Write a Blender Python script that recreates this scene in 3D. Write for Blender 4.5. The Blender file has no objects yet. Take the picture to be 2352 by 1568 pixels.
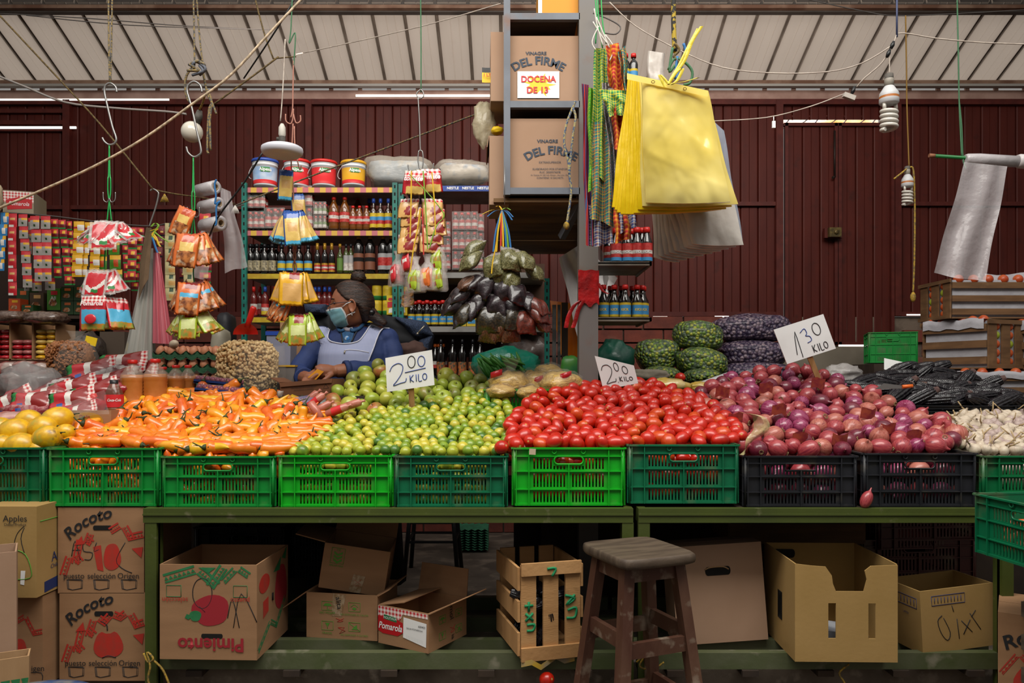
import bpy,bmesh,math,random
import numpy as np
from mathutils import Vector,Matrix,Euler,noise
from mathutils.bvhtree import BVHTree
sc = bpy.context.scene
COL = sc.collection
rnd = random.Random(7)
PI = math.pi
# ---------------------------------------------------------------- camera, sky, light, exposure
F = 1764.0;CH = 1.27;HY = 870.0;CX = 1176.0      # focal length in px, eye height, horizon row, centre column
cd = bpy.data.cameras.new('camera');cam = bpy.data.objects.new('camera',cd);COL.objects.link(cam)
cd.sensor_width = 36.0;cd.lens = 36.0 * F / 2352.0;cd.shift_y = (HY - 784.0) / 2352.0
cd.clip_start = 0.05;cd.clip_end = 100
cam.location = (0,0,CH);cam.rotation_euler = (PI / 2,0,0)
sc.camera = cam
sc.view_settings.view_transform = 'Standard';sc.view_settings.look = 'None'
sc.view_settings.gamma = 1.0;sc.view_settings.use_curve_mapping = False
sc.view_settings.exposure = 0.55
sc.cycles.max_bounces = 7;sc.cycles.diffuse_bounces = 3;sc.cycles.glossy_bounces = 3
sc.cycles.transparent_max_bounces = 10;sc.cycles.transmission_bounces = 5
sc.cycles.caustics_reflective = False;sc.cycles.caustics_refractive = False
w = bpy.data.worlds.new('market_daylight');sc.world = w;w.use_nodes = True
nt = w.node_tree;nt.nodes.clear()
tc = nt.nodes.new('ShaderNodeTexCoord');sp = nt.nodes.new('ShaderNodeSeparateXYZ')
mr = nt.nodes.new('ShaderNodeMapRange');mr.inputs[1].default_value = -0.15;mr.inputs[2].default_value = 0.9
cr = nt.nodes.new('ShaderNodeValToRGB')
cr.color_ramp.elements[0].color = (0.045,0.04,0.035,1);cr.color_ramp.elements[1].color = (1.0,0.97,0.92,1)
e = cr.color_ramp.elements.new(0.45);e.color = (0.30,0.285,0.27,1)
bg = nt.nodes.new('ShaderNodeBackground');bg.inputs[1].default_value = 0.62
wo = nt.nodes.new('ShaderNodeOutputWorld')
L = nt.links.new
L(tc.outputs['Generated'],sp.inputs[0]);L(sp.outputs[2],mr.inputs[0]);L(mr.outputs[0],cr.inputs[0])
L(cr.outputs[0],bg.inputs[0]);L(bg.outputs[0],wo.inputs[0])
def area(name,loc,target,sx,sy,watts,col):
 ld = bpy.data.lights.new(name,'AREA');ld.shape = 'RECTANGLE';ld.size = sx;ld.size_y = sy
 ld.energy = watts;ld.color = col
 o = bpy.data.objects.new(name,ld);COL.objects.link(o);o.location = loc
 o.rotation_euler = (Vector(target) - Vector(loc)).to_track_quat('-Z','Y').to_euler()
 return o
area('overhead_lamp',(0.0,1.3,4.3),(0.1,3.3,1.0),5.0,1.6,150,(1.0,0.965,0.9))     # area lamp added overhead for soft highlights, standing in for unseen skylights
area('roof_fill_lamp',(0.3,4.6,3.35),(0.2,6.2,3.2),4.5,0.4,22,(1.0,0.9,0.8))     # fill lamp added to brighten the roof sheets
# ---------------------------------------------------------------- helpers
def P(px,py,Y): return Vector(((px - CX) * Y / F,Y,CH - (py - HY) * Y / F))
def S(px,Y): return px * Y / F
def pix(v): return (CX + v[0] * F / v[1],HY + (CH - v[2]) * F / v[1])
def lin(h):
 h = h.lstrip('#');c = [int(h[i:i + 2],16) / 255 for i in (0,2,4)]
 return tuple(x / 12.92 if x <= 0.04045 else ((x + 0.055) / 1.055) ** 2.4 for x in c) + (1,)
MATS = {}
def mat(name,hx,rough=0.5,hx2=None,scale=8.0,lo=0.4,hi=0.6,bump=0.0,bscale=40.0,metal=0.0,spec=0.5,alpha=1.0,
  trans=0.0,coat=0.0,emit=0.0,stretch=None,ior=1.45,wave=None,hx3=None,scale3=2.0,lo3=.5,hi3=.65,sss=0.0):
 if name in MATS: return MATS[name]
 m = bpy.data.materials.new(name);m.use_nodes = True;t = m.node_tree;n = t.nodes;l = t.links.new
 b = n['Principled BSDF']
 b.inputs['Base Color'].default_value = lin(hx);b.inputs['Roughness'].default_value = rough
 b.inputs['Metallic'].default_value = metal;b.inputs['Specular IOR Level'].default_value = spec
 b.inputs['Alpha'].default_value = alpha;b.inputs['Transmission Weight'].default_value = trans
 b.inputs['Coat Weight'].default_value = coat;b.inputs['IOR'].default_value = ior
 b.inputs['Coat Roughness'].default_value = 0.12
 if sss: b.inputs['Subsurface Weight'].default_value = sss;b.inputs['Subsurface Radius'].default_value = (.02,.01,.005)
 if emit: b.inputs['Emission Color'].default_value = lin(hx);b.inputs['Emission Strength'].default_value = emit
 tcn = mp = None
 if hx2 or bump or hx3:
  tcn = n.new('ShaderNodeTexCoord');mp = n.new('ShaderNodeMapping');l(tcn.outputs['Object'],mp.inputs[0])
  if stretch: mp.inputs['Scale'].default_value = stretch
 col = None
 if hx2:
  nz = n.new('ShaderNodeTexNoise');nz.inputs['Scale'].default_value = scale;nz.inputs['Detail'].default_value = 5
  l(mp.outputs[0],nz.inputs['Vector'])
  rp = n.new('ShaderNodeValToRGB');rp.color_ramp.elements[0].position = lo;rp.color_ramp.elements[1].position = hi
  rp.color_ramp.elements[0].color = lin(hx);rp.color_ramp.elements[1].color = lin(hx2)
  l(nz.outputs[0],rp.inputs[0]);col = rp.outputs[0];l(col,b.inputs['Base Color'])
 if hx3:
  nz = n.new('ShaderNodeTexNoise');nz.inputs['Scale'].default_value = scale3;nz.inputs['Detail'].default_value = 6
  l(tcn.outputs['Object'],nz.inputs['Vector'])
  mr_ = n.new('ShaderNodeMapRange');mr_.inputs[1].default_value = lo3;mr_.inputs[2].default_value = hi3
  l(nz.outputs[0],mr_.inputs[0])
  mx = n.new('ShaderNodeMix');mx.data_type = 'RGBA';l(mr_.outputs[0],mx.inputs[0])
  if col: l(col,mx.inputs[6])
  else: mx.inputs[6].default_value = lin(hx)
  mx.inputs[7].default_value = lin(hx3);l(mx.outputs[2],b.inputs['Base Color'])
 if bump:
  nb = n.new('ShaderNodeTexNoise');nb.inputs['Scale'].default_value = bscale;nb.inputs['Detail'].default_value = 4
  l(mp.outputs[0],nb.inputs['Vector'])
  bp = n.new('ShaderNodeBump');bp.inputs['Strength'].default_value = bump;bp.inputs['Distance'].default_value = 0.01
  l(nb.outputs[0],bp.inputs['Height']);l(bp.outputs[0],b.inputs['Normal'])
 MATS[name] = m
 return m
def film(name,hx,alpha=0.3,rough=0.18,bump=0.5,bscale=18.0,spec=0.8,coat=0.0):
 """clear or milky plastic film: part transparent, part glossy, crinkled"""
 m = mat(name,hx,rough,bump=bump,bscale=bscale,alpha=alpha,spec=spec,coat=coat)
 return m
def grid_mat(name,cols,kind='check',su=60.0,sv=60.0,axes=(0,2),rough=0.85,base=None):
 """woven checks or bands in object space: kind check / plaid / band"""
 if name in MATS: return MATS[name]
 m = bpy.data.materials.new(name);m.use_nodes = True;t = m.node_tree;n = t.nodes;l = t.links.new
 b = n['Principled BSDF'];b.inputs['Roughness'].default_value = rough
 tcn = n.new('ShaderNodeTexCoord');sx = n.new('ShaderNodeSeparateXYZ');l(tcn.outputs['Object'],sx.inputs[0])
 def wavev(ax,s,ph=0.0):
  a = n.new('ShaderNodeMath');a.operation = 'MULTIPLY_ADD';a.inputs[1].default_value = s;a.inputs[2].default_value = ph + 100.0
  l(sx.outputs[ax],a.inputs[0])
  f = n.new('ShaderNodeMath');f.operation = 'FRACT';l(a.outputs[0],f.inputs[0]);return f.outputs[0]
 def ramp(src,stops,const=True):
  r = n.new('ShaderNodeValToRGB');r.color_ramp.interpolation = 'CONSTANT' if const else 'LINEAR'
  els = r.color_ramp.elements
  for i,(p_,c_) in enumerate(stops):
   el = els[i] if i < 2 else els.new(p_)
   el.position = p_;el.color = lin(c_)
  l(src,r.inputs[0]);return r.outputs[0]
 u = wavev(axes[0],su);v = wavev(axes[1],sv)
 k = len(cols)
 cu = ramp(u,[(i / k,c) for i,c in enumerate(cols)])
 if kind == 'band': l(cu,b.inputs['Base Color'])
 else:
  cv = ramp(v,[(i / k,c) for i,c in enumerate(cols)])
  mx = n.new('ShaderNodeMix');mx.data_type = 'RGBA';l(cu,mx.inputs[6]);l(cv,mx.inputs[7])
  if kind == 'check':
   mx.inputs[0].default_value = 0.5
  else:
   fu = wavev(axes[0],su * 9);g = n.new('ShaderNodeMath');g.operation = 'GREATER_THAN';g.inputs[1].default_value = .5
   l(fu,g.inputs[0]);l(g.outputs[0],mx.inputs[0])
  l(mx.outputs[2],b.inputs['Base Color'])
 MATS[name] = m
 return m
class MB:
 """collects geometry for ONE mesh object"""
 def __init__(s): s.bm = bmesh.new()
 def _faces(s,vs,faces,mi,smooth):
  out = []
  for f in faces:
   try:
    fc = s.bm.faces.new([vs[i] for i in f]);fc.material_index = mi;fc.smooth = smooth;out.append(fc)
   except ValueError: pass
  return out
 def box(s,c,d,rot=None,mi=0,tap=1.0,M=None):
  c = Vector(c);hx,hy,hz = d[0] / 2,d[1] / 2,d[2] / 2
  R = Euler(rot).to_matrix() if rot else None
  vs = []
  for z in (-1,1):
   k = tap if z < 0 else 1.0
   for x,y in ((-1,-1),(1,-1),(1,1),(-1,1)):
    v = Vector((x * hx * k,y * hy * k,z * hz))
    if R: v = R @ v
    v = v + c
    if M: v = M @ v
    vs.append(s.bm.verts.new(v))
  s._faces(vs,((3,2,1,0),(4,5,6,7),(0,1,5,4),(1,2,6,5),(2,3,7,6),(3,0,4,7)),mi,False)
  return s
 def bar(s,a,b,wd,th,mi=0,up=(0,0,1)):
  """rectangular bar from a to b"""
  a,b = Vector(a),Vector(b);d = b - a;n = d.normalized();u = Vector(up)
  if abs(n.dot(u)) > 0.95: u = Vector((0,1,0))
  sd = n.cross(u).normalized();u = sd.cross(n).normalized()
  vs = []
  for p in (a,b):
   for x,y in ((-1,-1),(1,-1),(1,1),(-1,1)):
    vs.append(s.bm.verts.new(p + sd * x * wd / 2 + u * y * th / 2))
  s._faces(vs,((3,2,1,0),(4,5,6,7),(0,1,5,4),(1,2,6,5),(2,3,7,6),(3,0,4,7)),mi,False)
  return s
 def tube(s,pts,r,segs=6,mi=0,cap=True,closed=False):
  pts = [Vector(p) for p in pts];n = len(pts)
  rs = r if isinstance(r,(list,tuple)) else [r] * n
  rings = [];prev = None
  for i,p in enumerate(pts):
   t = (pts[(i + 1) % n] - pts[i - 1]) if closed or 0 < i < n - 1 else (pts[1] - pts[0] if i == 0 else pts[-1] - pts[-2])
   if t.length < 1e-9: t = Vector((0,0,1))
   t.normalize()
   if prev is None:
    a = Vector((0,0,1)) if abs(t.z) < 0.9 else Vector((1,0,0))
    nn = t.cross(a).normalized()
   else:
    nn = prev - t * prev.dot(t)
    nn = nn.normalized() if nn.length > 1e-6 else t.orthogonal().normalized()
   prev = nn;bb = t.cross(nn)
   rings.append([s.bm.verts.new(p + (nn * math.cos(2 * PI * k / segs) + bb * math.sin(2 * PI * k / segs)) * rs[i]) for k in range(segs)])
  m = n if closed else n - 1
  for i in range(m):
   A,B = rings[i],rings[(i + 1) % n]
   for k in range(segs):
    s._faces([A[k],A[(k + 1) % segs],B[(k + 1) % segs],B[k]],((0,1,2,3),),mi,True)
  if cap and not closed:
   s._faces(rings[0][::-1],(tuple(range(segs)),),mi,False);s._faces(rings[-1],(tuple(range(segs)),),mi,False)
  return s
 def lathe(s,prof,segs=16,M=None,mi=0,smooth=True,mis=None,squash=(1,1)):
  M = M or Matrix();rings = []
  for r,z in prof:
   if r < 1e-6: rings.append([s.bm.verts.new(M @ Vector((0,0,z)))])
   else: rings.append([s.bm.verts.new(M @ Vector((r * squash[0] * math.cos(2 * PI * k / segs),r * squash[1] * math.sin(2 * PI * k / segs),z))) for k in range(segs)])
  for i in range(len(rings) - 1):
   A,B = rings[i],rings[i + 1];q = mis[i] if mis else mi
   for k in range(segs):
    k2 = (k + 1) % segs
    if len(A) == 1 and len(B) == 1: continue
    if len(A) == 1: s._faces([A[0],B[k2],B[k]],((2,1,0),),q,smooth)
    elif len(B) == 1: s._faces([A[k],A[k2],B[0]],((0,1,2),),q,smooth)
    else: s._faces([A[k],A[k2],B[k2],B[k]],((0,1,2,3),),q,smooth)
  return s
 def ball(s,c,r,segs=12,rings=8,mi=0,M=None):
  r = r if isinstance(r,(tuple,list)) else (r,r,r)
  T = Matrix.Translation(c) @ (M or Matrix()) @ Matrix.Diagonal((r[0],r[1],r[2],1))
  return s.lathe([(max(0,math.sin(PI * i / rings)),-math.cos(PI * i / rings)) for i in range(rings + 1)],segs,T,mi)
 def grid(s,rows,mi=0,smooth=True,wrap=False,mif=None):
  V = [[s.bm.verts.new(p) for p in r] for r in rows]
  nr,nc = len(V),len(V[0])
  for i in range(nr - 1):
   for j in range(nc if wrap else nc - 1):
    j2 = (j + 1) % nc
    q = mif(i / (nr - 1),j / max(1,nc - 1)) if mif else mi
    s._faces([V[i][j],V[i][j2],V[i + 1][j2],V[i + 1][j]],((0,1,2,3),),q,smooth)
  return s
 def poly(s,pts,th=0.0,nrm=(0,-1,0),mi=0):
  """flat outline, given thickness th along nrm"""
  n = Vector(nrm).normalized()
  a = [s.bm.verts.new(Vector(p)) for p in pts]
  s._faces(a,(tuple(range(len(a))),),mi,False)
  if th:
   b = [s.bm.verts.new(Vector(p) - n * th) for p in pts];k = len(a)
   s._faces(b[::-1],(tuple(range(k)),),mi,False)
   for i in range(k): s._faces([a[i],b[i],b[(i + 1) % k],a[(i + 1) % k]],((0,1,2,3),),mi,False)
  return s
 def mesh(s,name,mats,fix=True):
  if fix: bmesh.ops.recalc_face_normals(s.bm,faces=s.bm.faces)
  me = bpy.data.meshes.new(name);s.bm.to_mesh(me);s.bm.free()
  for m in (mats if isinstance(mats,(list,tuple)) else [mats]): me.materials.append(m)
  return me
 def obj(s,name,mats,parent=None,world=False,fix=True):
  return link(name,s.mesh(name,mats,fix),parent,world)
def link(name,me,parent=None,world=False):
 o = bpy.data.objects.new(name,me);COL.objects.link(o)
 if parent is not None:
  o.parent = parent
  if world:
   q = Matrix();p = parent;ch = []
   while p is not None: ch.append(p);p = p.parent
   for p in reversed(ch): q = q @ p.matrix_parent_inverse @ p.matrix_basis
   o.matrix_parent_inverse = q.inverted()
 return o
def tag(o,label,cat,group=None,kind=None):
 o['label'] = label;o['category'] = cat
 if group: o['group'] = group
 if kind: o['kind'] = kind
 return o
def thing(name,label,cat,loc=(0,0,0),rot=(0,0,0),group=None):
 o = bpy.data.objects.new(name,None);COL.objects.link(o);o.empty_display_size = 0.05
 o.location = loc;o.rotation_euler = rot
 return tag(o,label,cat,group)
def struct(mb,name,mats,label=None):
 o = mb.obj(name,mats);o['kind'] = 'structure';o['category'] = name.split('_')[0]
 o['label'] = label or name.replace('_',' ')
 return o
KIDS = {}
def copy_tree(o,parent=None):
 c = o.copy();COL.objects.link(c)
 if parent is not None: c.parent = parent
 for k in o.children: copy_tree(k,c)
 return c
def setmat(o,m,i=0):
 o.material_slots[i].link = 'OBJECT';o.material_slots[i].material = m
ONES = 'first second third fourth fifth sixth seventh eighth ninth tenth eleventh twelfth thirteenth fourteenth fifteenth sixteenth seventeenth eighteenth nineteenth'.split()
TENS = {2: 'twent',3: 'thirt',4: 'fort',5: 'fift',6: 'sixt'}
def nth(i):
 """0 -> first"""
 if i < 19: return ONES[i]
 t,u = divmod(i + 1,10)
 return TENS[t] + ('ieth' if u == 0 else 'y-' + ONES[u - 1])
FONT = None
def text(s,size,M,m,name='lettering',parent=None,world=True,bold=0.0,shear=0.0,align='CENTER',sx=1.0,depth=0.0,space=1.0,arc=None,bm_to=None):
 """lettering as a mesh in the xz plane facing -y, then moved by M"""
 cu = bpy.data.curves.new('t','FONT');cu.body = s;cu.size = size;cu.align_x = align;cu.align_y = 'CENTER'
 cu.shear = shear;cu.offset = bold;cu.space_character = space;cu.resolution_u = 3;cu.fill_mode = 'FRONT'
 o = bpy.data.objects.new('t',cu);COL.objects.link(o)
 me = bpy.data.meshes.new_from_object(o,depsgraph=None) if False else None
 dg = bpy.context.evaluated_depsgraph_get();ev = o.evaluated_get(dg)
 me = bpy.data.meshes.new_from_object(ev,depsgraph=dg)
 bpy.data.objects.remove(o);bpy.data.curves.remove(cu)
 R = Matrix.Rotation(PI / 2,4,'X')
 for v in me.vertices:
  x,y = v.co.x * sx,v.co.y
  if arc:
   a = x / arc;x,y = (arc + y) * math.sin(a),(arc + y) * math.cos(a) - arc
  v.co = M @ (R @ Vector((x,y,0)))
 me.materials.clear();me.materials.append(m);me.name = name
 return link(name,me,parent,world)
def strokes(lines,r,m,name,parent,f,world=True,segs=5):
 """felt-pen writing: each line a flattened tube through f(u, v) points"""
 mb = MB()
 for ln in lines: mb.tube([f(u,v) for u,v in smooth(ln,3)],r,segs)
 return mb.obj(name,m,parent,world)
def smooth(pts,k=4):
 """Catmull-Rom through points of any dimension"""
 pts = [tuple(p) for p in pts]
 if len(pts) < 3: return pts
 out = []
 for i in range(len(pts) - 1):
  p0 = pts[max(i - 1,0)];p1 = pts[i];p2 = pts[i + 1];p3 = pts[min(i + 2,len(pts) - 1)]
  for j in range(k):
   t = j / k
   out.append(tuple(0.5 * (2 * b + (c - a) * t + (2 * a - 5 * b + 4 * c - d) * t * t + (3 * b - a - 3 * c + d) * t ** 3) for a,b,c,d in zip(p0,p1,p2,p3)))
 out.append(pts[-1])
 return out
def interp(tab,x):
 if x <= tab[0][0]: return tab[0][1]
 for (a,b),(c,d) in zip(tab,tab[1:]):
  if x <= c: return b + (d - b) * (x - a) / (c - a)
 return tab[-1][1]
def T(v): return Matrix.Translation(v)
def RZ(a): return Matrix.Rotation(a,4,'Z')
def RX(a): return Matrix.Rotation(a,4,'X')
def RY(a): return Matrix.Rotation(a,4,'Y')
WHITE = mat('white_card','#e4e4e2',0.45);INK = mat('black_ink','#1c1b1e',0.6);BLUEINK = mat('blue_ink','#26418a',0.5)
RED = mat('red_print','#c3272b',0.5);YEL = mat('yellow_print','#e9c21d',0.5);GRN = mat('green_print','#2c7a3a',0.5)
BLACK = mat('black_plastic','#121214',0.4)
# ---------------------------------------------------------------- setting
YW = 6.4                                            # the red steel wall
RSTEEL = mat('red_painted_steel','#4c1a12',0.55,hx2='#42150f',scale=3.0,lo=.35,hi=.7,bump=.05,bscale=60,stretch=(6,1,1),hx3='#351510',scale3=9,lo3=.62,hi3=.8,spec=.25)
RFRAME = mat('red_frame_paint','#451712',0.55,hx2='#562018',scale=14,lo=.4,hi=.75,spec=.3)
CONC = mat('concrete','#6f6458',0.9,hx2='#554b41',scale=5,bump=.25,bscale=30,hx3='#82776a',scale3=18,lo3=.55,hi3=.7)
DAY = mat('daylight_beyond','#fff6e6',0.5,emit=1.0)
GAPL = mat('daylight_gap','#fff8ee',0.5,emit=.9)
mb = MB()
mb.box((0,3.0,-0.05),(16,9.4,0.1));struct(mb,'floor',mat('market_floor','#574d44',0.85,hx2='#453c35',scale=3,bump=.15,bscale=25,hx3='#6d6156',scale3=7),'grey brown concrete market floor')
# corrugated wall sheets, one structure
def wz(py): return CH - (py - HY) * YW / F
def wx(px): return (px - CX) * YW / F
mb = MB()
step = S(40,YW)
def sheet(mb,px0,px1,py0,py1,Y,mi=0,prof=None):
 x = wx(px0);x1 = wx(px1);z0,z1 = wz(py1),wz(py0);pts = []
 while x < x1 - 1e-4:
  for dx,dy in ((0,0),(step * .035,.016),(step * .07,0),(step * .12,-.004),(step * .5,-.004),(step * .515,.003),(step * .53,-.004),(step * .95,-.004)):
   if x + dx <= x1: pts.append((x + dx,Y + dy))
  x += step
 pts.append((x1,Y))
 mb.grid([[Vector((a,b,z0)) for a,b in pts],[Vector((a,b,z1)) for a,b in pts]],mi,False)
sheet(mb,-700,1793,232,726,YW);sheet(mb,2052,3100,232,724,YW);sheet(mb,1780,2060,225,274,YW + .01)
struct(mb,'wall_back',RSTEEL,'dark red ribbed steel sheet wall behind the stall')
mb = MB()
for px,wd in ((160,16),(712,14),(1786,16),(2056,14)):
 mb.box((wx(px),YW - .03,wz(480)),(S(wd,YW),.05,wz(235) - wz(728)))
for py,th in ((238,12),(722,10)):
 mb.box((0,YW - .025,wz(py)),(13,.05,S(th,YW))) if py < 300 else [mb.box(((wx(a) + wx(b)) / 2,YW - .025,wz(py)),(wx(b) - wx(a),.05,S(th,YW))) for a,b in ((-700,1793),(2052,3000))]
for a,b,py in ((-700,710,478),(1380,1786,470),(2056,3000,470),(-300,160,258),(-300,160,284),(-300,160,300)):
 mb.box(((wx(a) + wx(b)) / 2,YW - .02,wz(py)),(wx(b) - wx(a),.04,S(9,YW)))
struct(mb,'trim_1',RFRAME,'dark red steel posts and rails of the back wall')
# double door
mb = MB();sheet(mb,1800,1918,288,792,YW - .02);d = struct(mb,'door_1',RSTEEL,'red steel double door with a lock box')
mb = MB();sheet(mb,1922,2046,288,792,YW - .02);mb.obj('door_leaf',RSTEEL,d)
mb = MB()
for px in (1802,1915,1924,2044): mb.box((wx(px),YW - .035,wz(540)),(S(7,YW),.035,wz(286) - wz(793)))
for py in (290,789): mb.box((wx(1922),YW - .035,wz(py)),(wx(2048) - wx(1796),.035,S(7,YW)))
mb.obj('door_frame',RFRAME,d)
mb = MB();c = Vector((wx(1903),YW - .08,wz(540)))
mb.box(c,(S(40,YW),.04,S(22,YW)));mb.obj('lock_plate',RFRAME,d)
mb = MB();mb.box(c - Vector((0,.035,0)),(S(27,YW),.05,S(21,YW)));mb.lathe([(.018,0),(.018,.012),(.012,.016),(0,.016)],14,T(c + Vector((0.004,-.06,0))) @ RX(PI / 2))
mb.obj('lock',mat('old_brass','#6b5a33',0.45,metal=.6,hx2='#4a3f28',scale=40),d)
mb = MB();mb.tube([P(1917,300,YW - .05),P(1917,405,YW - .05)],.008);mb.tube([P(1917,405,YW - .05),P(1913,408,YW - .07)],.011);mb.obj('bolt',mat('dark_iron','#2a201c',.5,metal=.5),d)
# openings that show the outside
mb = MB();mb.box((wx(1908),YW + .06,wz(280)),(wx(2024) - wx(1793),.02,S(18,YW)))
o = struct(mb,'window_1',mat('orange_wall_outside','#c98a3c',.7,hx2='#d8b9b0',scale=2.2,emit=.0),'narrow opening above the door showing an orange wall')
area('outside_daylight',(wx(1908),YW + .03,wz(263)),(wx(1908),YW + .06,wz(282)),.9,.02,1.2,(1,.95,.85))
mb = MB()
for i in range(7): mb.bar(P(1800 + i * 33,290,YW + .03),P(1822 + i * 33 + (6 if i % 2 else -6),270,YW + .03),.008,.008)
mb.obj('window_grille',mat('grille_grey','#5b6470',.5),o)
mb = MB();mb.box((wx(60),YW - .045,wz(297)),(wx(154) - wx(-90),.01,S(5,YW)));struct(mb,'window_2',GAPL,'thin bright gap above the left door')
mb = MB()
for a,b,py,th in ((1497,1530,729,3),(1638,1670,728,3),(2075,2150,724,3),(1920,2041,794,4)):
 mb.box(((wx(a) + wx(b)) / 2,YW - .052,wz(py)),(wx(b) - wx(a),.006,S(th,YW)))
for a,b,py,th in ((-300,395,234,4),(820,1130,225,5)): mb.box(((wx(a) + wx(b)) / 2,YW - .052,wz(py)),(wx(b) - wx(a),.006,S(th,YW)))
struct(mb,'window_3',GAPL,'thin daylight gaps under the wall sheets')
# brick base and plinth
mb = MB();bw,bh = .33,.112;z0 = -.0;row = 0
z = 0.0
while z < wz(728) - .01:
 x = -7.0 + (row % 2) * bw / 2
 while x < 7.0:
  if not (wx(1716) < x < wx(2050)):
   mb.box((x + bw / 2,YW + .0,z + bh / 2),(bw - .014,.12,bh - .014))
  x += bw
 z += bh;row += 1
struct(mb,'wall_base',mat('old_brick','#6e3428',.9,hx2='#5a2c24',scale=6,bump=.3,bscale=40,hx3='#7d5548',scale3=4,lo3=.55,hi3=.75),'red brick base course under the steel wall')
mb = MB();mb.box((0,YW + .03,wz(728) / 2),(14,.10,wz(728) - .002))
o = struct(mb,'wall_mortar',mat('mortar','#6a5c50',.95,hx2='#57493f',scale=9,bump=.3,bscale=50),'grey mortar of the brick base')
mb = MB();mb.box(((wx(1710) + wx(2052)) / 2,YW - .0,wz(797) / 2),(wx(2052) - wx(1710),.13,wz(797)));struct(mb,'wall_threshold',mat('grey_plinth','#655c50',.85,hx2='#7a7163',scale=3,bump=.1,bscale=20,lo=.35,hi=.7),'grey cement plinth under the steel door')
# roof: sheets falling away to the wall
def roofpt(x,Y): return Vector((x,Y,CH + 2.41 + .445 * (YW - Y)))
ROOFM = mat('roof_sheet','#d8ccc2',.5,hx2='#c4b7ac',scale=1.5,lo=.35,hi=.7,bump=.04,bscale=30,stretch=(5,1,1),hx3='#a48c7c',scale3=5,lo3=.62,hi3=.85)
_n = ROOFM.node_tree.nodes;_t = _n.new('ShaderNodeBsdfTranslucent');_t.inputs[0].default_value = lin('#e8d8ca');_m = _n.new('ShaderNodeMixShader');_m.inputs[0].default_value = .6     # thin milky sheet lets the sky through
ROOFM.node_tree.links.new(_n['Principled BSDF'].outputs[0],_m.inputs[1]);ROOFM.node_tree.links.new(_t.outputs[0],_m.inputs[2]);ROOFM.node_tree.links.new(_m.outputs[0],_n['Material Output'].inputs[0])
LAP = mat('roof_lap','#a2968b',.6,hx2='#8d8177',scale=5)
mb = MB();rs = S(66,YW);x = -8.0;pts = []
while x < 8.0:
 for dx,dz in ((0,0),(.006,.028),(.020,.028),(.027,0),(rs * .45,0),(rs * .45 + .006,-.004),(rs * .45 + .012,0),(rs * .72,0),(rs * .72 + .006,-.004),(rs * .72 + .012,0)): pts.append((x + dx,dz))
 x += rs
_g = len(pts) - 1
mb.grid([[roofpt(a,Y) + Vector((0,0,dz)) for a,dz in pts] for Y in (YW - .02,5.62)],0,False,mif=lambda u,v: 1 if round(v * _g) % 10 in (0,1,2) else 0)
struct(mb,'ceiling',[ROOFM,LAP],'pale ribbed roof sheets sloping down to the wall')
mb = MB();mb.grid([[roofpt(a,Y) + Vector((0,0,dz + .06)) for a,dz in pts] for Y in (5.70,4.6)],0,False)
struct(mb,'ceiling_upper',mat('dark_roof_sheet','#4b4644',.6,hx2='#3b3735',scale=2),'dark upper roof sheets above the beam')
BEAM = mat('roof_beam','#4c4540',.6,hx2='#3d3733',scale=4)
RUST = mat('rusty_beam','#5e4030',.7,hx2='#7d6352',scale=6)
mb = MB();y0 = 5.66;z0 = CH - (31 - HY) * y0 / F
mb.box((0,y0,z0 + .07),(17,.05,.14));struct(mb,'trim_2',BEAM,'dark steel roof beam')
mb = MB();mb.box((0,y0 - .04,z0 + .022),(17,.05,.025));struct(mb,'trim_3',RUST,'rusty lower edge of the roof beam')
mb = MB();y0 = YW - .1;z0 = CH - (197 - HY) * y0 / F
mb.box((0,y0,z0 + .02),(17,.05,.035));struct(mb,'trim_4',RUST,'brown purlin below the roof sheets')
mb = MB();mb.box((0,y0 - .01,z0 - .005),(17,.05,.02));struct(mb,'trim_5',mat('grey_purlin','#8d8984',.5),'grey lip of the purlin')
mb = MB();z1 = wz(205);z2 = wz(231)
mb.box((0,YW - .01,(z1 + z2) / 2 - .02),(17,.04,z1 - z2));
for px in range(-300,2700,66): mb.box((wx(px + 7),YW - .035,wz(205)),(S(9,YW),.02,S(14,YW)))
struct(mb,'trim_6',mat('pink_fascia','#a5877b',.6,hx2='#8d6d62',scale=5),'pinkish grey fascia at the top of the wall')
# raised kerb under the stall and concrete floor behind
mb = MB();mb.box((0.3,3.35,.1),(6.4,.9,.2));struct(mb,'floor_kerb',CONC,'rough concrete kerb under the stall')
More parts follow.
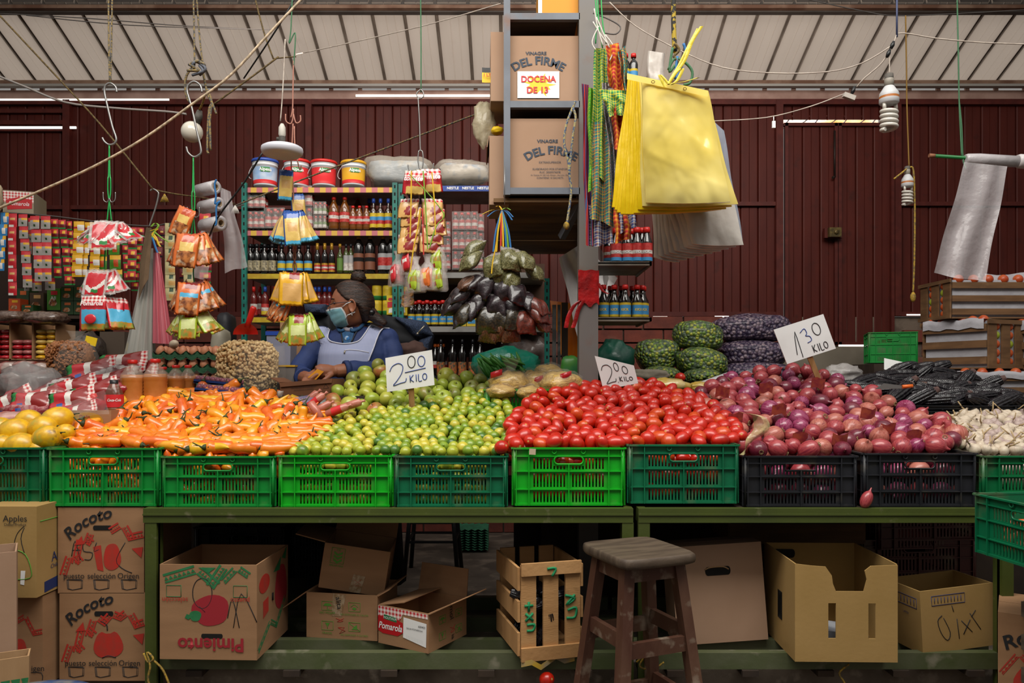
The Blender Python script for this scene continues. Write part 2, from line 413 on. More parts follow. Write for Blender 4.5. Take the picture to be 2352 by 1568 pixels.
# ---------------------------------------------------------------- stall tables
YC = 2.82
OLIVE = mat('olive_paint','#46501f',.42,hx2='#3d4620',scale=5,lo=.35,hi=.7,bump=.06,bscale=60,hx3='#6d6a50',scale3=14,lo3=.66,hi3=.78)
OLIVE2 = mat('worn_olive_paint','#47502f',.55,hx2='#555941',scale=7,lo=.35,hi=.65,bump=.1,bscale=50,hx3='#7a7764',scale3=10,lo3=.6,hi3=.72)
PLY = mat('dark_ply','#3a2d22',.8,hx2='#2c221b',scale=6,stretch=(1,8,1))
def table(name,label,px0,px1,legs):
 x0,x1 = P(px0,0,YC)[0],P(px1,0,YC)[0];zt = P(0,1166,YC)[2];zs = P(0,1502,YC)[2]
 t = thing(name,label,'table',((x0 + x1) / 2,YC + .4,0))
 h = .052;Yb = YC + .95
 for nm,a,b in (('front_rail',YC,YC),('back_rail',Yb,Yb)):
  mb = MB();mb.box(((x0 + x1) / 2,a,zt - h / 2),(x1 - x0,.03,h));mb.box(((x0 + x1) / 2,a - .017,zt - h * .42),(x1 - x0,.005,.006));mb.obj(nm,OLIVE,t,True)
 for x in (x0 + .015,x1 - .015):
  mb = MB();mb.box((x,(YC + Yb) / 2,zt - h / 2),(.03,Yb - YC - .03,h));mb.obj('end_rail',OLIVE,t,True)
 mb = MB();mb.box(((x0 + x1) / 2,(YC + Yb) / 2,zt - .012),(x1 - x0 - .07,Yb - YC - .03,.018));mb.obj('tabletop',PLY,t,True)
 for px in legs:
  x = P(px,0,YC)[0]
  for Y in (YC + .002,Yb):
   mb = MB();mb.box((x,Y,(zt - h) / 2),(.042,.03,zt - h));mb.box((x + (.018 if px < (px0 + px1) / 2 else -.018),Y + .02,(zt - h) / 2),(.006,.04,zt - h));mb.obj('leg',OLIVE,t,True)
 for Y in (YC + .03,YC + .17,YC + .45,YC + .75):
  mb = MB();mb.box(((x0 + x1) / 2,Y,zs - .03),(x1 - x0,.035,.06));mb.obj('shelf_rail',OLIVE2,t,True)
 for k in range(5):
  x = x0 + (x1 - x0) * (k + .5) / 5
  mb = MB();mb.box((x,YC + .4,zs - .072),(.06,.8,.022));mb.obj('cross_slat',PLY,t,True)
 return t
table('market_table','long olive green steel table carrying pepper, lime and bright green tomato crates',333,1453,(350,1441))
table('market_table','olive green steel table carrying the onion crates',1465,2330,(1478,2310))
# ---------------------------------------------------------------- crates
def crate_mesh(W=.42,D=.56,H=.208,handle=True,square=False):
 def holes(L,H,with_handle):
  hs = [];rows = ((.15,.41),(.41,.72),(.72,.985))
  for r,(a,b) in enumerate(rows):
   for lo,hi in ((.165,.475),(.525,.835)):
    n = 10;p = (hi - lo) / n
    for k in range(n):
     u0 = lo + p * k + p * .25;u1 = u0 + p * .5
     va,vb = a + .04,b - .035
     if r == 0 and with_handle and .345 < u0 < .655: va,vb = a + .17,b - .03
     hs.append((u0 * L,u1 * L,(1 - vb) * H,(1 - va) * H))
  if with_handle: hs.append((.365 * L,.635 * L,(1 - .285) * H,(1 - .155) * H))
  return hs
 def wall(mb,L,H,M,with_handle):
  hs = holes(L,H,with_handle);us = sorted({0.0,L} | {h[0] for h in hs} | {h[1] for h in hs})
  for u0,u1 in zip(us,us[1:]):
   if u1 - u0 < 1e-6: continue
   um = (u0 + u1) / 2;iv = sorted((h[2],h[3]) for h in hs if h[0] < um < h[1])
   z = 0.0
   for a,b in iv + [(H,H)]:
    if a - z > 1e-5:
     mb.box(((u0 + u1) / 2 - L / 2,0,(z + a) / 2),(u1 - u0,.004,a - z),M=M)
    z = max(z,b)
  for f in (.15,.41,.72): mb.box((0,-.005,H * (1 - f)),(L,.011,.004),M=M)
  mb.box((0,-.006,H - .003),(L + .012,.018,.006),M=M);mb.box((0,-.003,.004),(L,.012,.008),M=M)
  for u in (.012,.13,.5,.87,.988):
   top = H * (1 - .285) if abs(u - .5) < .01 and with_handle else H
   mb.box(((u - .5) * L,-.006,top / 2),(.004,.013,top),M=M)
 mb = MB()
 wall(mb,W,H,T((0,-D / 2,0)),handle);wall(mb,W,H,T((0,D / 2,0)) @ RZ(PI),handle)
 wall(mb,D,H,T((-W / 2,0,0)) @ RZ(-PI / 2),False);wall(mb,D,H,T((W / 2,0,0)) @ RZ(PI / 2),False)
 mb.box((0,0,.004),(W,D,.006))
 for sx in (-1,1):
  for sy in (-1,1): mb.tube([(sx * W / 2,sy * D / 2,0),(sx * W / 2,sy * D / 2,H)],.008,8)
 if not square:
  for s_ in (-1,1):
   for sx in (-1,1): mb.tube([(sx * .135 * W + .0085 * math.cos(a),s_ * (D / 2 + .008),H * .935 + .0085 * math.sin(a)) for a in [i * PI / 5 for i in range(10)]],.0026,5,closed=True)
 body = mb.mesh('crate_body',[BLACK])
 hb = MB();cy = -(D / 2 + .008);u = .27 * W / 2;z = H * (1 - .22);r = H * .068
 if square: pts = [(-u,cy,z - r),(u,cy,z - r),(u,cy,z + r),(-u,cy,z + r)]
 else:
  pts = [(u - r + r * math.cos(a),cy,z + r * math.sin(a)) for a in [(-90 + 22.5 * i) * PI / 180 for i in range(9)]]
  pts += [(-u + r + r * math.cos(a),cy,z + r * math.sin(a)) for a in [(90 + 22.5 * i) * PI / 180 for i in range(9)]]
 hb.tube(pts,.0035,5,closed=True)
 return body,hb.mesh('crate_handle',[BLACK])
CR = crate_mesh();CRS = crate_mesh(square=True)
def plastic(name,hx,hx2):
 return mat(name,hx,.38,hx2=hx2,scale=3,lo=.35,hi=.7,bump=.05,bscale=80,hx3='#6e6a50',scale3=7,lo3=.56,hi3=.85)
CG = plastic('green_plastic','#118a35','#0d7a2e');CBR = plastic('bright_green_plastic','#119c1c','#15a622');CT = plastic('teal_green_plastic','#0a6a44','#0c5c3c')
CDG = plastic('dark_green_plastic','#0b6a3a','#0a5532');CBK = mat('black_crate_plastic','#17181c',.45,hx2='#202126',scale=4,hx3='#57503f',scale3=8,lo3=.58,hi3=.82)
CRATES = []
def crate(label,loc,rz=0,m=CG,mesh=CR,scale=(1,1,1),group=None):
 t = thing('plastic_crate',label,'crate',loc,(0,0,rz),group);t.scale = scale
 o = link('body',mesh[0],t);setmat(o,m)
 for k in range(2):
  o = link('handle',mesh[1],t);o.rotation_euler.z = PI * k;setmat(o,m)
 return t
def front_crate(px0,px1,rim,bot,m,label,rz=0,mesh=CR,Y=YC + .035):
 a,b = P(px0,rim,Y),P(px1,bot,Y);z0 = max(b[2],P(0,1166,YC)[2]) ;
 W = abs(b[0] - a[0]);H = a[2] - z0
 return crate(label,((a[0] + b[0]) / 2,Y + .28,z0),rz,m,mesh,(W / .446,1,H / .208))
G1 = 'produce crates along the stall front'
front_crate(-152,107,1027,1161,CDG,'dark green plastic crate heaped with yellow passion fruit')
front_crate(110,369,1028,1161,CG,'green plastic crate of orange peppers resting on the upright pepper carton')
front_crate(371,634,1047,1166,CG,'green plastic crate of orange peppers at the end of the olive table')
front_crate(637,902,1045,1166,CBR,'bright green plastic crate heaped with yellowish limes',rz=.01)
front_crate(905,1167,1046,1166,CT,'teal green plastic crate heaped with limes, one tomato on its corner')
front_crate(1175,1437,1027,1160,CBR,'bright green plastic crate heaped with tomatoes, paper scrap under its rim')
front_crate(1440,1698,1020,1155,CT,'teal green plastic crate of tomatoes beside the onions')
front_crate(1705,1970,1046,1162,CBK,'black plastic crate of red onions with a square handle hole',mesh=CRS)
front_crate(1978,2244,1040,1162,CBK,'black plastic crate of red onions beside the garlic',rz=.0)
front_crate(2251,2515,1046,1162,CDG,'dark green plastic crate of garlic at the end of the stall')
crate('bright green plastic crate holding noodle bags behind the tomatoes',P(1265,1000,3.45) + Vector((0,.28,0)),0,CBR,CR,(1.35,1,1.0))
crate('shallow black plastic crate filled with black corn',P(2172,980,3.38) + Vector((0,.3,0)),-.02,CBK,CR,(1.5,1.05,.45))
mb = MB();mb.box((P(2090,0,5.6)[0],5.85,P(0,832,5.6)[2] / 2 - .005),(.5,.45,P(0,832,5.6)[2] - .01));tag(mb.obj('low_platform',PLY),'low dark block under the small green crate by the door','platform')
crate('small green plastic crate against the brick base by the door',P(2090,832,5.6) + Vector((0,.3,0)),-.35,CG,CR,(.75,.7,1.1))
# little paper scrap stuck on the bright green tomato crate
mb = MB();c = P(1223,1037,YC + .015);mb.box(c,(.024,.001,.022),(0,.05,0));tag(mb.obj('paper_scrap',mat('old_paper','#b9a68c',.9)),'torn paper scrap stuck to the bright green tomato crate','paper')
# ---------------------------------------------------------------- produce heaps
nr = np.random.RandomState(11)
def place(h,d,n,jit=1.0,relax=25,minf=.86):
 """centres on a heap's sloping face: dart throwing, then pushing apart in space"""
 pts = [];tries = 0
 while len(pts) < n and tries < 60000:
  tries += 1
  px = rnd.uniform(h['x0'],h['x1']);tp,rm = interp(h['top'],px),interp(h['rim'],px)
  if tp >= rm: continue
  py = rnd.uniform(tp,rm);t = max(0.0,h['rim0'] - py) / (h['rim0'] - h['top0'])
  Y = h['Yf'] + (h['Yb'] - h['Yf']) * min(1.2,t) ** h.get('pw',1.0)
  p = P(px,py,Y)
  if all((p - q).length > d * minf * .92 for q in pts[-260:] ) and all((p - q).length > d * minf * .92 for q in pts): pts.append(p)
 A = np.array([tuple(p) for p in pts])
 for _ in range(relax):
  D = A[:,None] - A[None];L_ = np.sqrt((D ** 2).sum(-1)) + np.eye(len(A)) * 9 + 1e-9
  w_ = np.clip(d * minf - L_,0,None) / L_ * .35
  A += (D * w_[...,None]).sum(1)
 out = []
 for a in A:
  v = Vector(a);px,py = pix(v)
  rm = interp(h['rim'],px)
  if py > rm - 2: v = P(px,rm - 2 - rnd.random() * 5,v.y)
  out.append(v)
 return out
def rows_label(objs,rowpx,fmt,base):
 """labels by row (up from the crate rims) and order from the left; fmt(item, nth, row)"""
 R = {}
 for o in objs:
  px,py = pix(o.location);r = max(0,int((base(px) - py) / rowpx));R.setdefault(r,[]).append((px,o))
 for r,v in R.items():
  v.sort(key=lambda q: q[0])
  for i,(_px,o) in enumerate(v): o['label'] = fmt(o,nth(i),nth(r))
def bulk(name,proto,pts,mats,label,cat,scl=(.9,1.1)):
 """what lies deeper in a heap, nobody could count it: one mesh"""
 vs0 = np.array([v.co for v in proto.vertices]);fs0 = [tuple(p.vertices) for p in proto.polygons];mi0 = [p.material_index for p in proto.polygons]
 V = [];Fc = [];MI = [];k = 0;nm = len(mats)
 for p in pts:
  R = np.array(Euler((rnd.uniform(0,6),rnd.uniform(0,6),rnd.uniform(0,6))).to_matrix()) * rnd.uniform(*scl)
  V.append(vs0 @ R.T + np.array(tuple(p)));q = rnd.randrange(nm)
  Fc += [tuple(i + k for i in f) for f in fs0];MI += [q] * len(fs0);k += len(vs0)
 me = bpy.data.meshes.new(name);me.from_pydata(np.concatenate(V).tolist(),[],Fc)
 for m in mats: me.materials.append(m)
 me.polygons.foreach_set('material_index',MI);me.polygons.foreach_set('use_smooth',[True] * len(Fc));me.update()
 return tag(link(name,me),label,cat,kind='stuff')
def below(h,d,surf,crates,n_in,dep=.55):
 """points under the heap's face and against the front walls of its crates"""
 out = [p - Vector((rnd.uniform(-.3,.3) * d,-.35 * d,.72 * d)) for p in surf]
 out += [p - Vector((rnd.uniform(-.5,.5) * d,-.5 * d,1.35 * d)) for p in surf]
 for (px0,px1,py0,py1) in crates:
  nx = int(S(px1 - px0,YC) / (d * .95));nz = int(S(py1 - py0,YC) / (d * .9))
  for i in range(nx):
   for k in range(nz):
    out.append(P(px0 + (px1 - px0) * (i + .5) / nx,py0 + (py1 - py0) * (k + .5) / nz,YC + .05 + d * dep + rnd.uniform(0,.02)) )
 return out
def skinmat(name,cols,rough=.35,spots=None,streak=False,coat=.2,tip=None,tipz=0.0):
 """fruit skin: soft mottling, optional brown specks, optional streaks that run from root to tip"""
 m = bpy.data.materials.new(name);m.use_nodes = True;t = m.node_tree;n = t.nodes;l = t.links.new
 b = n['Principled BSDF'];b.inputs['Roughness'].default_value = rough;b.inputs['Coat Weight'].default_value = coat;b.inputs['Coat Roughness'].default_value = .2
 tcn = n.new('ShaderNodeTexCoord');oi = n.new('ShaderNodeObjectInfo')
 nz = n.new('ShaderNodeTexNoise');nz.inputs['Detail'].default_value = 4;nz.noise_dimensions = '4D'
 ml = n.new('ShaderNodeMath');ml.operation = 'MULTIPLY';ml.inputs[1].default_value = 50;l(oi.outputs['Random'],ml.inputs[0]);l(ml.outputs[0],nz.inputs['W'])
 if streak:
  mp = n.new('ShaderNodeVectorMath');mp.operation = 'NORMALIZE'
  m0 = n.new('ShaderNodeVectorMath');m0.operation = 'MULTIPLY';m0.inputs[1].default_value = (1,1,.12);l(tcn.outputs['Object'],m0.inputs[0]);l(m0.outputs[0],mp.inputs[0])
  l(mp.outputs[0],nz.inputs['Vector']);nz.inputs['Scale'].default_value = 7
 else: l(tcn.outputs['Object'],nz.inputs['Vector']);nz.inputs['Scale'].default_value = 30
 rp = n.new('ShaderNodeValToRGB');k = len(cols)
 for i,c in enumerate(cols):
  p_ = .32 + .36 * i / max(1,k - 1)
  el = rp.color_ramp.elements[i] if i < 2 else rp.color_ramp.elements.new(p_)
  el.position = p_;el.color = lin(c)
 l(nz.outputs[0],rp.inputs[0]);out = rp.outputs[0]
 if spots:
  n2 = n.new('ShaderNodeTexNoise');n2.inputs['Scale'].default_value = spots[1];n2.inputs['Detail'].default_value = 3;n2.noise_dimensions = '4D'
  l(tcn.outputs['Object'],n2.inputs['Vector']);l(ml.outputs[0],n2.inputs['W'])
  mr_ = n.new('ShaderNodeMapRange');mr_.inputs[1].default_value = spots[2];mr_.inputs[2].default_value = spots[2] + .08;l(n2.outputs[0],mr_.inputs[0])
  mx = n.new('ShaderNodeMix');mx.data_type = 'RGBA';l(mr_.outputs[0],mx.inputs[0]);l(out,mx.inputs[6]);mx.inputs[7].default_value = lin(spots[0]);out = mx.outputs[2]
 l(out,b.inputs['Base Color']);return m
def rot_rand(): return Euler((rnd.uniform(0,2 * PI),rnd.uniform(0,2 * PI),rnd.uniform(0,2 * PI)))
# --- limes
LM = {'yellow': skinmat('lime_yellow',['#b3a52c','#c2b63c','#a4a436'],.36,('#8a6a2c',26,.66)),
  'yellow-green': skinmat('lime_yellow_green',['#8c9a24','#a3a830','#7f9626'],.34,('#7a7030',30,.68)),
  'green': skinmat('lime_green',['#66861f','#7d9526','#5a7c20'],.33,('#6a6c2c',30,.7)),
  'dark green': skinmat('lime_dark_green',['#3d6420','#4a7024','#365a1e'],.33)}
def lime_mesh(seg,rng,k):
 mb = MB();r = .0215
 pr = [(0,-r * 1.06),(r * .2,-r * 1.0)] + [(r * math.sin(PI * i / rng),-r * math.cos(PI * i / rng)) for i in range(1,rng)] + [(r * .16,r * 1.02),(r * .1,r * 1.1 + k),(0,r * 1.08)]
 mb.lathe(pr,seg);return mb.mesh('lime',[LM['green']])
limes = [lime_mesh(16,10,0),lime_mesh(16,10,.002),lime_mesh(16,10,-.001)]
HL = dict(x0=662,x1=1172,top=[(662,1030),(700,985),(745,955),(790,948),(850,948),(900,936),(960,930),(1050,915),(1100,898),(1150,908),(1172,925)],
   rim=[(662,1039),(905,1040),(1140,1041),(1158,1025),(1172,985)],Yf=2.86,Yb=3.52,rim0=1045,top0=900)
lp = place(HL,.0415,300,minf=.9)
LO = []
for p in lp:
 px,py = pix(p);q = rnd.random()
 c = ('yellow' if q < .5 else 'yellow-green' if q < .86 else 'green') if px < 860 else ('yellow' if q < .18 else 'yellow-green' if q < .62 else 'green' if q < .92 else 'dark green')
 o = link('lime',rnd.choice(limes));o.location = p;o.rotation_euler = rot_rand();s_ = rnd.uniform(.86,1.12);o.scale = (s_,s_,s_)
 setmat(o,LM[c]);tag(o,'','lime','limes heaped on the two green crates');o['c'] = c;LO.append(o)
rows_label(LO,24,lambda o,i,r: f"{o['c']} lime, {i} from the left in the {r} row up from the crate rims",lambda px: 1044)
for o in LO: del o['c']
small = lime_mesh(8,6,0)
bulk('limes_below',small,below(HL,.041,lp,[(645,897,1056,1160),(912,1162,1056,1160)],0),[LM['yellow'],LM['yellow-green'],LM['green']],'limes packed below the top layer and behind the slots of two crates','limes')
# --- tomatoes
TM = [skinmat('tomato_red',['#b01a09','#bc200b','#a01508'],.3,coat=.22),skinmat('tomato_orange_red',['#bc3410','#c64814','#b0240c'],.3,coat=.22)]
SCAR = mat('tomato_scar','#b98a4a',.7)
def tomato_mesh(seg,L_,r,skew):
 mb = MB();pr = []
 for i in range(11):
  a = PI * i / 10;z = -math.cos(a) * L_;rr = r * math.sin(a) ** .85 * (1 + skew * math.cos(a))
  pr.append((max(0,rr),z))
 pr[-1] = (0,L_ * .965);pr.insert(10,(r * .16,L_ * .97));pr[9] = (pr[9][0],pr[9][1])
 mb.lathe(pr,seg,mis=[0] * 10 + [1]);return mb.mesh('tomato',[TM[0],SCAR])
toms = [tomato_mesh(16,.031,.0255,.08),tomato_mesh(16,.034,.025,-.06),tomato_mesh(16,.028,.0265,.02),tomato_mesh(16,.036,.0245,.1)]
HT = dict(x0=1166,x1=1702,top=[(1166,985),(1180,955),(1200,925),(1240,902),(1300,893),(1350,884),(1420,886),(1460,872),(1500,882),(1560,900),(1600,908),(1640,928),(1680,965),(1702,1000)],
   rim=[(1166,1005),(1178,1022),(1438,1023),(1442,1016),(1692,1016),(1702,1005)],Yf=2.87,Yb=3.5,rim0=1024,top0=880)
tp_ = place(HT,.058,205,minf=.86)
TO = []
for p in tp_:
 o = link('tomato',rnd.choice(toms));o.location = p
 v = Vector((rnd.uniform(-1,1),rnd.uniform(-1,.6),rnd.uniform(-.6,.9))).normalized()
 o.rotation_euler = (v.to_track_quat('Z','Y').to_matrix() @ Matrix.Rotation(rnd.uniform(0,6),3,'Z')).to_euler()
 s_ = rnd.uniform(.94,1.18);o.scale = (s_,s_,s_);c = 'orange-red' if rnd.random() < .18 else 'red'
 setmat(o,TM[1] if c != 'red' else TM[0]);tag(o,'','tomato','plum tomatoes heaped on the two crates');o['c'] = c;TO.append(o)
rows_label(TO,30,lambda o,i,r: f"{o['c']} plum tomato, {i} from the left in the {r} row up from the rims",lambda px: 1028)
for o in TO: del o['c']
for (px,py,Y,l) in ((1152,1027,2.86,'lone red tomato on the corner of the teal lime crate'),(1562,867,4.0,'single red tomato lying behind the tomato heap near the yellow bags'),(1256,1560,2.78,'fallen red tomato on the kerb below the wooden crate')):
 o = link('tomato',toms[2]);o.location = P(px,py,Y);o.rotation_euler = (1.2,.4,.6);tag(o,l,'tomato')
tsm = tomato_mesh(9,.031,.025,.05)
bulk('tomatoes_below',tsm,below(HT,.052,tp_,[(1182,1432,1040,1150),(1446,1692,1034,1145)],0),TM,'plum tomatoes packed below the top layer and behind the crate slots','tomatoes')
# --- peppers
PM = {'orange': skinmat('pepper_orange',['#dc7010','#e27c16','#d6660c'],.26,coat=.35),'deep orange': skinmat('pepper_deep_orange',['#d25812','#d86416','#c84e0e'],.26,coat=.35),
  'yellow-orange': skinmat('pepper_yellow_orange',['#e28e14','#e79c1c','#dd8012'],.26,coat=.35),'yellow': skinmat('pepper_yellow',['#d99f12','#dfae1c','#d38e10'],.28,coat=.3)}
PSTEM = mat('pepper_stem','#3c4a1c',.6,hx2='#2a3216',scale=60)
def pepper_mesh(seed,L_,r,bend,seg=12):
 q = random.Random(seed);mb = MB();n = 14;pts = [];rs = []
 for i in range(n + 1):
  t = i / n
  pts.append((L_ * (t - .5),bend * 4 * t * (1 - t) * L_ - bend * L_ * .6,.12 * bend * L_ * math.sin(t * 5 + seed)))
  rr = r * min(1,(t / .07 + .25)) if t < .07 else r * (1 - .25 * (t - .07)) if t < .55 else r * .88 * (1 - ((t - .55) / .45) ** 1.7 * .92)
  rs.append(max(.0015,rr * (1 + .06 * math.sin(t * 17 + seed * 2) + q.uniform(-.03,.03))))
 mb.tube(pts,rs,seg)
 s = MB();a = Vector(pts[0]);d = (a - Vector(pts[1])).normalized()
 s.tube([a - d * .003,a + d * .004,a + d * .009,a + d * .02 + Vector((0,.004,.003)),a + d * .036 + Vector((0,.004 + q.uniform(-.01,.012),.012))],[r * .62,r * .45,.0032,.0022,.0018],7)
 return mb.mesh('pepper',[PM['orange']]),s.mesh('stem',[PSTEM])
peps = [pepper_mesh(i,L_,r,b) for i,(L_,r,b) in enumerate([(.125,.0205,.1),(.14,.021,.16),(.115,.022,.05),(.13,.0195,.22),(.105,.021,.12),(.15,.0195,.1),(.12,.0235,-.08)])]
HP = dict(x0=125,x1=728,top=[(125,1022),(200,978),(240,955),(290,928),(360,906),(430,898),(520,900),(600,908),(660,925),(700,945),(736,975)],
   rim=[(125,1026),(370,1026),(374,1040),(650,1040),(690,1010),(736,978)],Yf=2.87,Yb=3.5,rim0=1040,top0=895)
pp = place(HP,.050,250,minf=.86,relax=8)
PO = []
def surf_normal(h): return Vector((0,-.75,.66)).normalized()
for p in pp:
 b,s = rnd.choice(peps);q = rnd.random();c = 'orange' if q < .55 else 'deep orange' if q < .72 else 'yellow-orange' if q < .93 else 'yellow'
 o = link('orange_pepper',b);nrm = Vector((rnd.uniform(-.25,.25),-.6,.75)).normalized()
 px,py = pix(p);a = rnd.gauss(0,.55) if rnd.random() < .68 else rnd.uniform(1,2.1)
 if rnd.random() < .45: a += PI
 tx = Vector((1,0,0)) - nrm * nrm.x;tx.normalize();ty = nrm.cross(tx)
 d = tx * math.cos(a) + ty * math.sin(a) + nrm * rnd.uniform(-.22,.22);d.normalize();yy = nrm.cross(d).normalized();zz = d.cross(yy)
 M = Matrix((d,yy,zz)).transposed() @ Matrix.Rotation(rnd.uniform(0,6),3,'X')
 if py > interp(HP['rim'],px) - 26:            # along the rims they lie flat and stay inside the crates
  a = rnd.gauss(0,.45) + (PI if rnd.random() < .5 else 0);d = Vector((math.cos(a),.25 * math.sin(a),.12 * math.sin(a))).normalized();yy = Vector((0,0,1)).cross(d).normalized();M = Matrix((d,yy,d.cross(yy))).transposed() @ Matrix.Rotation(rnd.uniform(-.6,.6),3,'X')
  p = p + Vector((0,.022,.012))
 k = p + Vector((0,rnd.uniform(0,.01),0))
 o.location = k;o.rotation_euler = M.to_euler();s_ = rnd.uniform(.98,1.22);o.scale = (s_,s_,s_)
 setmat(o,PM[c]);link('stem',s,o);tag(o,'','pepper','orange chilli peppers heaped on the two green crates');o['c'] = c;PO.append(o)
rows_label(PO,26,lambda o,i,r: f"{o['c']} chilli pepper, {i} from the left in the {r} row up from the rims",lambda px: 1044)
for o in PO: del o['c']
psm = pepper_mesh(3,.07,.021,.1,7)[0]
bulk('peppers_below',psm,below(HP,.044,pp,[(118,362,1040,1152),(380,628,1056,1160)],0,1.35),[PM['orange'],PM['deep orange'],PM['yellow-orange']],'orange peppers packed below the top layer and behind the crate slots','peppers')
# --- onions
OM = {'red': skinmat('onion_red',['#7c2434','#96343c','#aa4a4a','#6e1c34'],.3,streak=True,coat=.25),'purple': skinmat('onion_purple',['#6a1838','#82204a','#a04a6c','#54122e'],.26,streak=True,coat=.35),
  'pinkish brown': skinmat('onion_pink_brown',['#94473f','#a9594c','#b87262','#823a38'],.36,streak=True,coat=.15),'dark red': skinmat('onion_dark_red',['#5c1a28','#702234','#4e1626'],.3,streak=True,coat=.25)}
ROOT = mat('onion_root','#8f7a54',.9);
def onion_mesh(r,h,neck,seg=18):
 mb = MB();pr = [(0,-h),(r * .18,-h * .985)]
 for i in range(2,10):
  a = PI * i / 11;pr.append((r * math.sin(a) ** .9,-h * math.cos(a)))
 pr += [(r * .3,h * .96),(r * .17,h * 1.12),(r * .1,h * (1.15 + neck)),(0,h * (1.2 + neck))]
 mb.lathe(pr,seg);me = mb.mesh('onion',[OM['red']])
 rb = MB();q = random.Random(int(r * 1e5))
 for i in range(9):
  a = i * .7;rb.tube([(r * .1 * math.cos(a),r * .1 * math.sin(a),-h * .97),(r * .22 * math.cos(a + .3),r * .22 * math.sin(a + .3),-h * 1.05),(r * .27 * math.cos(a + 1),r * .27 * math.sin(a + 1),-h * (1.0 + q.random() * .15))],.0011,4)
 return me,rb.mesh('root',[ROOT])
ons = [onion_mesh(.038,.036,.12),onion_mesh(.034,.042,.25),onion_mesh(.040,.035,.06),onion_mesh(.036,.038,.3),onion_mesh(.032,.034,.18)]
HO = dict(x0=1572,x1=2196,top=[(1572,905),(1600,895),(1640,880),(1690,862),(1740,850),(1800,850),(1860,848),(1900,862),(1950,885),(2010,905),(2060,930),(2110,950),(2160,965),(2196,990)],
   rim=[(1572,912),(1640,945),(1688,985),(1706,1035),(1970,1036),(1980,1030),(2150,1030),(2196,1010)],Yf=2.88,Yb=3.62,rim0=1045,top0=860)
op_ = place(HO,.078,175,minf=.84)
OO = []
for p in op_:
 b,s = rnd.choice(ons);q = rnd.random();c = 'red' if q < .42 else 'pinkish brown' if q < .66 else 'purple' if q < .88 else 'dark red'
 o = link('red_onion',b);o.location = p;v = Vector((rnd.uniform(-1,1),rnd.uniform(-.9,.9),rnd.uniform(-.5,.8))).normalized()
 o.rotation_euler = (v.to_track_quat('Z','Y').to_matrix() @ Matrix.Rotation(rnd.uniform(0,6),3,'Z')).to_euler();s_ = rnd.uniform(.8,1.16);o.scale = (s_,s_,s_)
 setmat(o,OM[c]);link('root',s,o);tag(o,'','onion','red onions heaped on the two black crates');o['c'] = c;OO.append(o)
rows_label(OO,40,lambda o,i,r: f"{o['c']} onion, {i} from the left in the {r} row up from the black rims",lambda px: 1048)
for o in OO: del o['c']
for px,py,Y,l in ((1990,1147,2.822,'small red onion wedged between the two black crates'),):
 o = link('red_onion',ons[1][0]);o.location = P(px,py,Y);o.rotation_euler = (0,.4,0);o.scale = (.62,.62,.8);link('root',ons[1][1],o);tag(o,l,'onion')
osm = onion_mesh(.036,.037,.15,9)[0]
bulk('onions_below',osm,below(HO,.078,op_,[(1714,1962,1062,1152),(1988,2236,1056,1152)],0),list(OM.values()),'red onions packed below the top layer and behind the black crate slots','onions')
# onion skin flakes
FLAKE = mat('onion_flake','#a8503a',.55,hx2='#8a3038',scale=40)
for k,(px,py) in enumerate(((1690,960),(1790,940),(1838,1005),(1880,880),(1995,950),(1930,1010),(2040,985),(1760,890),(2100,1000),(1660,900))):
 mb = MB();c = P(px,py,HO['Yf'] + .55 * (1045 - py) / 185 - .03)
 mb.grid([[c + Vector((u * .03,-.01 * math.cos(u * 2) - .008 * v,v * .022 + .006 * math.sin(3 * u + k))) for u in (-1,-.4,.3,1)] for v in (-1,-.2,.5,1)])
 tag(mb.obj('onion_skin',FLAKE),f'dry papery onion skin flake, {nth(k)} counted over the onion heap','onion skin','loose onion skins')
# --- garlic
GM = [skinmat('garlic_white',['#b9a893','#c9bba6','#a8927f'],.5,streak=True,coat=0),skinmat('garlic_purple',['#a08a86','#b7a49a','#84686c'],.5,streak=True,coat=0)]
def garlic_mesh(seed,seg=20):
 q = random.Random(seed);mb = MB();r = .0215;rings = []
 prof = [(0,-.017),(.35,-.0165),(.8,-.011),(1,-.002),(.93,.007),(.68,.014),(.4,.019),(.2,.024),(.15,.032)]
 for f,z in prof:
  rings.append([Vector((r * f * (1 + .09 * abs(math.cos(3.5 * a + seed)) * min(1,f * 1.5)) * math.cos(a),r * f * (1 + .09 * abs(math.cos(3.5 * a + seed)) * min(1,f * 1.5)) * math.sin(a),z)) for a in [2 * PI * i / seg for i in range(seg)]])
 mb.grid(rings,wrap=True)
 st = MB();st.tube([(0,0,.03),(.001,0,.045),(q.uniform(-.015,.015),q.uniform(-.01,.01),.07)],[.0034,.0028,.0022],6)
 return mb.mesh('garlic',[GM[0]]),st.mesh('stem',[mat('garlic_stem','#a8906a',.8)])
gar = [garlic_mesh(i) for i in range(4)]
HG = dict(x0=2160,x1=2480,top=[(2160,975),(2185,958),(2220,948),(2280,945),(2480,950)],rim=[(2160,990),(2200,1020),(2245,1038),(2480,1040)],Yf=2.9,Yb=3.4,rim0=1045,top0=945)
gp = place(HG,.043,170,minf=.84);GO = []
for k,p in enumerate(gp):
 b,s = rnd.choice(gar);o = link('garlic_bulb',b);o.location = p;v = Vector((rnd.uniform(-1,1),rnd.uniform(-1,.5),rnd.uniform(-.4,1))).normalized()
 o.rotation_euler = v.to_track_quat('Z','Y').to_euler();s_ = rnd.uniform(.85,1.2);o.scale = (s_,s_,s_);c = 'white' if rnd.random() < .65 else 'purplish'
 setmat(o,GM[0] if c == 'white' else GM[1])
 if rnd.random() < .5: link('stem',s,o)
 tag(o,'','garlic','garlic bulbs heaped on the dark green crate');o['c'] = c;GO.append(o)
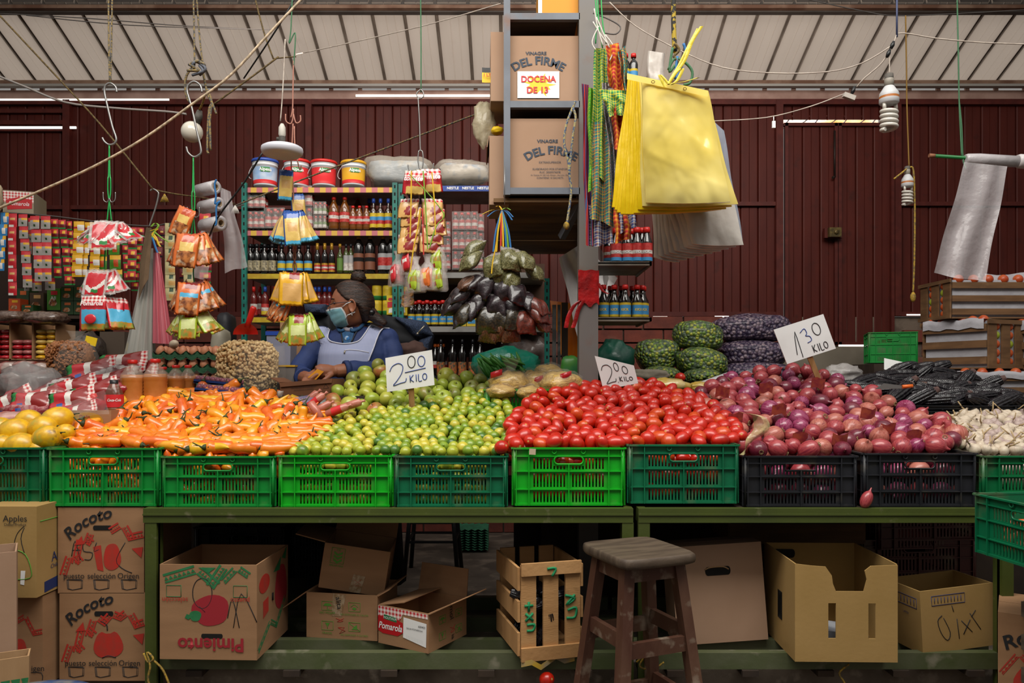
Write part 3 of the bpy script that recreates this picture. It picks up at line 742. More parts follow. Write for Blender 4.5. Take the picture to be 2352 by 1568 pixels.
rows_label(GO,22,lambda o,i,r: f"{o['c']} garlic bulb, {i} from the left in the {r} row up from the rim",lambda px: 1048)
for o in GO: del o['c']
bulk('garlic_below',garlic_mesh(1,8)[0],below(HG,.043,gp,[(2258,2440,1062,1150)],0),GM,'garlic bulbs packed below the top layer and behind the crate slots','garlic')
# --- black corn
CORN = mat('black_corn','#0e0c10',.24,hx2='#191319',scale=50,spec=.6);COB = mat('corn_stalk','#4a3230',.8,hx2='#6d564c',scale=40)
def corn_mesh(L_,r):
 mb = MB();rows = [];n = 46;seg = 52
 for i in range(n + 1):
  t = i / n;rr = r * (.72 + .28 * min(1,t * 5)) * (1 - .55 * max(0,(t - .55) / .45) ** 2)
  if i == n: rr *= .3
  k = .82 + .18 * abs(math.sin(PI * i / 2.3)) ** .7
  rows.append([Vector((rr * (k if j % 4 else k * .74) * math.cos(2 * PI * j / seg),rr * (k if j % 4 else k * .74) * math.sin(2 * PI * j / seg),L_ * (t - .5))) for j in range(seg)])
 mb.grid(rows,wrap=True);st = MB();st.tube([(0,0,-L_ * .5 + .006),(0,0,-L_ * .52),(.002,0,-L_ * .5 - .02)],[r * .66,r * .5,r * .38],9)
 return mb.mesh('black_corn',[CORN]),st.mesh('stalk',[COB])
cns = [corn_mesh(.155,.034),corn_mesh(.14,.032),corn_mesh(.175,.035)]
HC = dict(x0=1960,x1=2330,top=[(1960,885),(2010,868),(2060,850),(2090,838),(2140,845),(2200,862),(2250,880),(2330,915)],rim=[(1960,895),(2040,905),(2100,918),(2330,928)],Yf=3.4,Yb=3.95,rim0=925,top0=840)
cp = place(HC,.075,48,minf=.9)
for k,p in enumerate(sorted(cp,key=lambda v: pix(v)[0])):
 b,s = rnd.choice(cns);o = link('black_corn',b);o.location = p;a = rnd.gauss(.1,.5) + (PI if rnd.random() < .4 else 0)
 d = Vector((math.cos(a),rnd.uniform(-.5,.5),math.sin(a) * .5 + rnd.uniform(-.1,.2)));o.rotation_euler = d.to_track_quat('Z','Y').to_euler();s_ = rnd.uniform(.9,1.1);o.scale = (s_,s_,s_);link('stalk',s,o)
 tag(o,f'glossy black ear of corn, {nth(k)} from the left in the heap beyond the onions','corn','black corn heaped in the shallow black crate')
# --- apples
AM = {'green': skinmat('apple_green',['#8a9c2c','#9aa838','#7f9330'],.32,('#7c7a34',30,.68)),'yellow-green': skinmat('apple_yellow_green',['#a0a434','#aaa93e','#8f9a34'],.32,('#8a6a34',18,.64)),
  'red-blushed': skinmat('apple_blush',['#9a9638','#a86a38','#a84a34'],.32),'dull green': skinmat('apple_dull',['#6f7a30','#7f8636','#8a7c3c'],.36,('#6a5a34',24,.62))}
def apple_mesh(r,hh):
 mb = MB();pr = [(0,-hh * .74)]
 for i in range(1,13):
  a = PI * (i + .6) / 13.2;pr.append((r * math.sin(a) ** .8 * (1 + .06 * math.cos(a) * -1),-hh * math.cos(a) * (1 if 2 < i < 11 else .97)))
 pr += [(r * .16,hh * .78),(0,hh * .62)];mb.lathe(pr,18)
 st = MB();st.tube([(0,0,hh * .6),(.001,0,hh * .9),(.004,.002,hh * 1.1)],[.0016,.0014,.002],5)
 return mb.mesh('apple',[AM['green']]),st.mesh('stem',[mat('apple_stem','#4a3a22',.8)])
aps = [apple_mesh(.038,.034),apple_mesh(.036,.031),apple_mesh(.040,.036)]
HA = dict(x0=742,x1=1148,top=[(742,935),(775,900),(800,880),(830,858),(862,846),(900,858),(950,880),(1000,880),(1030,862),(1080,866),(1120,872),(1148,890)],
   rim=[(742,940),(800,945),(850,948),(900,936),(960,930),(1050,914),(1110,898),(1148,895)],Yf=3.38,Yb=3.72,rim0=945,top0=850)
ap = place(HA,.072,62,minf=.86);AO = []
ap += [P(868,838,3.72),P(841,868,3.66)]
for p in ap:
 b,s = rnd.choice(aps);q = rnd.random();c = 'green' if q < .5 else 'yellow-green' if q < .74 else 'dull green' if q < .88 else 'red-blushed'
 o = link('apple',b);o.location = p;v = Vector((rnd.uniform(-1,1),rnd.uniform(-1,.3),rnd.uniform(-.5,1))).normalized();o.rotation_euler = v.to_track_quat('Z','Y').to_euler()
 s_ = rnd.uniform(.84,1.1);o.scale = (s_,s_,s_);setmat(o,AM[c]);link('stem',s,o);tag(o,'','apple','green apples heaped behind the limes');o['c'] = c;AO.append(o)
rows_label(AO,34,lambda o,i,r: f"{o['c']} apple, {i} from the left in the {r} row up from the limes",lambda px: interp(HA['rim'],px) + 4)
for o in AO: del o['c']
bulk('apples_below',apple_mesh(.036,.033)[0],[p + Vector((rnd.uniform(-.02,.02),.03,-.055)) for p in ap],[AM['green'],AM['dull green']],'green apples packed below the top layer of the apple heap','apples')
# --- yellow passion fruit
YM = skinmat('passion_fruit_skin',['#cf9c0a','#d9aa10','#c4920c','#a8962a'],.36,('#6a4a18',22,.63),coat=.3)
mb = MB();mb.ball((0,0,0),(.047,.047,.055),18,12);yme = mb.mesh('passion_fruit',[YM]);mb = MB();mb.tube([(0,0,.05),(0,.001,.06),(.004,0,.072)],[.006,.0025,.002],6);yst = mb.mesh('stem',[PSTEM])
YF = [(34,992,34,2.96,1.35),(66,968,30,3.06,1.5),(131,965,33,3.04,1.2),(98,984,31,2.98,1.4),(108,1006,31,2.92,1.2),(48,1024,33,2.9,1.5),(-2,984,28,3.0,1.4),(149,994,22,2.98,1.2),(2,1022,26,2.9,1.3),(85,1032,24,2.91,1.5),(-40,1000,33,2.95,1.4),(-70,1020,33,2.9,1.4),(205,977,14,3.16,1.5)]
for k,(px,py,r,Y,ty) in enumerate(sorted(YF)):
 o = link('passion_fruit',yme);o.location = P(px,py,Y);o.rotation_euler = (rnd.uniform(-.4,.4),ty,rnd.uniform(-.6,.6));s_ = S(r,Y) / .05;o.scale = (s_,s_,s_);link('stem',yst,o)
 tag(o,f'speckled yellow passion fruit, {nth(k)} from the left on the dark green crate','passion fruit','yellow passion fruit at the end of the stall')
bulk('passion_fruit_below',yme,[P(px,py,2.97) for px in range(-120,110,44) for py in (1060,1095,1130)],[YM],'yellow passion fruit packed behind the slots of the dark green crate','passion fruit')
# --- price signs
CARDE = mat('card_edge','#b98a54',.8)
STICK = mat('sign_stick','#a07a4e',.7,hx2='#8a6238',scale=8,stretch=(6,6,1))
def sign(label,quad,Y,words,stick,tilt=0.0):
 """quad: px corners tl, tr, br, bl; writing in card coordinates 0..1 (u right, v down)"""
 q = [P(a,b,Y) for a,b in quad];t = thing('price_sign',label,'sign',tuple(sum(q,Vector()) / 4))
 n = (q[1] - q[0]).cross(q[3] - q[0]).normalized();n = n if n.y < 0 else -n
 mb = MB();mb.poly(q,.006,n,0);mb.obj('card',[mat('sign_card','#dcdcdb',.4,hx2='#c9c8c6',scale=5,lo=.5,hi=.8)],t,True)
 f = lambda u,v: (q[0].lerp(q[1],u)).lerp(q[3].lerp(q[2],u),v) + n * .0012
 for m,r,lines in words: strokes(lines,r,m,'writing',t,f)
 if stick:
  a,b = P(stick[0],stick[1],Y + .006),P(stick[2],stick[3],Y + .03);mb = MB();mb.bar(a,b,.024,.006,up=(0,1,0));mb.obj('stick',STICK,t,True)
TWO = [(.08,.42),(.14,.28),(.27,.22),(.36,.32),(.33,.52),(.22,.72),(.14,.84),(.3,.8),(.4,.78),(.42,.68)]
def O(u,v,a,b): return [(u + a * math.sin(t * PI / 5),v - b * math.cos(t * PI / 5)) for t in range(11)]
KILO = lambda u,v,w_,h: [[(u,v),(u,v + h)],[(u + w_ * .2,v),(u + .01,v + h * .55),(u + w_ * .2,v + h)],[(u + w_ * .36,v),(u + w_ * .36,v + h)],[(u + w_ * .5,v),(u + w_ * .5,v + h),(u + w_ * .68,v + h)],O(u + w_ * .86,v + h * .5,w_ * .12,h * .45)]
sign('white price sign reading 2.00 kilo on a stick in the apples',[(885,822),(992,803),(998,884),(889,900)],3.30,[(BLUEINK,.0018,[TWO,O(.76,.27,.075,.15),[(.40,.52),(.84,.48)]] + KILO(.5,.62,.36,.2)),(INK,.0018,[O(.55,.24,.08,.17)])],(944,885,947,945))
sign('leaning price sign reading 2.00 kilo against the grey post',[(1366,817),(1456,839),(1466,880),(1386,895)],3.42,[(INK,.0015,[TWO,O(.5,.24,.06,.16),O(.72,.32,.07,.17),[(.46,.82),(.47,.83)]] + KILO(.52,.62,.36,.18))],None)
sign('white price sign reading 1.30 kilo on a stick in the onions',[(1777,757),(1891,721),(1920,800),(1808,836)],3.45,[(INK,.0018,[[(.25,.84),(.36,.22),(.34,.95)],O(.77,.33,.075,.17)] + KILO(.58,.72,.3,.2)),(BLUEINK,.0018,[[(.45,.3),(.55,.22),(.57,.36),(.53,.42),(.6,.46),(.61,.58),(.52,.62)]])],(1858,815,1880,870))
# ---------------------------------------------------------------- cartons, wooden crate and stool below the stall
KR = mat('cardboard','#9a7452',.85,hx2='#8c6848',scale=3,lo=.35,hi=.7,bump=.05,bscale=90,stretch=(1,1,6),hx3='#7a5a3e',scale3=6,lo3=.6,hi3=.85)
KR2 = mat('pale_cardboard','#a98660',.85,hx2='#9b7853',scale=3,lo=.35,hi=.7,bump=.05,bscale=90,stretch=(6,1,1),hx3='#86684a',scale3=5,lo3=.6,hi3=.85)
KR3 = mat('yellowish_cardboard','#a3834f',.85,hx2='#94753f',scale=3,lo=.35,hi=.7,bump=.05,bscale=60,hx3='#7f6236',scale3=5,lo3=.6,hi3=.85)
KRP = mat('pinkish_cardboard','#a2826a',.8,hx2='#98785f',scale=2,bump=.03,bscale=60)
KIN = mat('cardboard_inside','#7c5d40',.9,hx2='#6d5037',scale=5)
HOLE = mat('hole_dark','#0a0705',.9)  # near-black; flat patches of it paint the shade inside holes and slots
PRED = mat('carton_red','#b02a1e',.7,hx2='#a03326',scale=30);PGRN = mat('carton_green','#1f6a3c',.7,hx2='#2b7446',scale=30);PGR2 = mat('carton_leaf_green','#4f8a2e',.7);PBLU = mat('carton_blue','#1f2c5c',.7)
PINK = mat('carton_ink','#1d1d20',.7)
class Face:
 def __init__(s,t,M,W,H): s.t,s.M,s.W,s.H = t,M,W,H
 def p(s,u,v,o=.0012): return s.M @ Vector(((u - .5) * s.W,-o,(1 - v) * s.H))
 def polys(s,name,m,lst,o=.0012):
  mb = MB();n = s.M.to_3x3() @ Vector((0,-1,0))
  for k,uv in enumerate(lst): mb.poly([s.p(u,v,o + k * 1.5e-5) for u,v in uv],.0004,n)
  return mb.obj(name,m,s.t)
 def lines(s,name,m,lst,r=.002):
  mb = MB()
  for ln in lst: mb.tube([s.p(u,v,.0003) for u,v in (ln if len(ln) < 7 and ln[0] == ln[-1] else smooth(ln,3))],r,5)
  return mb.obj(name,m,s.t)
 def text(s,body,u,v,size,m=None,rot=0.0,name='lettering',**k):
  return text(body,size,s.M @ T(((u - .5) * s.W,-.0026,(1 - v) * s.H)) @ RY(-rot),m or PINK,name,s.t,False,**k)
def G(px,py,z): Y = (CH - z) * F / (py - HY);return P(px,py,Y)
def carton(label,loc,rz,W,D,H,m=KR,opened=True,rot=(0,0),flaps=(),group=None,name='cardboard_box',notch=None):
 """front face centred at loc (bottom), depth away from the viewer; flaps: (side, angle from upright outwards in degrees, length)"""
 t = thing(name,label,'box',loc,(rot[0],rot[1],rz),group)
 mb = MB();th = .005
 if notch: notch(mb,W,H)
 else: mb.box((0,th / 2,H / 2),(W,th,H))
 mb.box((0,D - th / 2,H / 2),(W,th,H))
 for sx in (-1,1): mb.box((sx * (W - th) / 2,D / 2,H / 2),(th,D - 2 * th,H))
 mb.box((0,D / 2,th / 2),(W - 2 * th,D - 2 * th,th))
 if not opened:
  mb.box((0,D * .25 - .001,H + th / 2),(W,D * .5 - .002,th));mb.box((0,D * .75 + .001,H + th / 2),(W,D * .5 - .002,th))
  mb.box((0,D / 2,H - th),(W - 2 * th,D - 2 * th,th))
 mb.obj('body',m,t)
 for side,ang,ln in flaps:
  a = math.radians(ang);mb = MB()
  if side in 'fb':
   s_ = -1 if side == 'f' else 1;y0 = 0 if side == 'f' else D;d = Vector((0,s_ * math.sin(a),math.cos(a))) * ln;k = .96
   pts = [Vector((-W / 2,y0,H)),Vector((W / 2,y0,H)),Vector((W / 2 * k,y0,H)) + d,Vector((-W / 2 * k,y0,H)) + d];n = Vector((0,-math.cos(a),s_ * math.sin(a)))
  else:
   s_ = -1 if side == 'l' else 1;d = Vector((s_ * math.sin(a),0,math.cos(a))) * ln
   pts = [Vector((s_ * W / 2,0,H)),Vector((s_ * W / 2,D,H)),Vector((s_ * W / 2,D * .97,H)) + d,Vector((s_ * W / 2,D * .03,H)) + d];n = Vector((-math.cos(a),0,s_ * math.sin(a)))
  mb.poly(pts,.004,n);mb.obj('flap',m,t)
 t['fr'] = 0;del t['fr']
 fr = Face(t,Matrix(),W,H);ri = Face(t,T((W / 2,D / 2,0)) @ RZ(PI / 2),D,H);le = Face(t,T((-W / 2,D / 2,0)) @ RZ(-PI / 2),D,H)
 return t,fr,ri,le
def carton_at(label,fl,fr,z0,D,H,**k):
 a,b = G(fl[0],fl[1],z0),G(fr[0],fr[1],z0);d = b - a
 return carton(label,(a + b) / 2,math.atan2(d.y,d.x),d.length,D,H,**k)
def blob(cu,cv,ru,rv,n=22,wob=.08,ph=0.0,notch=0.0):
 return [(cu + ru * math.cos(a) * (1 + wob * math.sin(3 * a + ph)),cv + rv * math.sin(a) * (1 + wob * math.cos(2 * a + ph)) + notch * max(0,math.cos(2 * (a + PI / 2))) ** 6 * rv * (1 if math.sin(a) < 0 else -.5)) for a in [2 * PI * i / n for i in range(n)]]
def pill(cu,cv,ru,rv,k=6):
 r = rv;out = []
 for i in range(k + 1): a = -PI / 2 + PI * i / k;out.append((cu + ru - r * .6 + r * .6 * math.cos(a),cv + r * math.sin(a)))
 for i in range(k + 1): a = PI / 2 + PI * i / k;out.append((cu - ru + r * .6 + r * .6 * math.cos(a),cv + r * math.sin(a)))
 return out
def zigzag(path,wid,teeth):
 """a decorated zigzag band: outer and inner strips with teeth between, along (u, v) points"""
 out = []
 for (u0,v0),(u1,v1) in zip(path,path[1:]):
  L_ = math.hypot(u1 - u0,v1 - v0);du,dv = (u1 - u0) / L_,(v1 - v0) / L_;nu,nv = dv,-du
  def q(s,w_): return (u0 + du * L_ * s + nu * w_ * wid,v0 + dv * L_ * s + nv * w_ * wid)
  out.append([q(0,.75),q(1,.75),q(1,1),q(0,1)]);out.append([q(0,0),q(1,0),q(1,.2),q(0,.2)])
  for k in range(teeth): out.append([q(k / teeth,.3),q((k + .9) / teeth,.3),q((k + .45) / teeth,.66)])
 return out
def rocoto(fr,worn=False,tag_=''):
 fr.text('Rocoto',.33,.145,.060,PINK,.50,bold=.0012,shear=.25,arc=.26,sx=1.08)
 fr.polys('hand_hole',HOLE,[pill(.52,.225,.11,.028)],.0016)
 path = [(.10,.80),(.17,.60),(.24,.68),(.30,.42),(.38,.50),(.44,.31),(.53,.37),(.62,.27),(.72,.31),(.80,.25),(.88,.40),(1.0,.36)] if not worn else [(.10,.80),(.17,.58),(.24,.66),(.30,.38),(.37,.44),(.42,.31)]
 lst = zigzag(path,.085,5)
 if worn: lst += zigzag([(.63,.30),(.74,.23),(.82,.38),(1.0,.34)],.085,5)
 lst += [[(.86,.47),(.99,.45),(.97,.58)],[(.19,.43),(.28,.32),(.30,.42)]]
 fr.polys('zigzag_print',PRED,lst)
 if worn: fr.polys('pepper_print',PRED,[[(.41,.45),(.50,.43),(.53,.74),(.46,.72)],blob(.63,.57,.10,.17,ph=.4)])
 else:
  fr.polys('pepper_print',PRED,[blob(.57,.58,.17,.175,ph=.3,notch=.25)],.0014);fr.lines('stem_print',PINK,[[(.56,.42),(.55,.35),(.48,.31)],[(.50,.735),(.57,.71),(.66,.73)]],.0022)
 for s_,u in (('puesto',.19),('selección',.51),('Origen',.82)): fr.text(s_,u,.795,.030,PINK,sx=.95)
 lst = []
 for u in (.19,.50,.82):
  for o in (0,.014): lst.append([(u - .085 + o,.84),(u + .085 + o,.835 + o),(u + .08 + o,.94),(u - .02,.96),(u - .075 + o,.945),(u - .085 + o,.84)])
 fr.lines('box_print',PINK,lst,.0013)
ZS = P(0,1502,YC)[2]
# left stack
zb = P(0,1562,2.85)[2]
t,fr,ri,le = carton('upper worn pepper carton with A50 scrawled, under the orange pepper crate',P(232,1362,2.85),0,S(198,2.85),.42,S(194,2.85),opened=False)
rocoto(fr,True);fr.lines('scrawl',PINK,[[(.16,.56),(.20,.38),(.26,.60)],[(.17,.49),(.27,.49)],[(.38,.40),(.30,.40),(.30,.50),(.40,.52),(.38,.6),(.31,.6)],[(.45,.40),(.42,.50),(.48,.48)],[(.78,.4),(.68,.6),(.74,.7),(.86,.76)]],.0016)
t,fr,ri,le = carton('lower pepper carton with a whole red pepper print, bottom of its stack',P(235,1563,2.85),0,S(197,2.85),.42,S(199,2.85),opened=False)
rocoto(fr)
t,fr,ri,le = carton('apple carton with green arch print, left of the pepper cartons',P(20,1372,2.74),-.02,S(130,2.74),.36,S(206,2.74),m=KR3,opened=False)
fr.text('Apples',.62,.12,.032,PINK);fr.text('Chilean Produce',.62,.185,.015,PINK,sx=.8)
fr.lines('leaf_print',PINK,[[(.62,.52),(.6,.4),(.66,.28),(.78,.2)],[(.78,.22),(.72,.34),(.78,.5)]],.0014);fr.lines('arch_print',PGR2,[[(.2,.6),(.3,.5),(.6,.47),(.8,.52),(.9,.68),(.88,.78),(.6,.8)]],.0018);fr.polys('label_print',PRED,[blob(.55,.6,.07,.06)]);fr.polys('paper_tag',WHITE,[[(.72,.70),(.80,.70),(.78,.86),(.71,.85)]])
ri.text('Apples',.42,.60,.050,PBLU,.06);ri.text('Chilean Produce',.42,.70,.022,PBLU,.06);ri.polys('band_print',PBLU,[[(.12,.86),(.98,.80),(.98,.92),(.12,.98)]]);ri.text('Apples',.5,.89,.03,KR2,.05);ri.lines('line_print',PGR2,[[(.05,.16),(.6,.17)]],.002)
t,fr,ri,le = carton('dim pepper carton under the apple carton',P(30,1580,2.78),0,S(136,2.78),.36,S(208,2.78),opened=False)
fr.polys('zigzag_print',PRED,zigzag([(.55,.3),(.7,.24),(.84,.42),(1,.40)],.06,4) + [blob(.62,.6,.12,.16)]);fr.text('Origen',.84,.78,.03);fr.lines('box_print',PINK,[[(.7,.83),(.98,.83),(.96,.95),(.7,.95)]],.0013)
t,fr,ri,le = carton('plain tall carton at the edge with a round hand hole',P(38,1524,2.55) - Vector((.1 * math.cos(.55),.1 * math.sin(.55),0)),.55,.2,.16,S(258,2.55),m=KRP)
fr.polys('hand_hole',KIN,[blob(.15,.57,.06,.11,wob=0)])
t,fr,ri,le = carton('low carton with green and yellow band in front of the plain one',P(2,1640,2.42),.5,S(110,2.42),.08,S(125,2.42),m=KR2)
fr.polys('band_print',PGRN,[[(.5,.4),(.6,.75),(.66,.4)],[(.68,.4),(.78,.75),(.84,.4)],[(.86,.4),(.94,.7),(.99,.4)]]);fr.polys('yellow_print',YEL,[[(.2,.45),(.45,.42),(.45,.7),(.2,.74)]])
mb = MB();mb.lathe([(0,.0),(.13,0),(.17,.345),(.185,.349),(.185,.357),(.165,.357),(.125,.02),(0,.02)],32,T((P(60,0,2.15)[0],2.14,0.004)))
tag(mb.obj('blue_basin',mat('scuffed_blue','#253c66',.6,hx2='#6a6660',scale=14)),'scuffed blue plastic basin on the floor at the corner','basin')
# pimiento carton (printed upside down)
t,fr,ri,le = carton_at('large open pepper carton printed upside down, on the shelf under the lime crates',(367,1513),(590,1516),ZS,.34,.342)
U = Face(t,Matrix.Translation((0,0,fr.H)) @ RY(PI),fr.W,fr.H)
U.text('Pimiento',.47,.165,.068,mat('carton_dark_red','#96202a',.7),bold=.0016);U.polys('hand_hole',HOLE,[pill(.46,.25,.11,.024)],.0016)
U.polys('pepper_print',mat('carton_dark_red','#96202a'),[blob(.47,.52,.19,.17,ph=1.0)]);U.polys('pepper_stem_print',PGRN,[blob(.63,.46,.06,.06),[(.66,.46),(.70,.42),(.74,.44),(.72,.48)]],.0018)
U.text('selección',.84,.63,.026,PRED);U.text('puesto',.17,.63,.026,PRED)
U.lines('box_print',PGRN,[[(.78,.66),(.93,.66),(.93,.78),(.78,.78),(.78,.66)],[(.1,.66),(.24,.66),(.24,.78),(.1,.78),(.1,.66)]],.0012)
U.polys('zigzag_print',PGRN,zigzag([(.94,.80),(.62,.90),(.44,.74),(.30,.95)],.10,7) + zigzag([(.32,.80),(.2,.93),(.1,.86)],.07,4) + [[(.6,.97),(.42,.97),(.5,.91)]])
fr.lines('scrawl',PINK,[O(.44,.30,.1,.16),[(.41,.44),(.47,.50)],[(.70,.56),(.75,.36),(.82,.66)],[(.76,.66),(.84,.30),(1.0,.60)]],.0016)
ri.polys('seal_print',PRED,[blob(.22,.25,.16,.10,30,.0),[(.18,.44),(.34,.42),(.34,.58),(.18,.62)]]);ri.polys('pepper_print',mat('carton_dark_red','#96202a'),[blob(.75,.42,.2,.27)]);ri.polys('zigzag_print',PGRN,zigzag([(.05,.95),(.4,.75),(.6,.85),(.9,.6)],.06,5) + [[(.5,.2),(.75,.08),(.7,.22)],[(.78,.1),(.95,.0),(.9,.14)]])
ri.lines('hand_hole',HOLE,[[(.47,.42),(.47,.5)]],.006)
# two tumbled tomato sauce cartons
ICON = lambda f,m,pts: f.lines('icon_print',m,pts,.0011)
def icons(f,us,vs,k=.08):
 L_ = [];pol = []
 for i,(u,v) in enumerate([(a,b) for b in vs for a in us]):
  L_.append([(u - k,v - k * 1.2),(u + k,v - k * 1.2),(u + k,v + k * 1.2),(u - k,v + k * 1.2),(u - k,v - k * 1.2)])
  if i == 0: pol.append([(u - k * .8,v),(u - k * .4,v - k * .7),(u + k * .4,v - k * .7),(u + k * .8,v)]);L_.append([(u,v),(u,v + k),(u + k * .3,v + k * .8)])
  if i == 1: L_.append([(u - k * .6,v),(u,v - k * .7),(u + k * .6,v)]);pol.append(blob(u,v + k * .4,k * .35,k * .35,10,0))
  if i == 2: pol.append([(u - k * .4,v - k * .8),(u + k * .4,v - k * .8),(u + k * .1,v + k * .1),(u - k * .1,v + k * .1)]);L_.append([(u,v),(u,v + k * .8)])
  if i == 3: pol.append([(u - k * .5,v + k * .7),(u + k * .4,v - k * .7),(u + k * .5,v + k * .7)]);L_.append([(u - k * .9,v - k),(u + k * .9,v + k)])
 f.lines('icon_outline',PGR2,L_,.0011);f.polys('icon_print',PGR2,pol)
t,fr,ri,le = carton_at('tumbled carton with green care symbols under the open chevron carton',(704,1462),(867,1472),ZS,.24,.175,flaps=(('l',125,.15),('r',60,.05)))
icons(fr,(.30,.68),(.28,.72));fr.text('NO MOJAR',.30,.43,.013,PGR2);fr.text('NO EXPONER AL CALOR',.68,.45,.010,PGR2);fr.text('FRAGIL',.30,.88,.013,PGR2);fr.text('NO EXPONER A OLORES',.68,.90,.010,PGR2)
TAPE = mat('printed_tape','#8a6c4c',.25,hx2='#a99478',scale=60);fr.polys('tape',TAPE,[[(.38,0),(.56,.02),(.50,.5),(.36,.5)]]);fr.text('alita',.46,.2,.03,PINK,-1.4);fr.lines('knot_print',PRED,[[(.45,.75),(.55,.82),(.47,.88),(.54,.74),(.45,.75)],[(.42,.55),(.52,.6),(.44,.62),(.53,.54)]],.0013)
t,fr,ri,le = carton('open carton with green chevrons lying tilted on another carton',P(806,1359,3.03),.05,S(152,3.0),.22,S(106,3.0),rot=(.05,.16),flaps=(('l',84,.12),('b',20,.12)))
fr.lines('chevron_print',PGR2,[[(.12,.08),(.32,.08),(.32,.42),(.12,.42),(.12,.08)]],.0012);fr.polys('chevron_print',PGR2,[[(.16,v),(.22,v + .06),(.29,v),(.29,v + .05),(.22,v + .11),(.16,v + .05)] for v in (.15,.23,.31)]);fr.text('14',.22,.12,.016,PGR2);fr.text('APILAR MAX',.22,.47,.010,PGR2)
fr.polys('tape',TAPE,[[(.5,.6),(.68,.62),(.64,1),(.46,1)]]);fr.lines('knot_print',PRED,[[(.52,.72),(.64,.82),(.53,.84),(.63,.7)]],.0013);le.polys('zigzag_print',PRED,[[(.7,.1),(.98,.1),(.98,.8),(.8,.8)]])
CHECK = grid_mat('red_white_check',['#b8232a','#e3d9d2'],'check',60,60,(0,2));OVALR = mat('oval_red','#b0141c',.5)
t,fr,ri,le = carton_at('open tomato sauce carton with a red oval label and a white bar code sticker',(869,1475),(984,1501),ZS,.25,.146,flaps=(('r',62,.11),('b',10,.11),('l',-78,.12)))
fr.polys('check_print',CHECK,[[(0,.02),(.99,.02),(.99,.14),(.5,.14),(.45,.3),(0,.3)]]);fr.polys('oval_print',OVALR,[[(0,.28),(.3,.26),(.5,.36),(.52,.6),(.4,.72),(.1,.72),(0,.66)]],.0016);fr.text('Pomarola',.25,.52,.036,WHITE,shear=.25,sx=.82,bold=.0006);fr.polys('green_print',PGRN,[[(.12,.22),(.38,.26),(.38,.38),(.12,.34)]],.0018);fr.text('MOLITALIA',.25,.30,.013,WHITE)
fr.polys('sticker',WHITE,[[(.52,.2),(.97,.26),(.96,.86),(.51,.72)]],.002);f2 = Face(t,Matrix.Translation((0,-.001,0)),fr.W,fr.H);f2.text('SALSA POMAROLA',.74,.46,.009);f2.text('600403',.88,.36,.011);f2.lines('bar_code',PINK,[[(.58 + .022 * i,.64 + .004 * i),(.58 + .022 * i,.74 + .004 * i)] for i in range(15)],.0008)
icons(ri,(.35,.78),(.3,.72));ri.text('mol',.58,.22,.035,PINK,-1.5);ri.text('ia',.62,.86,.03,PINK,-1.5);ri.lines('knot_print',PRED,[[(.55,.6),(.68,.7),(.57,.74),(.68,.58)]],.0013)
# wooden corn crate
WOODP = mat('pale_wood','#b98d5c',.75,hx2='#a67a4b',scale=3,lo=.35,hi=.7,stretch=(1,1,7),bump=.15,bscale=50,hx3='#8a633a',scale3=11,lo3=.62,hi3=.75)
WOODS = mat('pale_wood_side','#b98d5c',.75,hx2='#a67a4b',scale=3,lo=.35,hi=.7,stretch=(1,7,1),bump=.15,bscale=50,hx3='#8a633a',scale3=11,lo3=.62,hi3=.75)
a,b = G(1195,1514,ZS),G(1332,1500,ZS);d = b - a;W = d.length;H = .345;D = .30
t = thing('wooden_crate','pale wooden slat crate with black corn inside, green letters on its end','crate',(a + b) / 2,(0,0,math.atan2(d.y,d.x)))
def plank(c,s_,m,r=None): mb = MB();mb.box(c,s_,r);mb.obj('slat',m,t)
for x in (-.37,0.0,.37): plank((x * W,0,H / 2),(W * .25,.012,H * .96),WOODP)
for z in (.055,.94): plank((0,-.012,H * z),(W * 1.0,.012,H * (.14 if z < .5 else .13)),WOODS)
for y in (.06,.5,.94): plank((W * (y - .5) * .8,D,H / 2),(W * .26,.012,H * .96),WOODP)
for sx in (-1,1):
 for z,h in ((.84,.24),(.50,.22),(.16,.24)): plank((sx * (W / 2 + .006),D / 2,H * z),(.01,D * 1.02,H * h),WOODS)
plank((0,D / 2,.008),(W,D,.01),WOODS)
fr = Face(t,T((0,-.019,0)),W,H);GP = mat('green_marker','#17804f',.7)
fr.lines('writing',GP,[[(.42,.06),(.56,.06),(.5,.14)]],.005);fr2 = Face(t,T((0,-.007,0)),W,H)
fr2.lines('writing',GP,[[(.06,.44),(.2,.44)],[(.13,.40),(.13,.50)],[(.08,.52),(.2,.6)],[(.2,.52),(.08,.6)],[(.1,.64),(.22,.64),(.2,.70),(.1,.7)],[(.74,.36),(.9,.4),(.76,.46),(.9,.36)],[(.78,.52),(.92,.50),(.9,.60),(.76,.60)]],.005)
q = [Vector((rnd.uniform(-.38,.38) * W,rnd.uniform(.05,.95) * D,rnd.uniform(.1,.62) * H)) for _ in range(46)]
Mx = Matrix.Translation((a + b) / 2) @ RZ(math.atan2(d.y,d.x))
bulk('black_corn_pile',corn_mesh(.13,.024)[0],[Mx @ v for v in q[:26]],[CORN],'black corn filling the pale wooden crate','corn',(.8,.9))
mb = MB();mb.grid([[Mx @ Vector((-W * .5 + W * .9 * i / 6,-.012 - .02 * math.sin(i),-.004 + .012 * math.sin(i * 2.1) - .02 * j)) for i in range(7)] for j in (0,1)]);tag(mb.obj('newspaper',mat('newsprint','#8f8a80',.9,hx2='#b8952c',scale=9)),'crumpled newspaper under the pale wooden crate','paper')
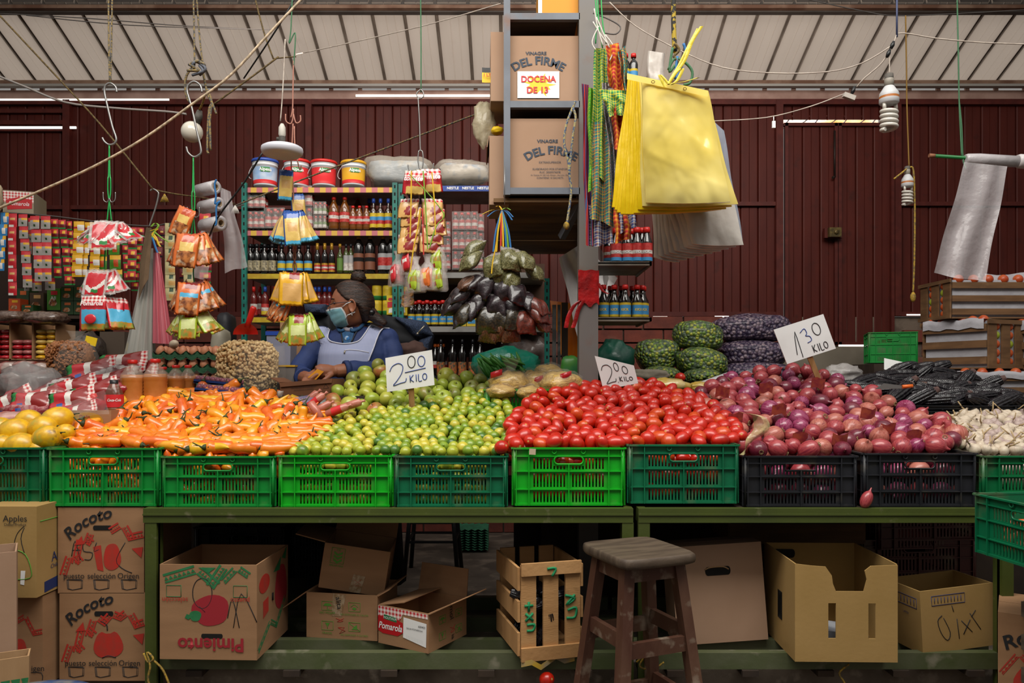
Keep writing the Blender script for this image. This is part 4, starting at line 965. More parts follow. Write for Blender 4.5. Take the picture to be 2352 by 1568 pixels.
# plain board carton, cut carton, scrawled carton
t,fr,ri,le = carton_at('plain pinkish carton with an oval hand hole behind the stool',(1556,1476),(1765,1474),ZS,.16,.368,m=KRP,opened=False,rot=(-.05,-.06))
fr.polys('hand_hole',HOLE,[pill(.5,.26,.14,.045)],.0016);fr.lines('hole_rim',KR2,[[(.36,.24),(.42,.22),(.56,.22),(.62,.25)]],.003)
def notch(mb,W,H):
 A = [(0,0),(1,0),(1,.99),(.66,.98),(.70,.93),(.66,.86),(.67,.72),(.40,.72),(.37,.80),(.36,.88),(.30,.97),(.0,1.0)]
 holes_ = [(.325,.40),(.715,.785)]
 for u0,u1,z0,z1 in ((0,.325,0,.72),(.325,.40,0,.24),(.325,.40,.60,.72),(.40,.715,0,.72),(.715,.785,0,.24),(.715,.785,.60,.72),(.785,1,0,.72)):
  mb.box(((u0 + u1) / 2 * W - W / 2,.0025,(z0 + z1) / 2 * H),((u1 - u0) * W,.005,(z1 - z0) * H))
 for poly in ([(0,.72),(.40,.72),(.37,.80),(.36,.88),(.30,.97),(.16,.98),(0,1)],[(.67,.72),(1,.72),(1,.99),(.74,.98),(.68,.93),(.70,.84)]):
  mb.poly([Vector(((u - .5) * W,0,v * H)) for u,v in poly],.005,(0,-1,0))
t,fr,ri,le = carton_at('open tan carton with a torn notch and two long slots',(1826,1519),(2062,1521),ZS,.36,.35,m=KR3,notch=notch)
bk = Face(t,T((0,.352,0)),fr.W,fr.H);bk.polys('hand_hole',HOLE,[pill(.2,.12,.13,.05)],.002);le.polys('side_slot',HOLE,[pill(.55,.55,.025,.15)],.002)
mb = MB();mb.box((-.0,.12,.05),(.2,.12,.08),(.1,.2,.3));mb.obj('paper_lining',mat('grey_paper','#7c7f88',.8,hx2='#9a9ca2',scale=10),t)
t,fr,ri,le = carton_at('small tan carton with blue stamps and a marker scrawl',(2120,1498),(2288,1486),ZS,.20,.235,m=KR3,rot=(0,-.06))
fr.lines('stamp',PBLU,[[(.15,.1),(.6,.1),(.6,.25),(.15,.25),(.15,.1)]] + [[(.19 + .045 * i,.13),(.19 + .045 * i,.22)] for i in range(9)],.0013)
fr.lines('scrawl',PINK,[[(.28,.42),(.22,.5),(.26,.7),(.34,.82),(.38,.7),(.3,.46)],[(.42,.28),(.44,.38)],[(.48,.5),(.5,.82)],[(.54,.54),(.68,.74)],[(.66,.54),(.56,.76)],[(.66,.44),(.80,.72)],[(.68,.5),(.74,.4)]],.0016)
le.lines('stamp',PBLU,[[(.1,.14),(.9,.14),(.9,.3),(.1,.3),(.1,.14)],[(.3,.5),(.3,.75)]] + [[(.2 + .09 * i,.17),(.2 + .09 * i,.27)] for i in range(8)],.0013);le.text('UPPER',.6,.42,.012,PBLU)
t,fr,ri,le = carton('pepper carton standing at the corner under the teal crate',P(2292,1640,2.62) + Vector((.15 * math.cos(.58),-.15 * math.sin(.58),0)),-.58,.30,.3,.345,opened=False)
fr.text('Rocoto',.34,.16,.062,PINK,.5,bold=.0014,shear=.25,sx=1.1);fr.polys('pepper_print',PRED,[blob(.45,.62,.3,.2)]);fr.polys('zigzag_print',PRED,zigzag([(.05,.6),(.2,.4),(.3,.5),(.5,.32)],.05,5))
# dim things behind, below the stall
KD = mat('dim_wood','#6e5032',.8,hx2='#5c422a',scale=4,stretch=(1,1,6))
z0 = .0
mb = MB();x = P(1830,0,3.5)
t = thing('wooden_box','dim brown wooden box behind the torn carton','box',P(1830,1249,3.45));W = S(310,3.45)
for z,h in ((.05,.085),(.14,.07)):
 mb = MB();mb.box((0,0,z),(W,.012,h));mb.obj('slat',KD,t)
for sx in (-1,1):
 mb = MB();mb.box((sx * W / 2,.15,.09),(.012,.3,.17));mb.obj('side',KD,t)
mb = MB();mb.box((0,.15,.004),(W,.3,.008));mb.obj('bottom',KD,t)
for i,(px,py,l) in enumerate(((1830,1370,'dark red plastic crate under the dim wooden box'),(2110,1345,'dark red plastic crate behind the scrawled carton'),(2140,1262,'dark red plastic crate on top of another, behind the scrawled carton'))):
 crate(l,P(px,py,3.5) + Vector((0,.25,0)),.05 * i,plastic('dark_red_plastic','#4a1410','#3a100d'),CR,(1.25,.8,1.0 if i != 2 else .8))
for i,(px,l) in enumerate(((560,'black plastic crate behind the upside down carton'),(760,'black plastic crate behind the chevron carton'))):
 crate(l,P(px,1330,3.6) + Vector((0,.25,0)),0,CBK,CR,(1.1,.8,1.15))
STL = mat('black_steel','#0f0f11',.45)
t = thing('metal_stool','black metal stool seen under the stall behind the cartons','stool',G(996,1318,.0));k = t.location.y / F
for sx,sy in ((-1,-1),(1,-1),(-1,1),(1,1)):
 mb = MB();mb.tube([(sx * .17,sy * .17,0),(sx * .12,sy * .12,.62)],.014,8);mb.obj('leg',STL,t)
mb = MB();mb.lathe([(0,.62),(.16,.62),(.17,.64),(.16,.66),(0,.66)],24);mb.obj('seat',STL,t)
mb = MB()
for z,r in ((.24,.15),(.36,.14)):
 for a in range(4): mb.bar((r * (1,1,-1,-1)[a],r * (-1,1,1,-1)[a],z),(r * (1,-1,-1,1)[a],r * (1,1,-1,-1)[a],z),.014,.014)
mb.obj('rungs',STL,t)
t = thing('egg_tray_stack','stack of empty green egg trays on the floor far under the stall','egg trays',G(1085,1262,0.0) )
for i in range(9):
 mb = MB();rr = [[Vector((-.12 + .24 * a / 10,-.12 + .24 * b / 10,.02 + i * .018 + (.012 if (a + b) % 2 else 0))) for a in range(11)] for b in range(11)];mb.grid(rr,0,False);mb.obj('tray',mat('egg_tray_green','#2f6a4e',.9,hx2='#285a42',scale=20),t)
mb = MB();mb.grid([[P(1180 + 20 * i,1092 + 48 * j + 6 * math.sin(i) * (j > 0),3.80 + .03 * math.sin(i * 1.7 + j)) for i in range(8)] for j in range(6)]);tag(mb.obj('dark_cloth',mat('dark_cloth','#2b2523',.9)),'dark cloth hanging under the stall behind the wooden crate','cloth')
# ---------------------------------------------------------------- wooden stool
SW = mat('old_stool_wood','#4a2c20',.55,hx2='#5e4232',scale=5,stretch=(1,1,.4),bump=.2,bscale=50,hx3='#857565',scale3=16,lo3=.58,hi3=.74)
SWT = mat('stool_seat_wood','#45382d',.6,hx2='#57493b',scale=7,stretch=(1,5,1),bump=.15,bscale=40,hx3='#3a2a20',scale3=6,lo3=.55,hi3=.75)
zt = .70
t = thing('wooden_stool','worn dark wooden stool with a square seat in front of the stall','stool',(.425,2.60,0),(0,0,.40))
SH = zt
mb = MB();w2 = .142
mb.lathe([(w2 * f,z) for f,z in ((0,SH - .034),(.95,SH - .034),(.985,SH - .030),(1.0,SH - .022),(1.0,SH - .012),(.985,SH - .003),(.96,SH),(.94,SH),(.9,SH),(.5,SH - .002),(0,SH - .003))],40)
for v in mb.bm.verts:      # round to a rounded square
 r = math.hypot(v.co.x,v.co.y)
 if r > 1e-4:
  a = math.atan2(v.co.y,v.co.x);k = 1 / (abs(math.cos(a)) ** 9 + abs(math.sin(a)) ** 9) ** (1 / 9);v.co.x *= k * 1.0;v.co.y *= k * 1.10
mb.obj('seat',SWT,t)
def lp_(sx,sy,z): k = 1 - z / SH;return Vector((sx * (.092 + .075 * k),sy * (.085 + .07 * k),z))
for sx in (-1,1):
 for sy in (-1,1):
  mb = MB();mb.bar(lp_(sx,sy,0),lp_(sx,sy,SH - .04),.038,.038,up=(0,1,0));mb.obj('leg',SW,t)
for z,hh in ((.165,.045),(.40,.05)):
 for sy in (-1,1):
  mb = MB();mb.bar(lp_(-1,sy,z),lp_(1,sy,z),.02,hh);mb.obj('stretcher',SW,t)
 for sx in (-1,1):
  mb = MB();mb.bar(lp_(sx,-1,z + .03),lp_(sx,1,z + .03),.02,hh);mb.obj('stretcher',SW,t)
for sy in (-1,1):
 mb = MB();mb.bar(lp_(-1,sy,SH - .065),lp_(1,sy,SH - .065),.018,.045);mb.obj('apron_rail',SW,t)
for sx in (-1,1):
 mb = MB();mb.bar(lp_(sx,-1,SH - .065),lp_(sx,1,SH - .065),.018,.045);mb.obj('apron_rail',SW,t)
# teal crate at the near corner, on a wooden crate
z0 = P(0,1262,2.6)[2];QX,QY,QR = 1.86,2.38,-1.47
tc_ = crate('teal green plastic crate at the near corner of the table, holding red chillies',Vector((QX,QY,z0)),QR,CT,CR,(1.05,1.0,.94))
bulk('red_chillies',pepper_mesh(5,.07,.014,.1,7)[0],[Vector((tc_.location.x,tc_.location.y,z0)) + RZ(QR) @ Vector((rnd.uniform(-.19,.19),rnd.uniform(-.25,.1),rnd.uniform(.03,.10))) for _ in range(170)],[mat('red_chilli','#b8331c',.35),mat('orange_chilli','#c8552a',.35)],'red chillies lying in the teal crate at the near corner','chillies')
t = thing('wooden_crate','weathered wooden crate standing under the teal crate','crate',(QX + .01,QY,0),(0,0,QR))
WG = mat('weathered_wood','#5f5344',.85,hx2='#4a4036',scale=5,stretch=(1,1,6))
for sx in (-1,1):
 for sy in (-1,1):
  mb = MB();mb.box((sx * .19,sy * .12,z0 / 2 - .004),(.03,.03,z0 - .01));mb.obj('post',mat('post_wood','#7a5a3a',.8,hx2='#694b2f',scale=6),t)
for k in range(5):
 for sy in (-1,1):
  mb = MB();mb.box((0,sy * .138,.06 + k * .11),(.42,.01,.05));mb.obj('slat',WG,t)
 for sx in (-1,1):
  mb = MB();mb.box((sx * .21,0,.06 + k * .11),(.01,.26,.05));mb.obj('slat',WG,t)
# twine on the table legs
TWY = mat('yellow_twine','#a8862a',.8,hx2='#6a5a34',scale=90)
def cord(name,pts,r,m,label=None,cat='rope',segs=6,k=5,group=None,parent=None):
 mb = MB();mb.tube(smooth(pts,k),r,segs);o = mb.obj(name,m,parent,parent is not None)
 if label: tag(o,label,cat,group)
 return o
cord('twine',[P(*q) for q in ((330,1500,2.80),(340,1520,2.785),(352,1512,2.78),(338,1498,2.785),(345,1530,2.78),(340,1560,2.78),(352,1600,2.78))],.004,TWY,'yellow twine knotted round the left leg of the long table')
cord('twine',[P(*q) for q in ((352,1515,2.785),(372,1535,2.78),(385,1562,2.78),(400,1600,2.78))],.004,TWY,'loose twine end hanging beside the left leg of the long table')
cord('twine',[P(*q) for q in ((1462,1520,2.79),(1480,1506,2.785),(1470,1530,2.78),(1500,1536,2.785),(1525,1520,2.79))],.0035,TWY,'yellow twine tied at the table end behind the stool')
cord('twine',[P(*q) for q in ((1950,1525,2.79),(1928,1545,2.78),(1940,1568,2.78),(1950,1600,2.78))],.0035,TWY,'yellow strap end hanging below the torn carton')
# ---------------------------------------------------------------- steel shelving behind, with bottles, buckets, packs
YS = 5.2
TEAL = mat('teal_upright','#0f6f62',.45,hx2='#0c5c52',scale=9);GREYS = mat('grey_shelf','#8d8b88',.5,hx2='#77746f',scale=8)
def promo(name,base,oval):
 """shelf edging strip with a row of printed ovals"""
 m = grid_mat(name,[base,base,oval,oval,oval,base],'band',1 / .078,1,(0,2),.5);return m
PROMO_R = promo('red_shelf_strip','#b5636a','#c9a03a');PROMO_Y = mat('yellow_shelf_strip','#b9a022',.5,hx2='#a8861c',scale=20)
def sx(px,Y=YS): return P(px,0,Y)[0]
def sz(py,Y=YS): return P(0,py,Y)[2]
def upright(px,py0,py1,name='upright',parent=None,Y=YS):
 mb = MB();x = sx(px,Y);w_ = .034;mb.box((x,Y - .012,(sz(py0,Y) + sz(py1,Y)) / 2),(w_,.024,sz(py0,Y) - sz(py1,Y)))
 o = mb.obj(name,TEAL,parent,True);mb = MB();z = sz(py1,Y) + .03
 while z < sz(py0,Y) - .02:
  mb.box((x,Y - .0245,z),(.009,.003,.02));z += .05
 mb.obj('hole',HOLE,o,True)
def shelf_board(px0,px1,py,m,parent,Y=YS,D=.4,h=.03):
 mb = MB();x0,x1 = sx(px0,Y),sx(px1,Y);z = sz(py,Y)
 mb.box(((x0 + x1) / 2,Y + D / 2 + .001,z - h / 2 - .002),(x1 - x0,D,h * .9));o = mb.obj('shelf',GREYS,parent,True)
 mb = MB();mb.box(((x0 + x1) / 2,Y - .001,z - h / 2 - .001),(x1 - x0,.004,h + .004));mb.obj('edge_strip',m,o,True)
t = thing('shelf_unit','teal and grey steel shelving with red and yellow edge strips behind the woman','shelf unit',(sx(735),YS + .2,0))
for px in (563,908): upright(px,421,1085,parent=t)
for px in (563,908):
 mb = MB();mb.box((sx(px),YS + .39,sz(752)),(.034,.02,sz(421) - sz(1085)));mb.obj('upright',TEAL,t,True)
for py,m in ((431,PROMO_R),(530,PROMO_R),(629,PROMO_Y),(729,PROMO_Y),(850,GREYS)): shelf_board(569,901,py,m,t)
t2 = thing('shelf_unit','grey steel shelving with a blue edge strip, behind the hanging spice bags','shelf unit',(sx(1080),YS + .2,0))
BLS = mat('blue_shelf_strip','#203f8c',.5)
for px in (922,1256): upright(px,424 if px < 1000 else 640,1085,parent=t2)
for py,m in ((427,BLS),(626,GREYS),(750,GREYS),(870,GREYS)): shelf_board(930,1250,py,m,t2,h=.033)
for px in (1040,1075,1110): text('NESTLE',.024,T(P(px,432,YS - .006)),WHITE,'lettering',t2,True,bold=.0006)
mb = MB();mb.box((sx(1090),YS + .41,sz(700)),(sx(1256) - sx(922),.01,sz(640) - sz(870)));mb.obj('back_board',mat('brown_back_board','#4a3020',.8,hx2='#3c281c',scale=5),t2,True)
# bottles
def wraptext(o,R,z):
 for v in o.data.vertices:
  x = v.co.x;v.co.x = R * math.sin(x / R);v.co.y = -R * math.cos(x / R);v.co.z += z
KINDS = {}
def bottle_kind(key,H,R,prof,body,cap,label,caph=.12,capr=.5,neckr=.36,lz=(.12,.5),word=None,wordm=None,seg=14):
 """prof: (radius fraction, height fraction) list for the body"""
 mb = MB();mb.lathe([(0,0)] + [(R * r,H * z) for r,z in prof] + [(R * neckr,H * (1 - caph)),(0,H * (1 - caph))],seg);b = mb.mesh('bottle_body',[body])
 mb = MB();c = R * capr;mb.lathe([(0,H * (1 - caph) - .002),(c,H * (1 - caph) - .002),(c * 1.02,H * (1 - caph * .5)),(c * .92,H * .995),(c * .6,H),(0,H)],12);cp = mb.mesh('bottle_cap',[cap])
 ms = label if isinstance(label,(list,tuple)) else [label];n = len(ms);z0,z1 = lz
 mb = MB();mb.lathe([(R * 1.015,H * (z0 + (z1 - z0) * i / n)) for i in range(n + 1)],seg,mis=list(range(n)));lb = mb.mesh('bottle_label',ms)
 wm = None
 if word:
  o = text(word,R * .62,Matrix(),wordm or WHITE,'word',bold=R * .012);wraptext(o,R * 1.04,H * (z0 + z1) / 2);wm = o.data;bpy.data.objects.remove(o)
 KINDS[key] = (b,cp,lb,wm,R)
STD = [(.92,.0),(1,.02),(1,.55),(.9,.62),(.55,.70),(.38,.76),(.36,.85)]
SHO = [(.92,0),(1,.02),(1,.62),(.85,.70),(.45,.78),(.36,.84)]
PET = [(.8,0),(.98,.04),(1,.12),(.96,.2),(1,.28),(.97,.4),(1,.5),(.98,.6),(.8,.72),(.5,.82),(.36,.88)]
GLD = mat('dark_glass','#0e0a09',.12,spec=.7,coat=.5);GLB = mat('brown_glass','#2a130b',.12,spec=.7,coat=.5);OIL = mat('oil_amber','#5e3210',.12,coat=.7,hx2='#74441a',scale=4)
SYR = mat('red_sauce','#5a1410',.2,coat=.5);OLV = mat('olive_glass','#3a4418',.15,coat=.5)
CAPR = mat('red_cap','#c0211c',.35);CAPB = mat('blue_cap','#27479c',.35);CAPG = mat('gold_cap','#b98a2c',.35,metal=.3);CAPW = mat('white_cap','#d0d0cc',.4);CAPN = mat('black_cap','#17161a',.4);CAPO = mat('orange_cap','#d4641e',.4)
LBE = mat('beige_label','#a89c7c',.6,hx2='#5c5648',scale=60);LYE = mat('yellow_label','#c9ae28',.55,hx2='#b99a20',scale=30);LBL = mat('sky_label','#3c86b8',.55);LRD = mat('red_label','#a3201e',.5,hx2='#b8403a',scale=60);LWH = mat('white_label','#cfcac2',.55,hx2='#a89a94',scale=50);LSI = mat('silver_label','#9c9a9a',.45);LBR = mat('brown_label','#7a4a34',.55);LGN = mat('green_label','#5a7a34',.55);LOR = mat('orange_label','#b8642c',.6,hx2='#4a4a3a',scale=60)
bottle_kind('soy',.200,.027,SHO,GLD,CAPN,LBE,lz=(.06,.42))
bottle_kind('yel',.192,.028,SHO,GLD,CAPN,[LBL,LYE,LYE,LBL],lz=(.08,.42))
bottle_kind('gold',.205,.022,STD,GLD,CAPG,[CAPG,LRD,LWH,LRD,CAPG],caph=.22,lz=(.03,.32))
bottle_kind('olive',.20,.021,STD,OLV,CAPG,LGN,lz=(.08,.5))
bottle_kind('olive2',.20,.019,SHO,OLV,CAPN,[LWH,LSI],lz=(.08,.6))
bottle_kind('wine',.285,.036,SHO,GLD,CAPG,[LBR,LBR,HOLE,LBR],caph=.24,capr=.40,lz=(.07,.46))
bottle_kind('wine2',.285,.036,SHO,GLD,CAPG,[LSI,LRD,LRD,LSI],caph=.24,capr=.40,lz=(.07,.46))
bottle_kind('oil',.225,.036,PET,OIL,CAPR,[LRD,LWH,LRD],caph=.08,capr=.42,lz=(.22,.52))
bottle_kind('oils',.165,.026,PET,OIL,CAPR,[LRD,LWH,LRD],caph=.09,capr=.45,lz=(.22,.55))
bottle_kind('vin',.215,.027,STD,GLB,CAPB,[LYE,LRD,LBL,LYE],caph=.14,capr=.44,lz=(.06,.52))
bottle_kind('sauce',.205,.025,SHO,SYR,CAPR,[LRD,LWH],caph=.16,capr=.45,lz=(.06,.42))
bottle_kind('sauceb',.205,.026,SHO,SYR,CAPB,[LYE,LWH,LRD],caph=.16,capr=.45,lz=(.06,.42))
bottle_kind('mini',.098,.0165,SHO,GLB,CAPR,[LRD,LWH,LRD],caph=.14,capr=.55,lz=(.1,.6))
bottle_kind('clear',.098,.0165,PET,mat('clear_brown','#5a3a2c',.15,coat=.6),CAPR,[LWH,LGN],caph=.14,capr=.55,lz=(.1,.55))
bottle_kind('kick',.175,.026,SHO,GLD,CAPR,[LYE,LBL,LBL,LBL,LYE],caph=.13,capr=.62,lz=(.05,.45),word='KICK',wordm=YEL)
bottle_kind('grape',.27,.030,SHO,GLD,CAPN,[LOR,LOR],caph=.12,capr=.36,lz=(.08,.42))
bottle_kind('pop',.24,.028,PET,GLD,CAPO,[LRD,LWH],caph=.08,capr=.45,lz=(.3,.5))
BG = {}
def bottle(key,px,py,Y,label,group='bottles on the steel shelving',scale=1.0,name='sauce_bottle'):
 b,c,l,wm,R = KINDS[key];t = thing(name,label,'bottle',P(px,py,Y),(0,0,rnd.uniform(-.35,.35)),group);t.scale = (scale,) * 3
 link('body',b,t);link('cap',c,t);lo = link('label',l,t)
 if wm: link('lettering',wm,lo)
 return t
def row(key,xs,py,Y,fmt,**k):
 for i,px in enumerate(xs): bottle(key,px,py,Y,fmt.format(nth(i)),**k)
row('soy',(575,590,608,625),627,YS + .06,'{} black bottle with a grey beige label, left end of the middle shelf')
row('soy',(582,600,617,634),626,YS + .13,'{} black bottle of the rear row behind the beige labels',scale=.98)
row('yel',(647,667,687,708),627,YS + .06,'{} black bottle with a yellow and blue label on the middle shelf')
row('gold',(729,746,762),627,YS + .06,'{} gold capped bottle on the middle shelf')
bottle('olive',781,627,YS + .06,'olive oil bottle with green label beside the gold capped bottles');row('olive2',(795,806),627,YS + .06,'{} slim olive bottle on the middle shelf')
for i,(k,px,l) in enumerate((('wine',824,'big dark bottle with gold neck and brown label, nearest the slim olive bottles'),('wine',850,'big dark bottle with gold neck and brown label, beside the silver labelled one'),('wine2',880,'big dark bottle with gold neck and silver and red label'),('wine2',899,'big dark bottle half hidden by the right teal post'))): bottle(k,px,627,YS + .06,l)
row('oil',(767,792),528,YS + .06,'{} large amber oil bottle with red cap on the upper shelf')
bottle('oil',822,526,YS + .2,'large amber oil bottle standing behind the small oil bottles');row('oils',(811,826,842),528,YS + .06,'{} small oil bottle with red label on the upper shelf')
row('vin',(858,874,892),528,YS + .06,'{} blue capped vinegar bottle at the end of the upper shelf');bottle('vin',848,527,YS + .16,'blue capped bottle behind the front vinegar bottles')
bottle('sauce',583,727,YS + .06,'red capped sauce bottle at the left of the low shelf');bottle('sauceb',609,727,YS + .06,'blue capped sauce bottle on the low shelf');bottle('sauce',632,727,YS + .06,'red capped sauce bottle beside the blue capped one');bottle('sauce',597,726,YS + .15,'sauce bottle in the rear row at the left of the low shelf')
row('sauceb',(724,733,746,757),727,YS + .08,'{} blue capped dark red bottle behind the woman')
FILM = film('shrink_film','#d8d4d0',.22,.12,.4,40)
def pack(px0,px1,py,rows_,n,key,label,Y=YS + .05):
 t = thing('bottle_pack',label,'bottle pack',P((px0 + px1) / 2,py,Y + .04),(0,0,0),'shrink wrapped bottle packs on the steel shelving');b,c,l,wm,R = KINDS[key]
 W = S(px1 - px0,Y);p = W / n;k = p / 2 / R * .98
 for r in range(rows_):
  for i in range(n):
   for d in range(2):
    q = link('bottle',b,t);q.location = (-W / 2 + p * (i + .5),-.04 + d * .05,r * .098 * k * 1.06);q.scale = (k,) * 3
    link('cap',c,q);link('label',l,q)
 mb = MB();H = rows_ * .098 * k * 1.05
 for r in range(rows_):
  zz = r * .098 * k * 1.06
  mb.grid([[Vector((-W / 2 - .002 + (W + .004) * i / 12,-.062 - .006 * abs(math.sin(i * PI / 12 * n)),zz + H / rows_ * v)) for i in range(13)] for v in (0,.3,.6,.8,.98)])
 mb.obj('wrapping_film',FILM,t)
pack(573,615,482,1,3,'mini','small shrink wrapped bottle pack on top at the left of the upper shelf')
pack(573,612,528,1,3,'mini','shrink wrapped bottle pack at the left end of the upper shelf');pack(613,660,528,1,3,'mini','shrink wrapped bottle pack beside the leftmost one on the upper shelf')
pack(690,722,528,2,2,'mini','two layer pack of pale labelled bottles behind the hanging yellow packets');pack(724,754,528,2,3,'clear','two layer pack of clear brown bottles beside the large oil bottles')
pack(1040,1098,622,3,4,'mini','three layer pack of red labelled bottles on the right hand shelving');pack(1012,1036,622,3,2,'mini','narrow dark pack of red labelled bottles beside the hanging packets');pack(1098,1112,622,3,1,'mini','end of a bottle pack beside the hanging spices')
row('kick',(945,963,981,999,1017,1035),748,YS + .06,'{} dark bottle with red cap and yellow and blue label behind the coat')
row('kick',(954,972,990,1008,1026),747,YS + .14,'{} dark red capped bottle in the rear row behind the coat',scale=.96)
for i,(px,w_) in enumerate(((1057,28),(1083,22),(1100,16),(1222,18))):
 mb = MB();mb.box((0,.05,.06),(S(w_,YS),.1,.12));o = mb.obj('sauce_carton',LYE);o.location = P(px,749,YS + .05);tag(o,f'{nth(i)} yellow and blue sauce carton from the left on the grey shelf','carton','sauce cartons on the grey shelf');f = Face(o,Matrix(),S(w_,YS),.12);f.polys('print',LBL,[[(.1,.3),(.9,.3),(.9,.85),(.1,.85)]]);f.text('KICK',.5,.58,.024,YEL)
row('grape',(1013,1040,1062,1086,1103),869,YS + .06,'{} dark syrup bottle with an orange label behind the apples')
row('pop',(1000,1008,1018),869,YS + .14,'{} orange capped bottle behind the apples')
# yellow corn tins and stock boxes behind the woman
for i,(px,py) in enumerate(((866,690),(890,690),(866,724),(890,724))):
 mb = MB();mb.lathe([(0,0),(.034,0),(.034,.03),(.034,.07),(.034,.1),(0,.1)],16,mis=[0,1,0,0,0]);o = mb.obj('corn_tin',[LYE,GRN]);o.location = P(px,py,YS + .08);tag(o,f"{('upper left', 'upper right', 'lower left', 'lower right')[i]} yellow corn tin of the stack behind the woman",'tin','corn tins behind the woman')
for px,py,w_,h,l in ((897,722,18,44,'small yellow and red stock cube box beside the corn tins'),(924,724,22,66,'tall yellow and red stock cube box by the teal post')):
 mb = MB();H = S(h,YS);W = S(w_,YS);mb.box((0,.03,H / 2),(W,.06,H));o = mb.obj('stock_box',mat('stock_yellow','#d0b01c',.5));o.location = P(px,py,YS + .02);tag(o,l,'box');f = Face(o,Matrix(),W,H);f.polys('print',RED,[[(.1,.35),(.9,.3),(.9,.6),(.1,.65)],blob(.5,.2,.3,.08)]);f.polys('print',WHITE,[[(.3,.7),(.7,.66),(.8,.9),(.25,.92)]])
# buckets
def bucket(px,py,wpx,hpx,lidm,labm,label,word='Alpesa'):
 t = thing('plastic_bucket',label,'bucket',P(px,py,YS + .12),group=None);R = S(wpx / 2,YS + .12);H = S(hpx,YS + .12);WB = mat('bucket_white','#c9ccd0',.35)
 mb = MB();mb.lathe([(0,0),(R * .86,0),(R * .88,.004),(R * .95,H * .74),(R * 1.0,H * .75),(R * 1.0,H * .78),(R * .96,H * .79),(R * .98,H * .85),(R * 1.01,H * .86),(R * 1.01,H * .89),(0,H * .89)],28);mb.obj('body',WB,t)
 mb = MB();mb.lathe([(R * .99,H * .88),(R * 1.05,H * .88),(R * 1.06,H * .96),(R * 1.0,H),(R * .9,H * .985),(0,H * .985)],28);mb.obj('lid',lidm,t)
 mb = MB();mb.lathe([(R * .892,H * .06),(R * .907,H * .2),(R * .907,H * .2),(R * .951,H * .68)],28,mis=[1,1,0]);lb = mb.obj('label',[labm,RED],t)
 mb = MB();g = [Vector((R * .95 * math.sin(u),-R * .955 * math.cos(u) - .001,0)) for u in [(-.05 + .75 * i / 6) for i in range(7)]];mb.grid([[p + Vector((0,0,H * z)) for p in g] for z in (.48,.66)]);mb.obj('badge',GRN,lb)
 o = text(word,R * .36,Matrix(),WHITE,'lettering',lb,False,bold=.0006);wraptext(o,R * .975,H * .57);o.rotation_euler.z = .33
 mb = MB();pts = [Vector((-R * 1.0,-.01,H * .78))] + [Vector((-R * (1.0 + .25 * math.sin(a)),-.015,H * (.78 - .48 * math.sin(a / 2)))) for a in (.8,1.6,2.4,3.0)];mb.tube(smooth(pts),.0022,5);mb.obj('handle',WB,t)
 return t
bucket(609,430,58,61,CAPB,mat('bucket_blue_label','#7f9cc0',.5,hx2='#a8b4c4',scale=12),'white bucket with blue lid and pale blue label')
bucket(682,430,58,60,CAPR,RED,'red bucket with red lid behind the hanging chain')
bucket(744,430,58,58,CAPR,RED,'red bucket with red lid beside the yellow bucket')
bucket(812,429,56,56,mat('yellow_lid','#d09a1c',.4),mat('bucket_yellow_label','#c9961e',.5),'yellow bucket with yellow lid at the end of the top shelf')
def lump(name,label,cat,c,r,m,seed=0,freq=2.2,amp=.16,sub=(22,14),sq=1.0,parent=None,kind=None):
 """irregular sack or wrapped bundle"""
 mb = MB();mb.ball((0,0,0),1.0,sub[0],sub[1])
 for v in mb.bm.verts:
  d = v.co.normalized();e_ = max(abs(d.x),abs(d.y),abs(d.z));d2 = d / (e_ ** (1 - 1 / 1.0) if sq == 1.0 else e_ ** sq)
  k = 1 + amp * noise.noise(d * freq + Vector((seed * 7.3,seed,0))) + amp * .4 * noise.noise(d * freq * 3 + Vector((seed,0,3)))
  v.co = Vector((d2.x * r[0],d2.y * r[1],d2.z * r[2])) * k
 o = mb.obj(name,m,parent);o.location = c
 if label: tag(o,label,cat)
 return o
WRAP = film('cloudy_wrap','#bdb5a8',.42,.2,.9,26)
for c,w_,h,l,s_,inn in (((917,396),78,33,'long goods bundle in cloudy plastic on the top shelf',3,'#93a6b4'),((1064,398),64,27,'rounded goods bundle in clear plastic on the top shelf at the right',5,'#c9c3b8')):
 t = thing('wrapped_bundle',l,'bundle',P(c[0],c[1],YS + .18));r = (S(w_,YS + .18),.13,S(h,YS + .18))
 lump('wrapping',None,None,(0,0,0),r,WRAP,s_,1.8,.2,sq=.5,parent=t)
 lump('contents',None,None,(0,0,-.01),(r[0] * .86,r[1] * .84,r[2] * .8),mat('bundle_' + str(s_),inn,.7,hx2='#4a7fa8' if s_ == 5 else '#b8b4a8',scale=14,lo=.5,hi=.7),s_,1.8,.15,sq=.6,parent=t)
# ---------------------------------------------------------------- grey steel post, loft and vinegar cartons
YG = 3.5
GPOST = mat('grey_post_paint','#666b74',.5,hx2='#5a5e66',scale=5,hx3='#6a4a38',scale3=7,lo3=.62,hi3=.8)
POSTM = mat('worn_grey_post','#686462',.55,hx2='#6a645e',scale=4,hx3='#6e4a36',scale3=6,lo3=.56,hi3=.78)
def gz(py): return P(0,py,YG)[2]
def gx(px): return P(px,0,YG)[0]
mb = MB();mb.box((gx(1352),YG + .045,gz(-40) / 2),(S(44,YG),.09,gz(-40)));struct(mb,'trim_7',POSTM,'worn grey steel post that carries the loft')
t = thing('loft_rack','grey steel rack frame hung beside the post, holding vinegar cartons','rack',(gx(1250),YG + .3,gz(445)))
for px in (1164.5,):
 for dy in (.0135,.5):
  mb = MB();mb.box((gx(px),YG + dy,(gz(-40) + gz(447)) / 2),(S(15,YG),.03,gz(-40) - gz(447)));mb.obj('upright',GPOST,t,True)
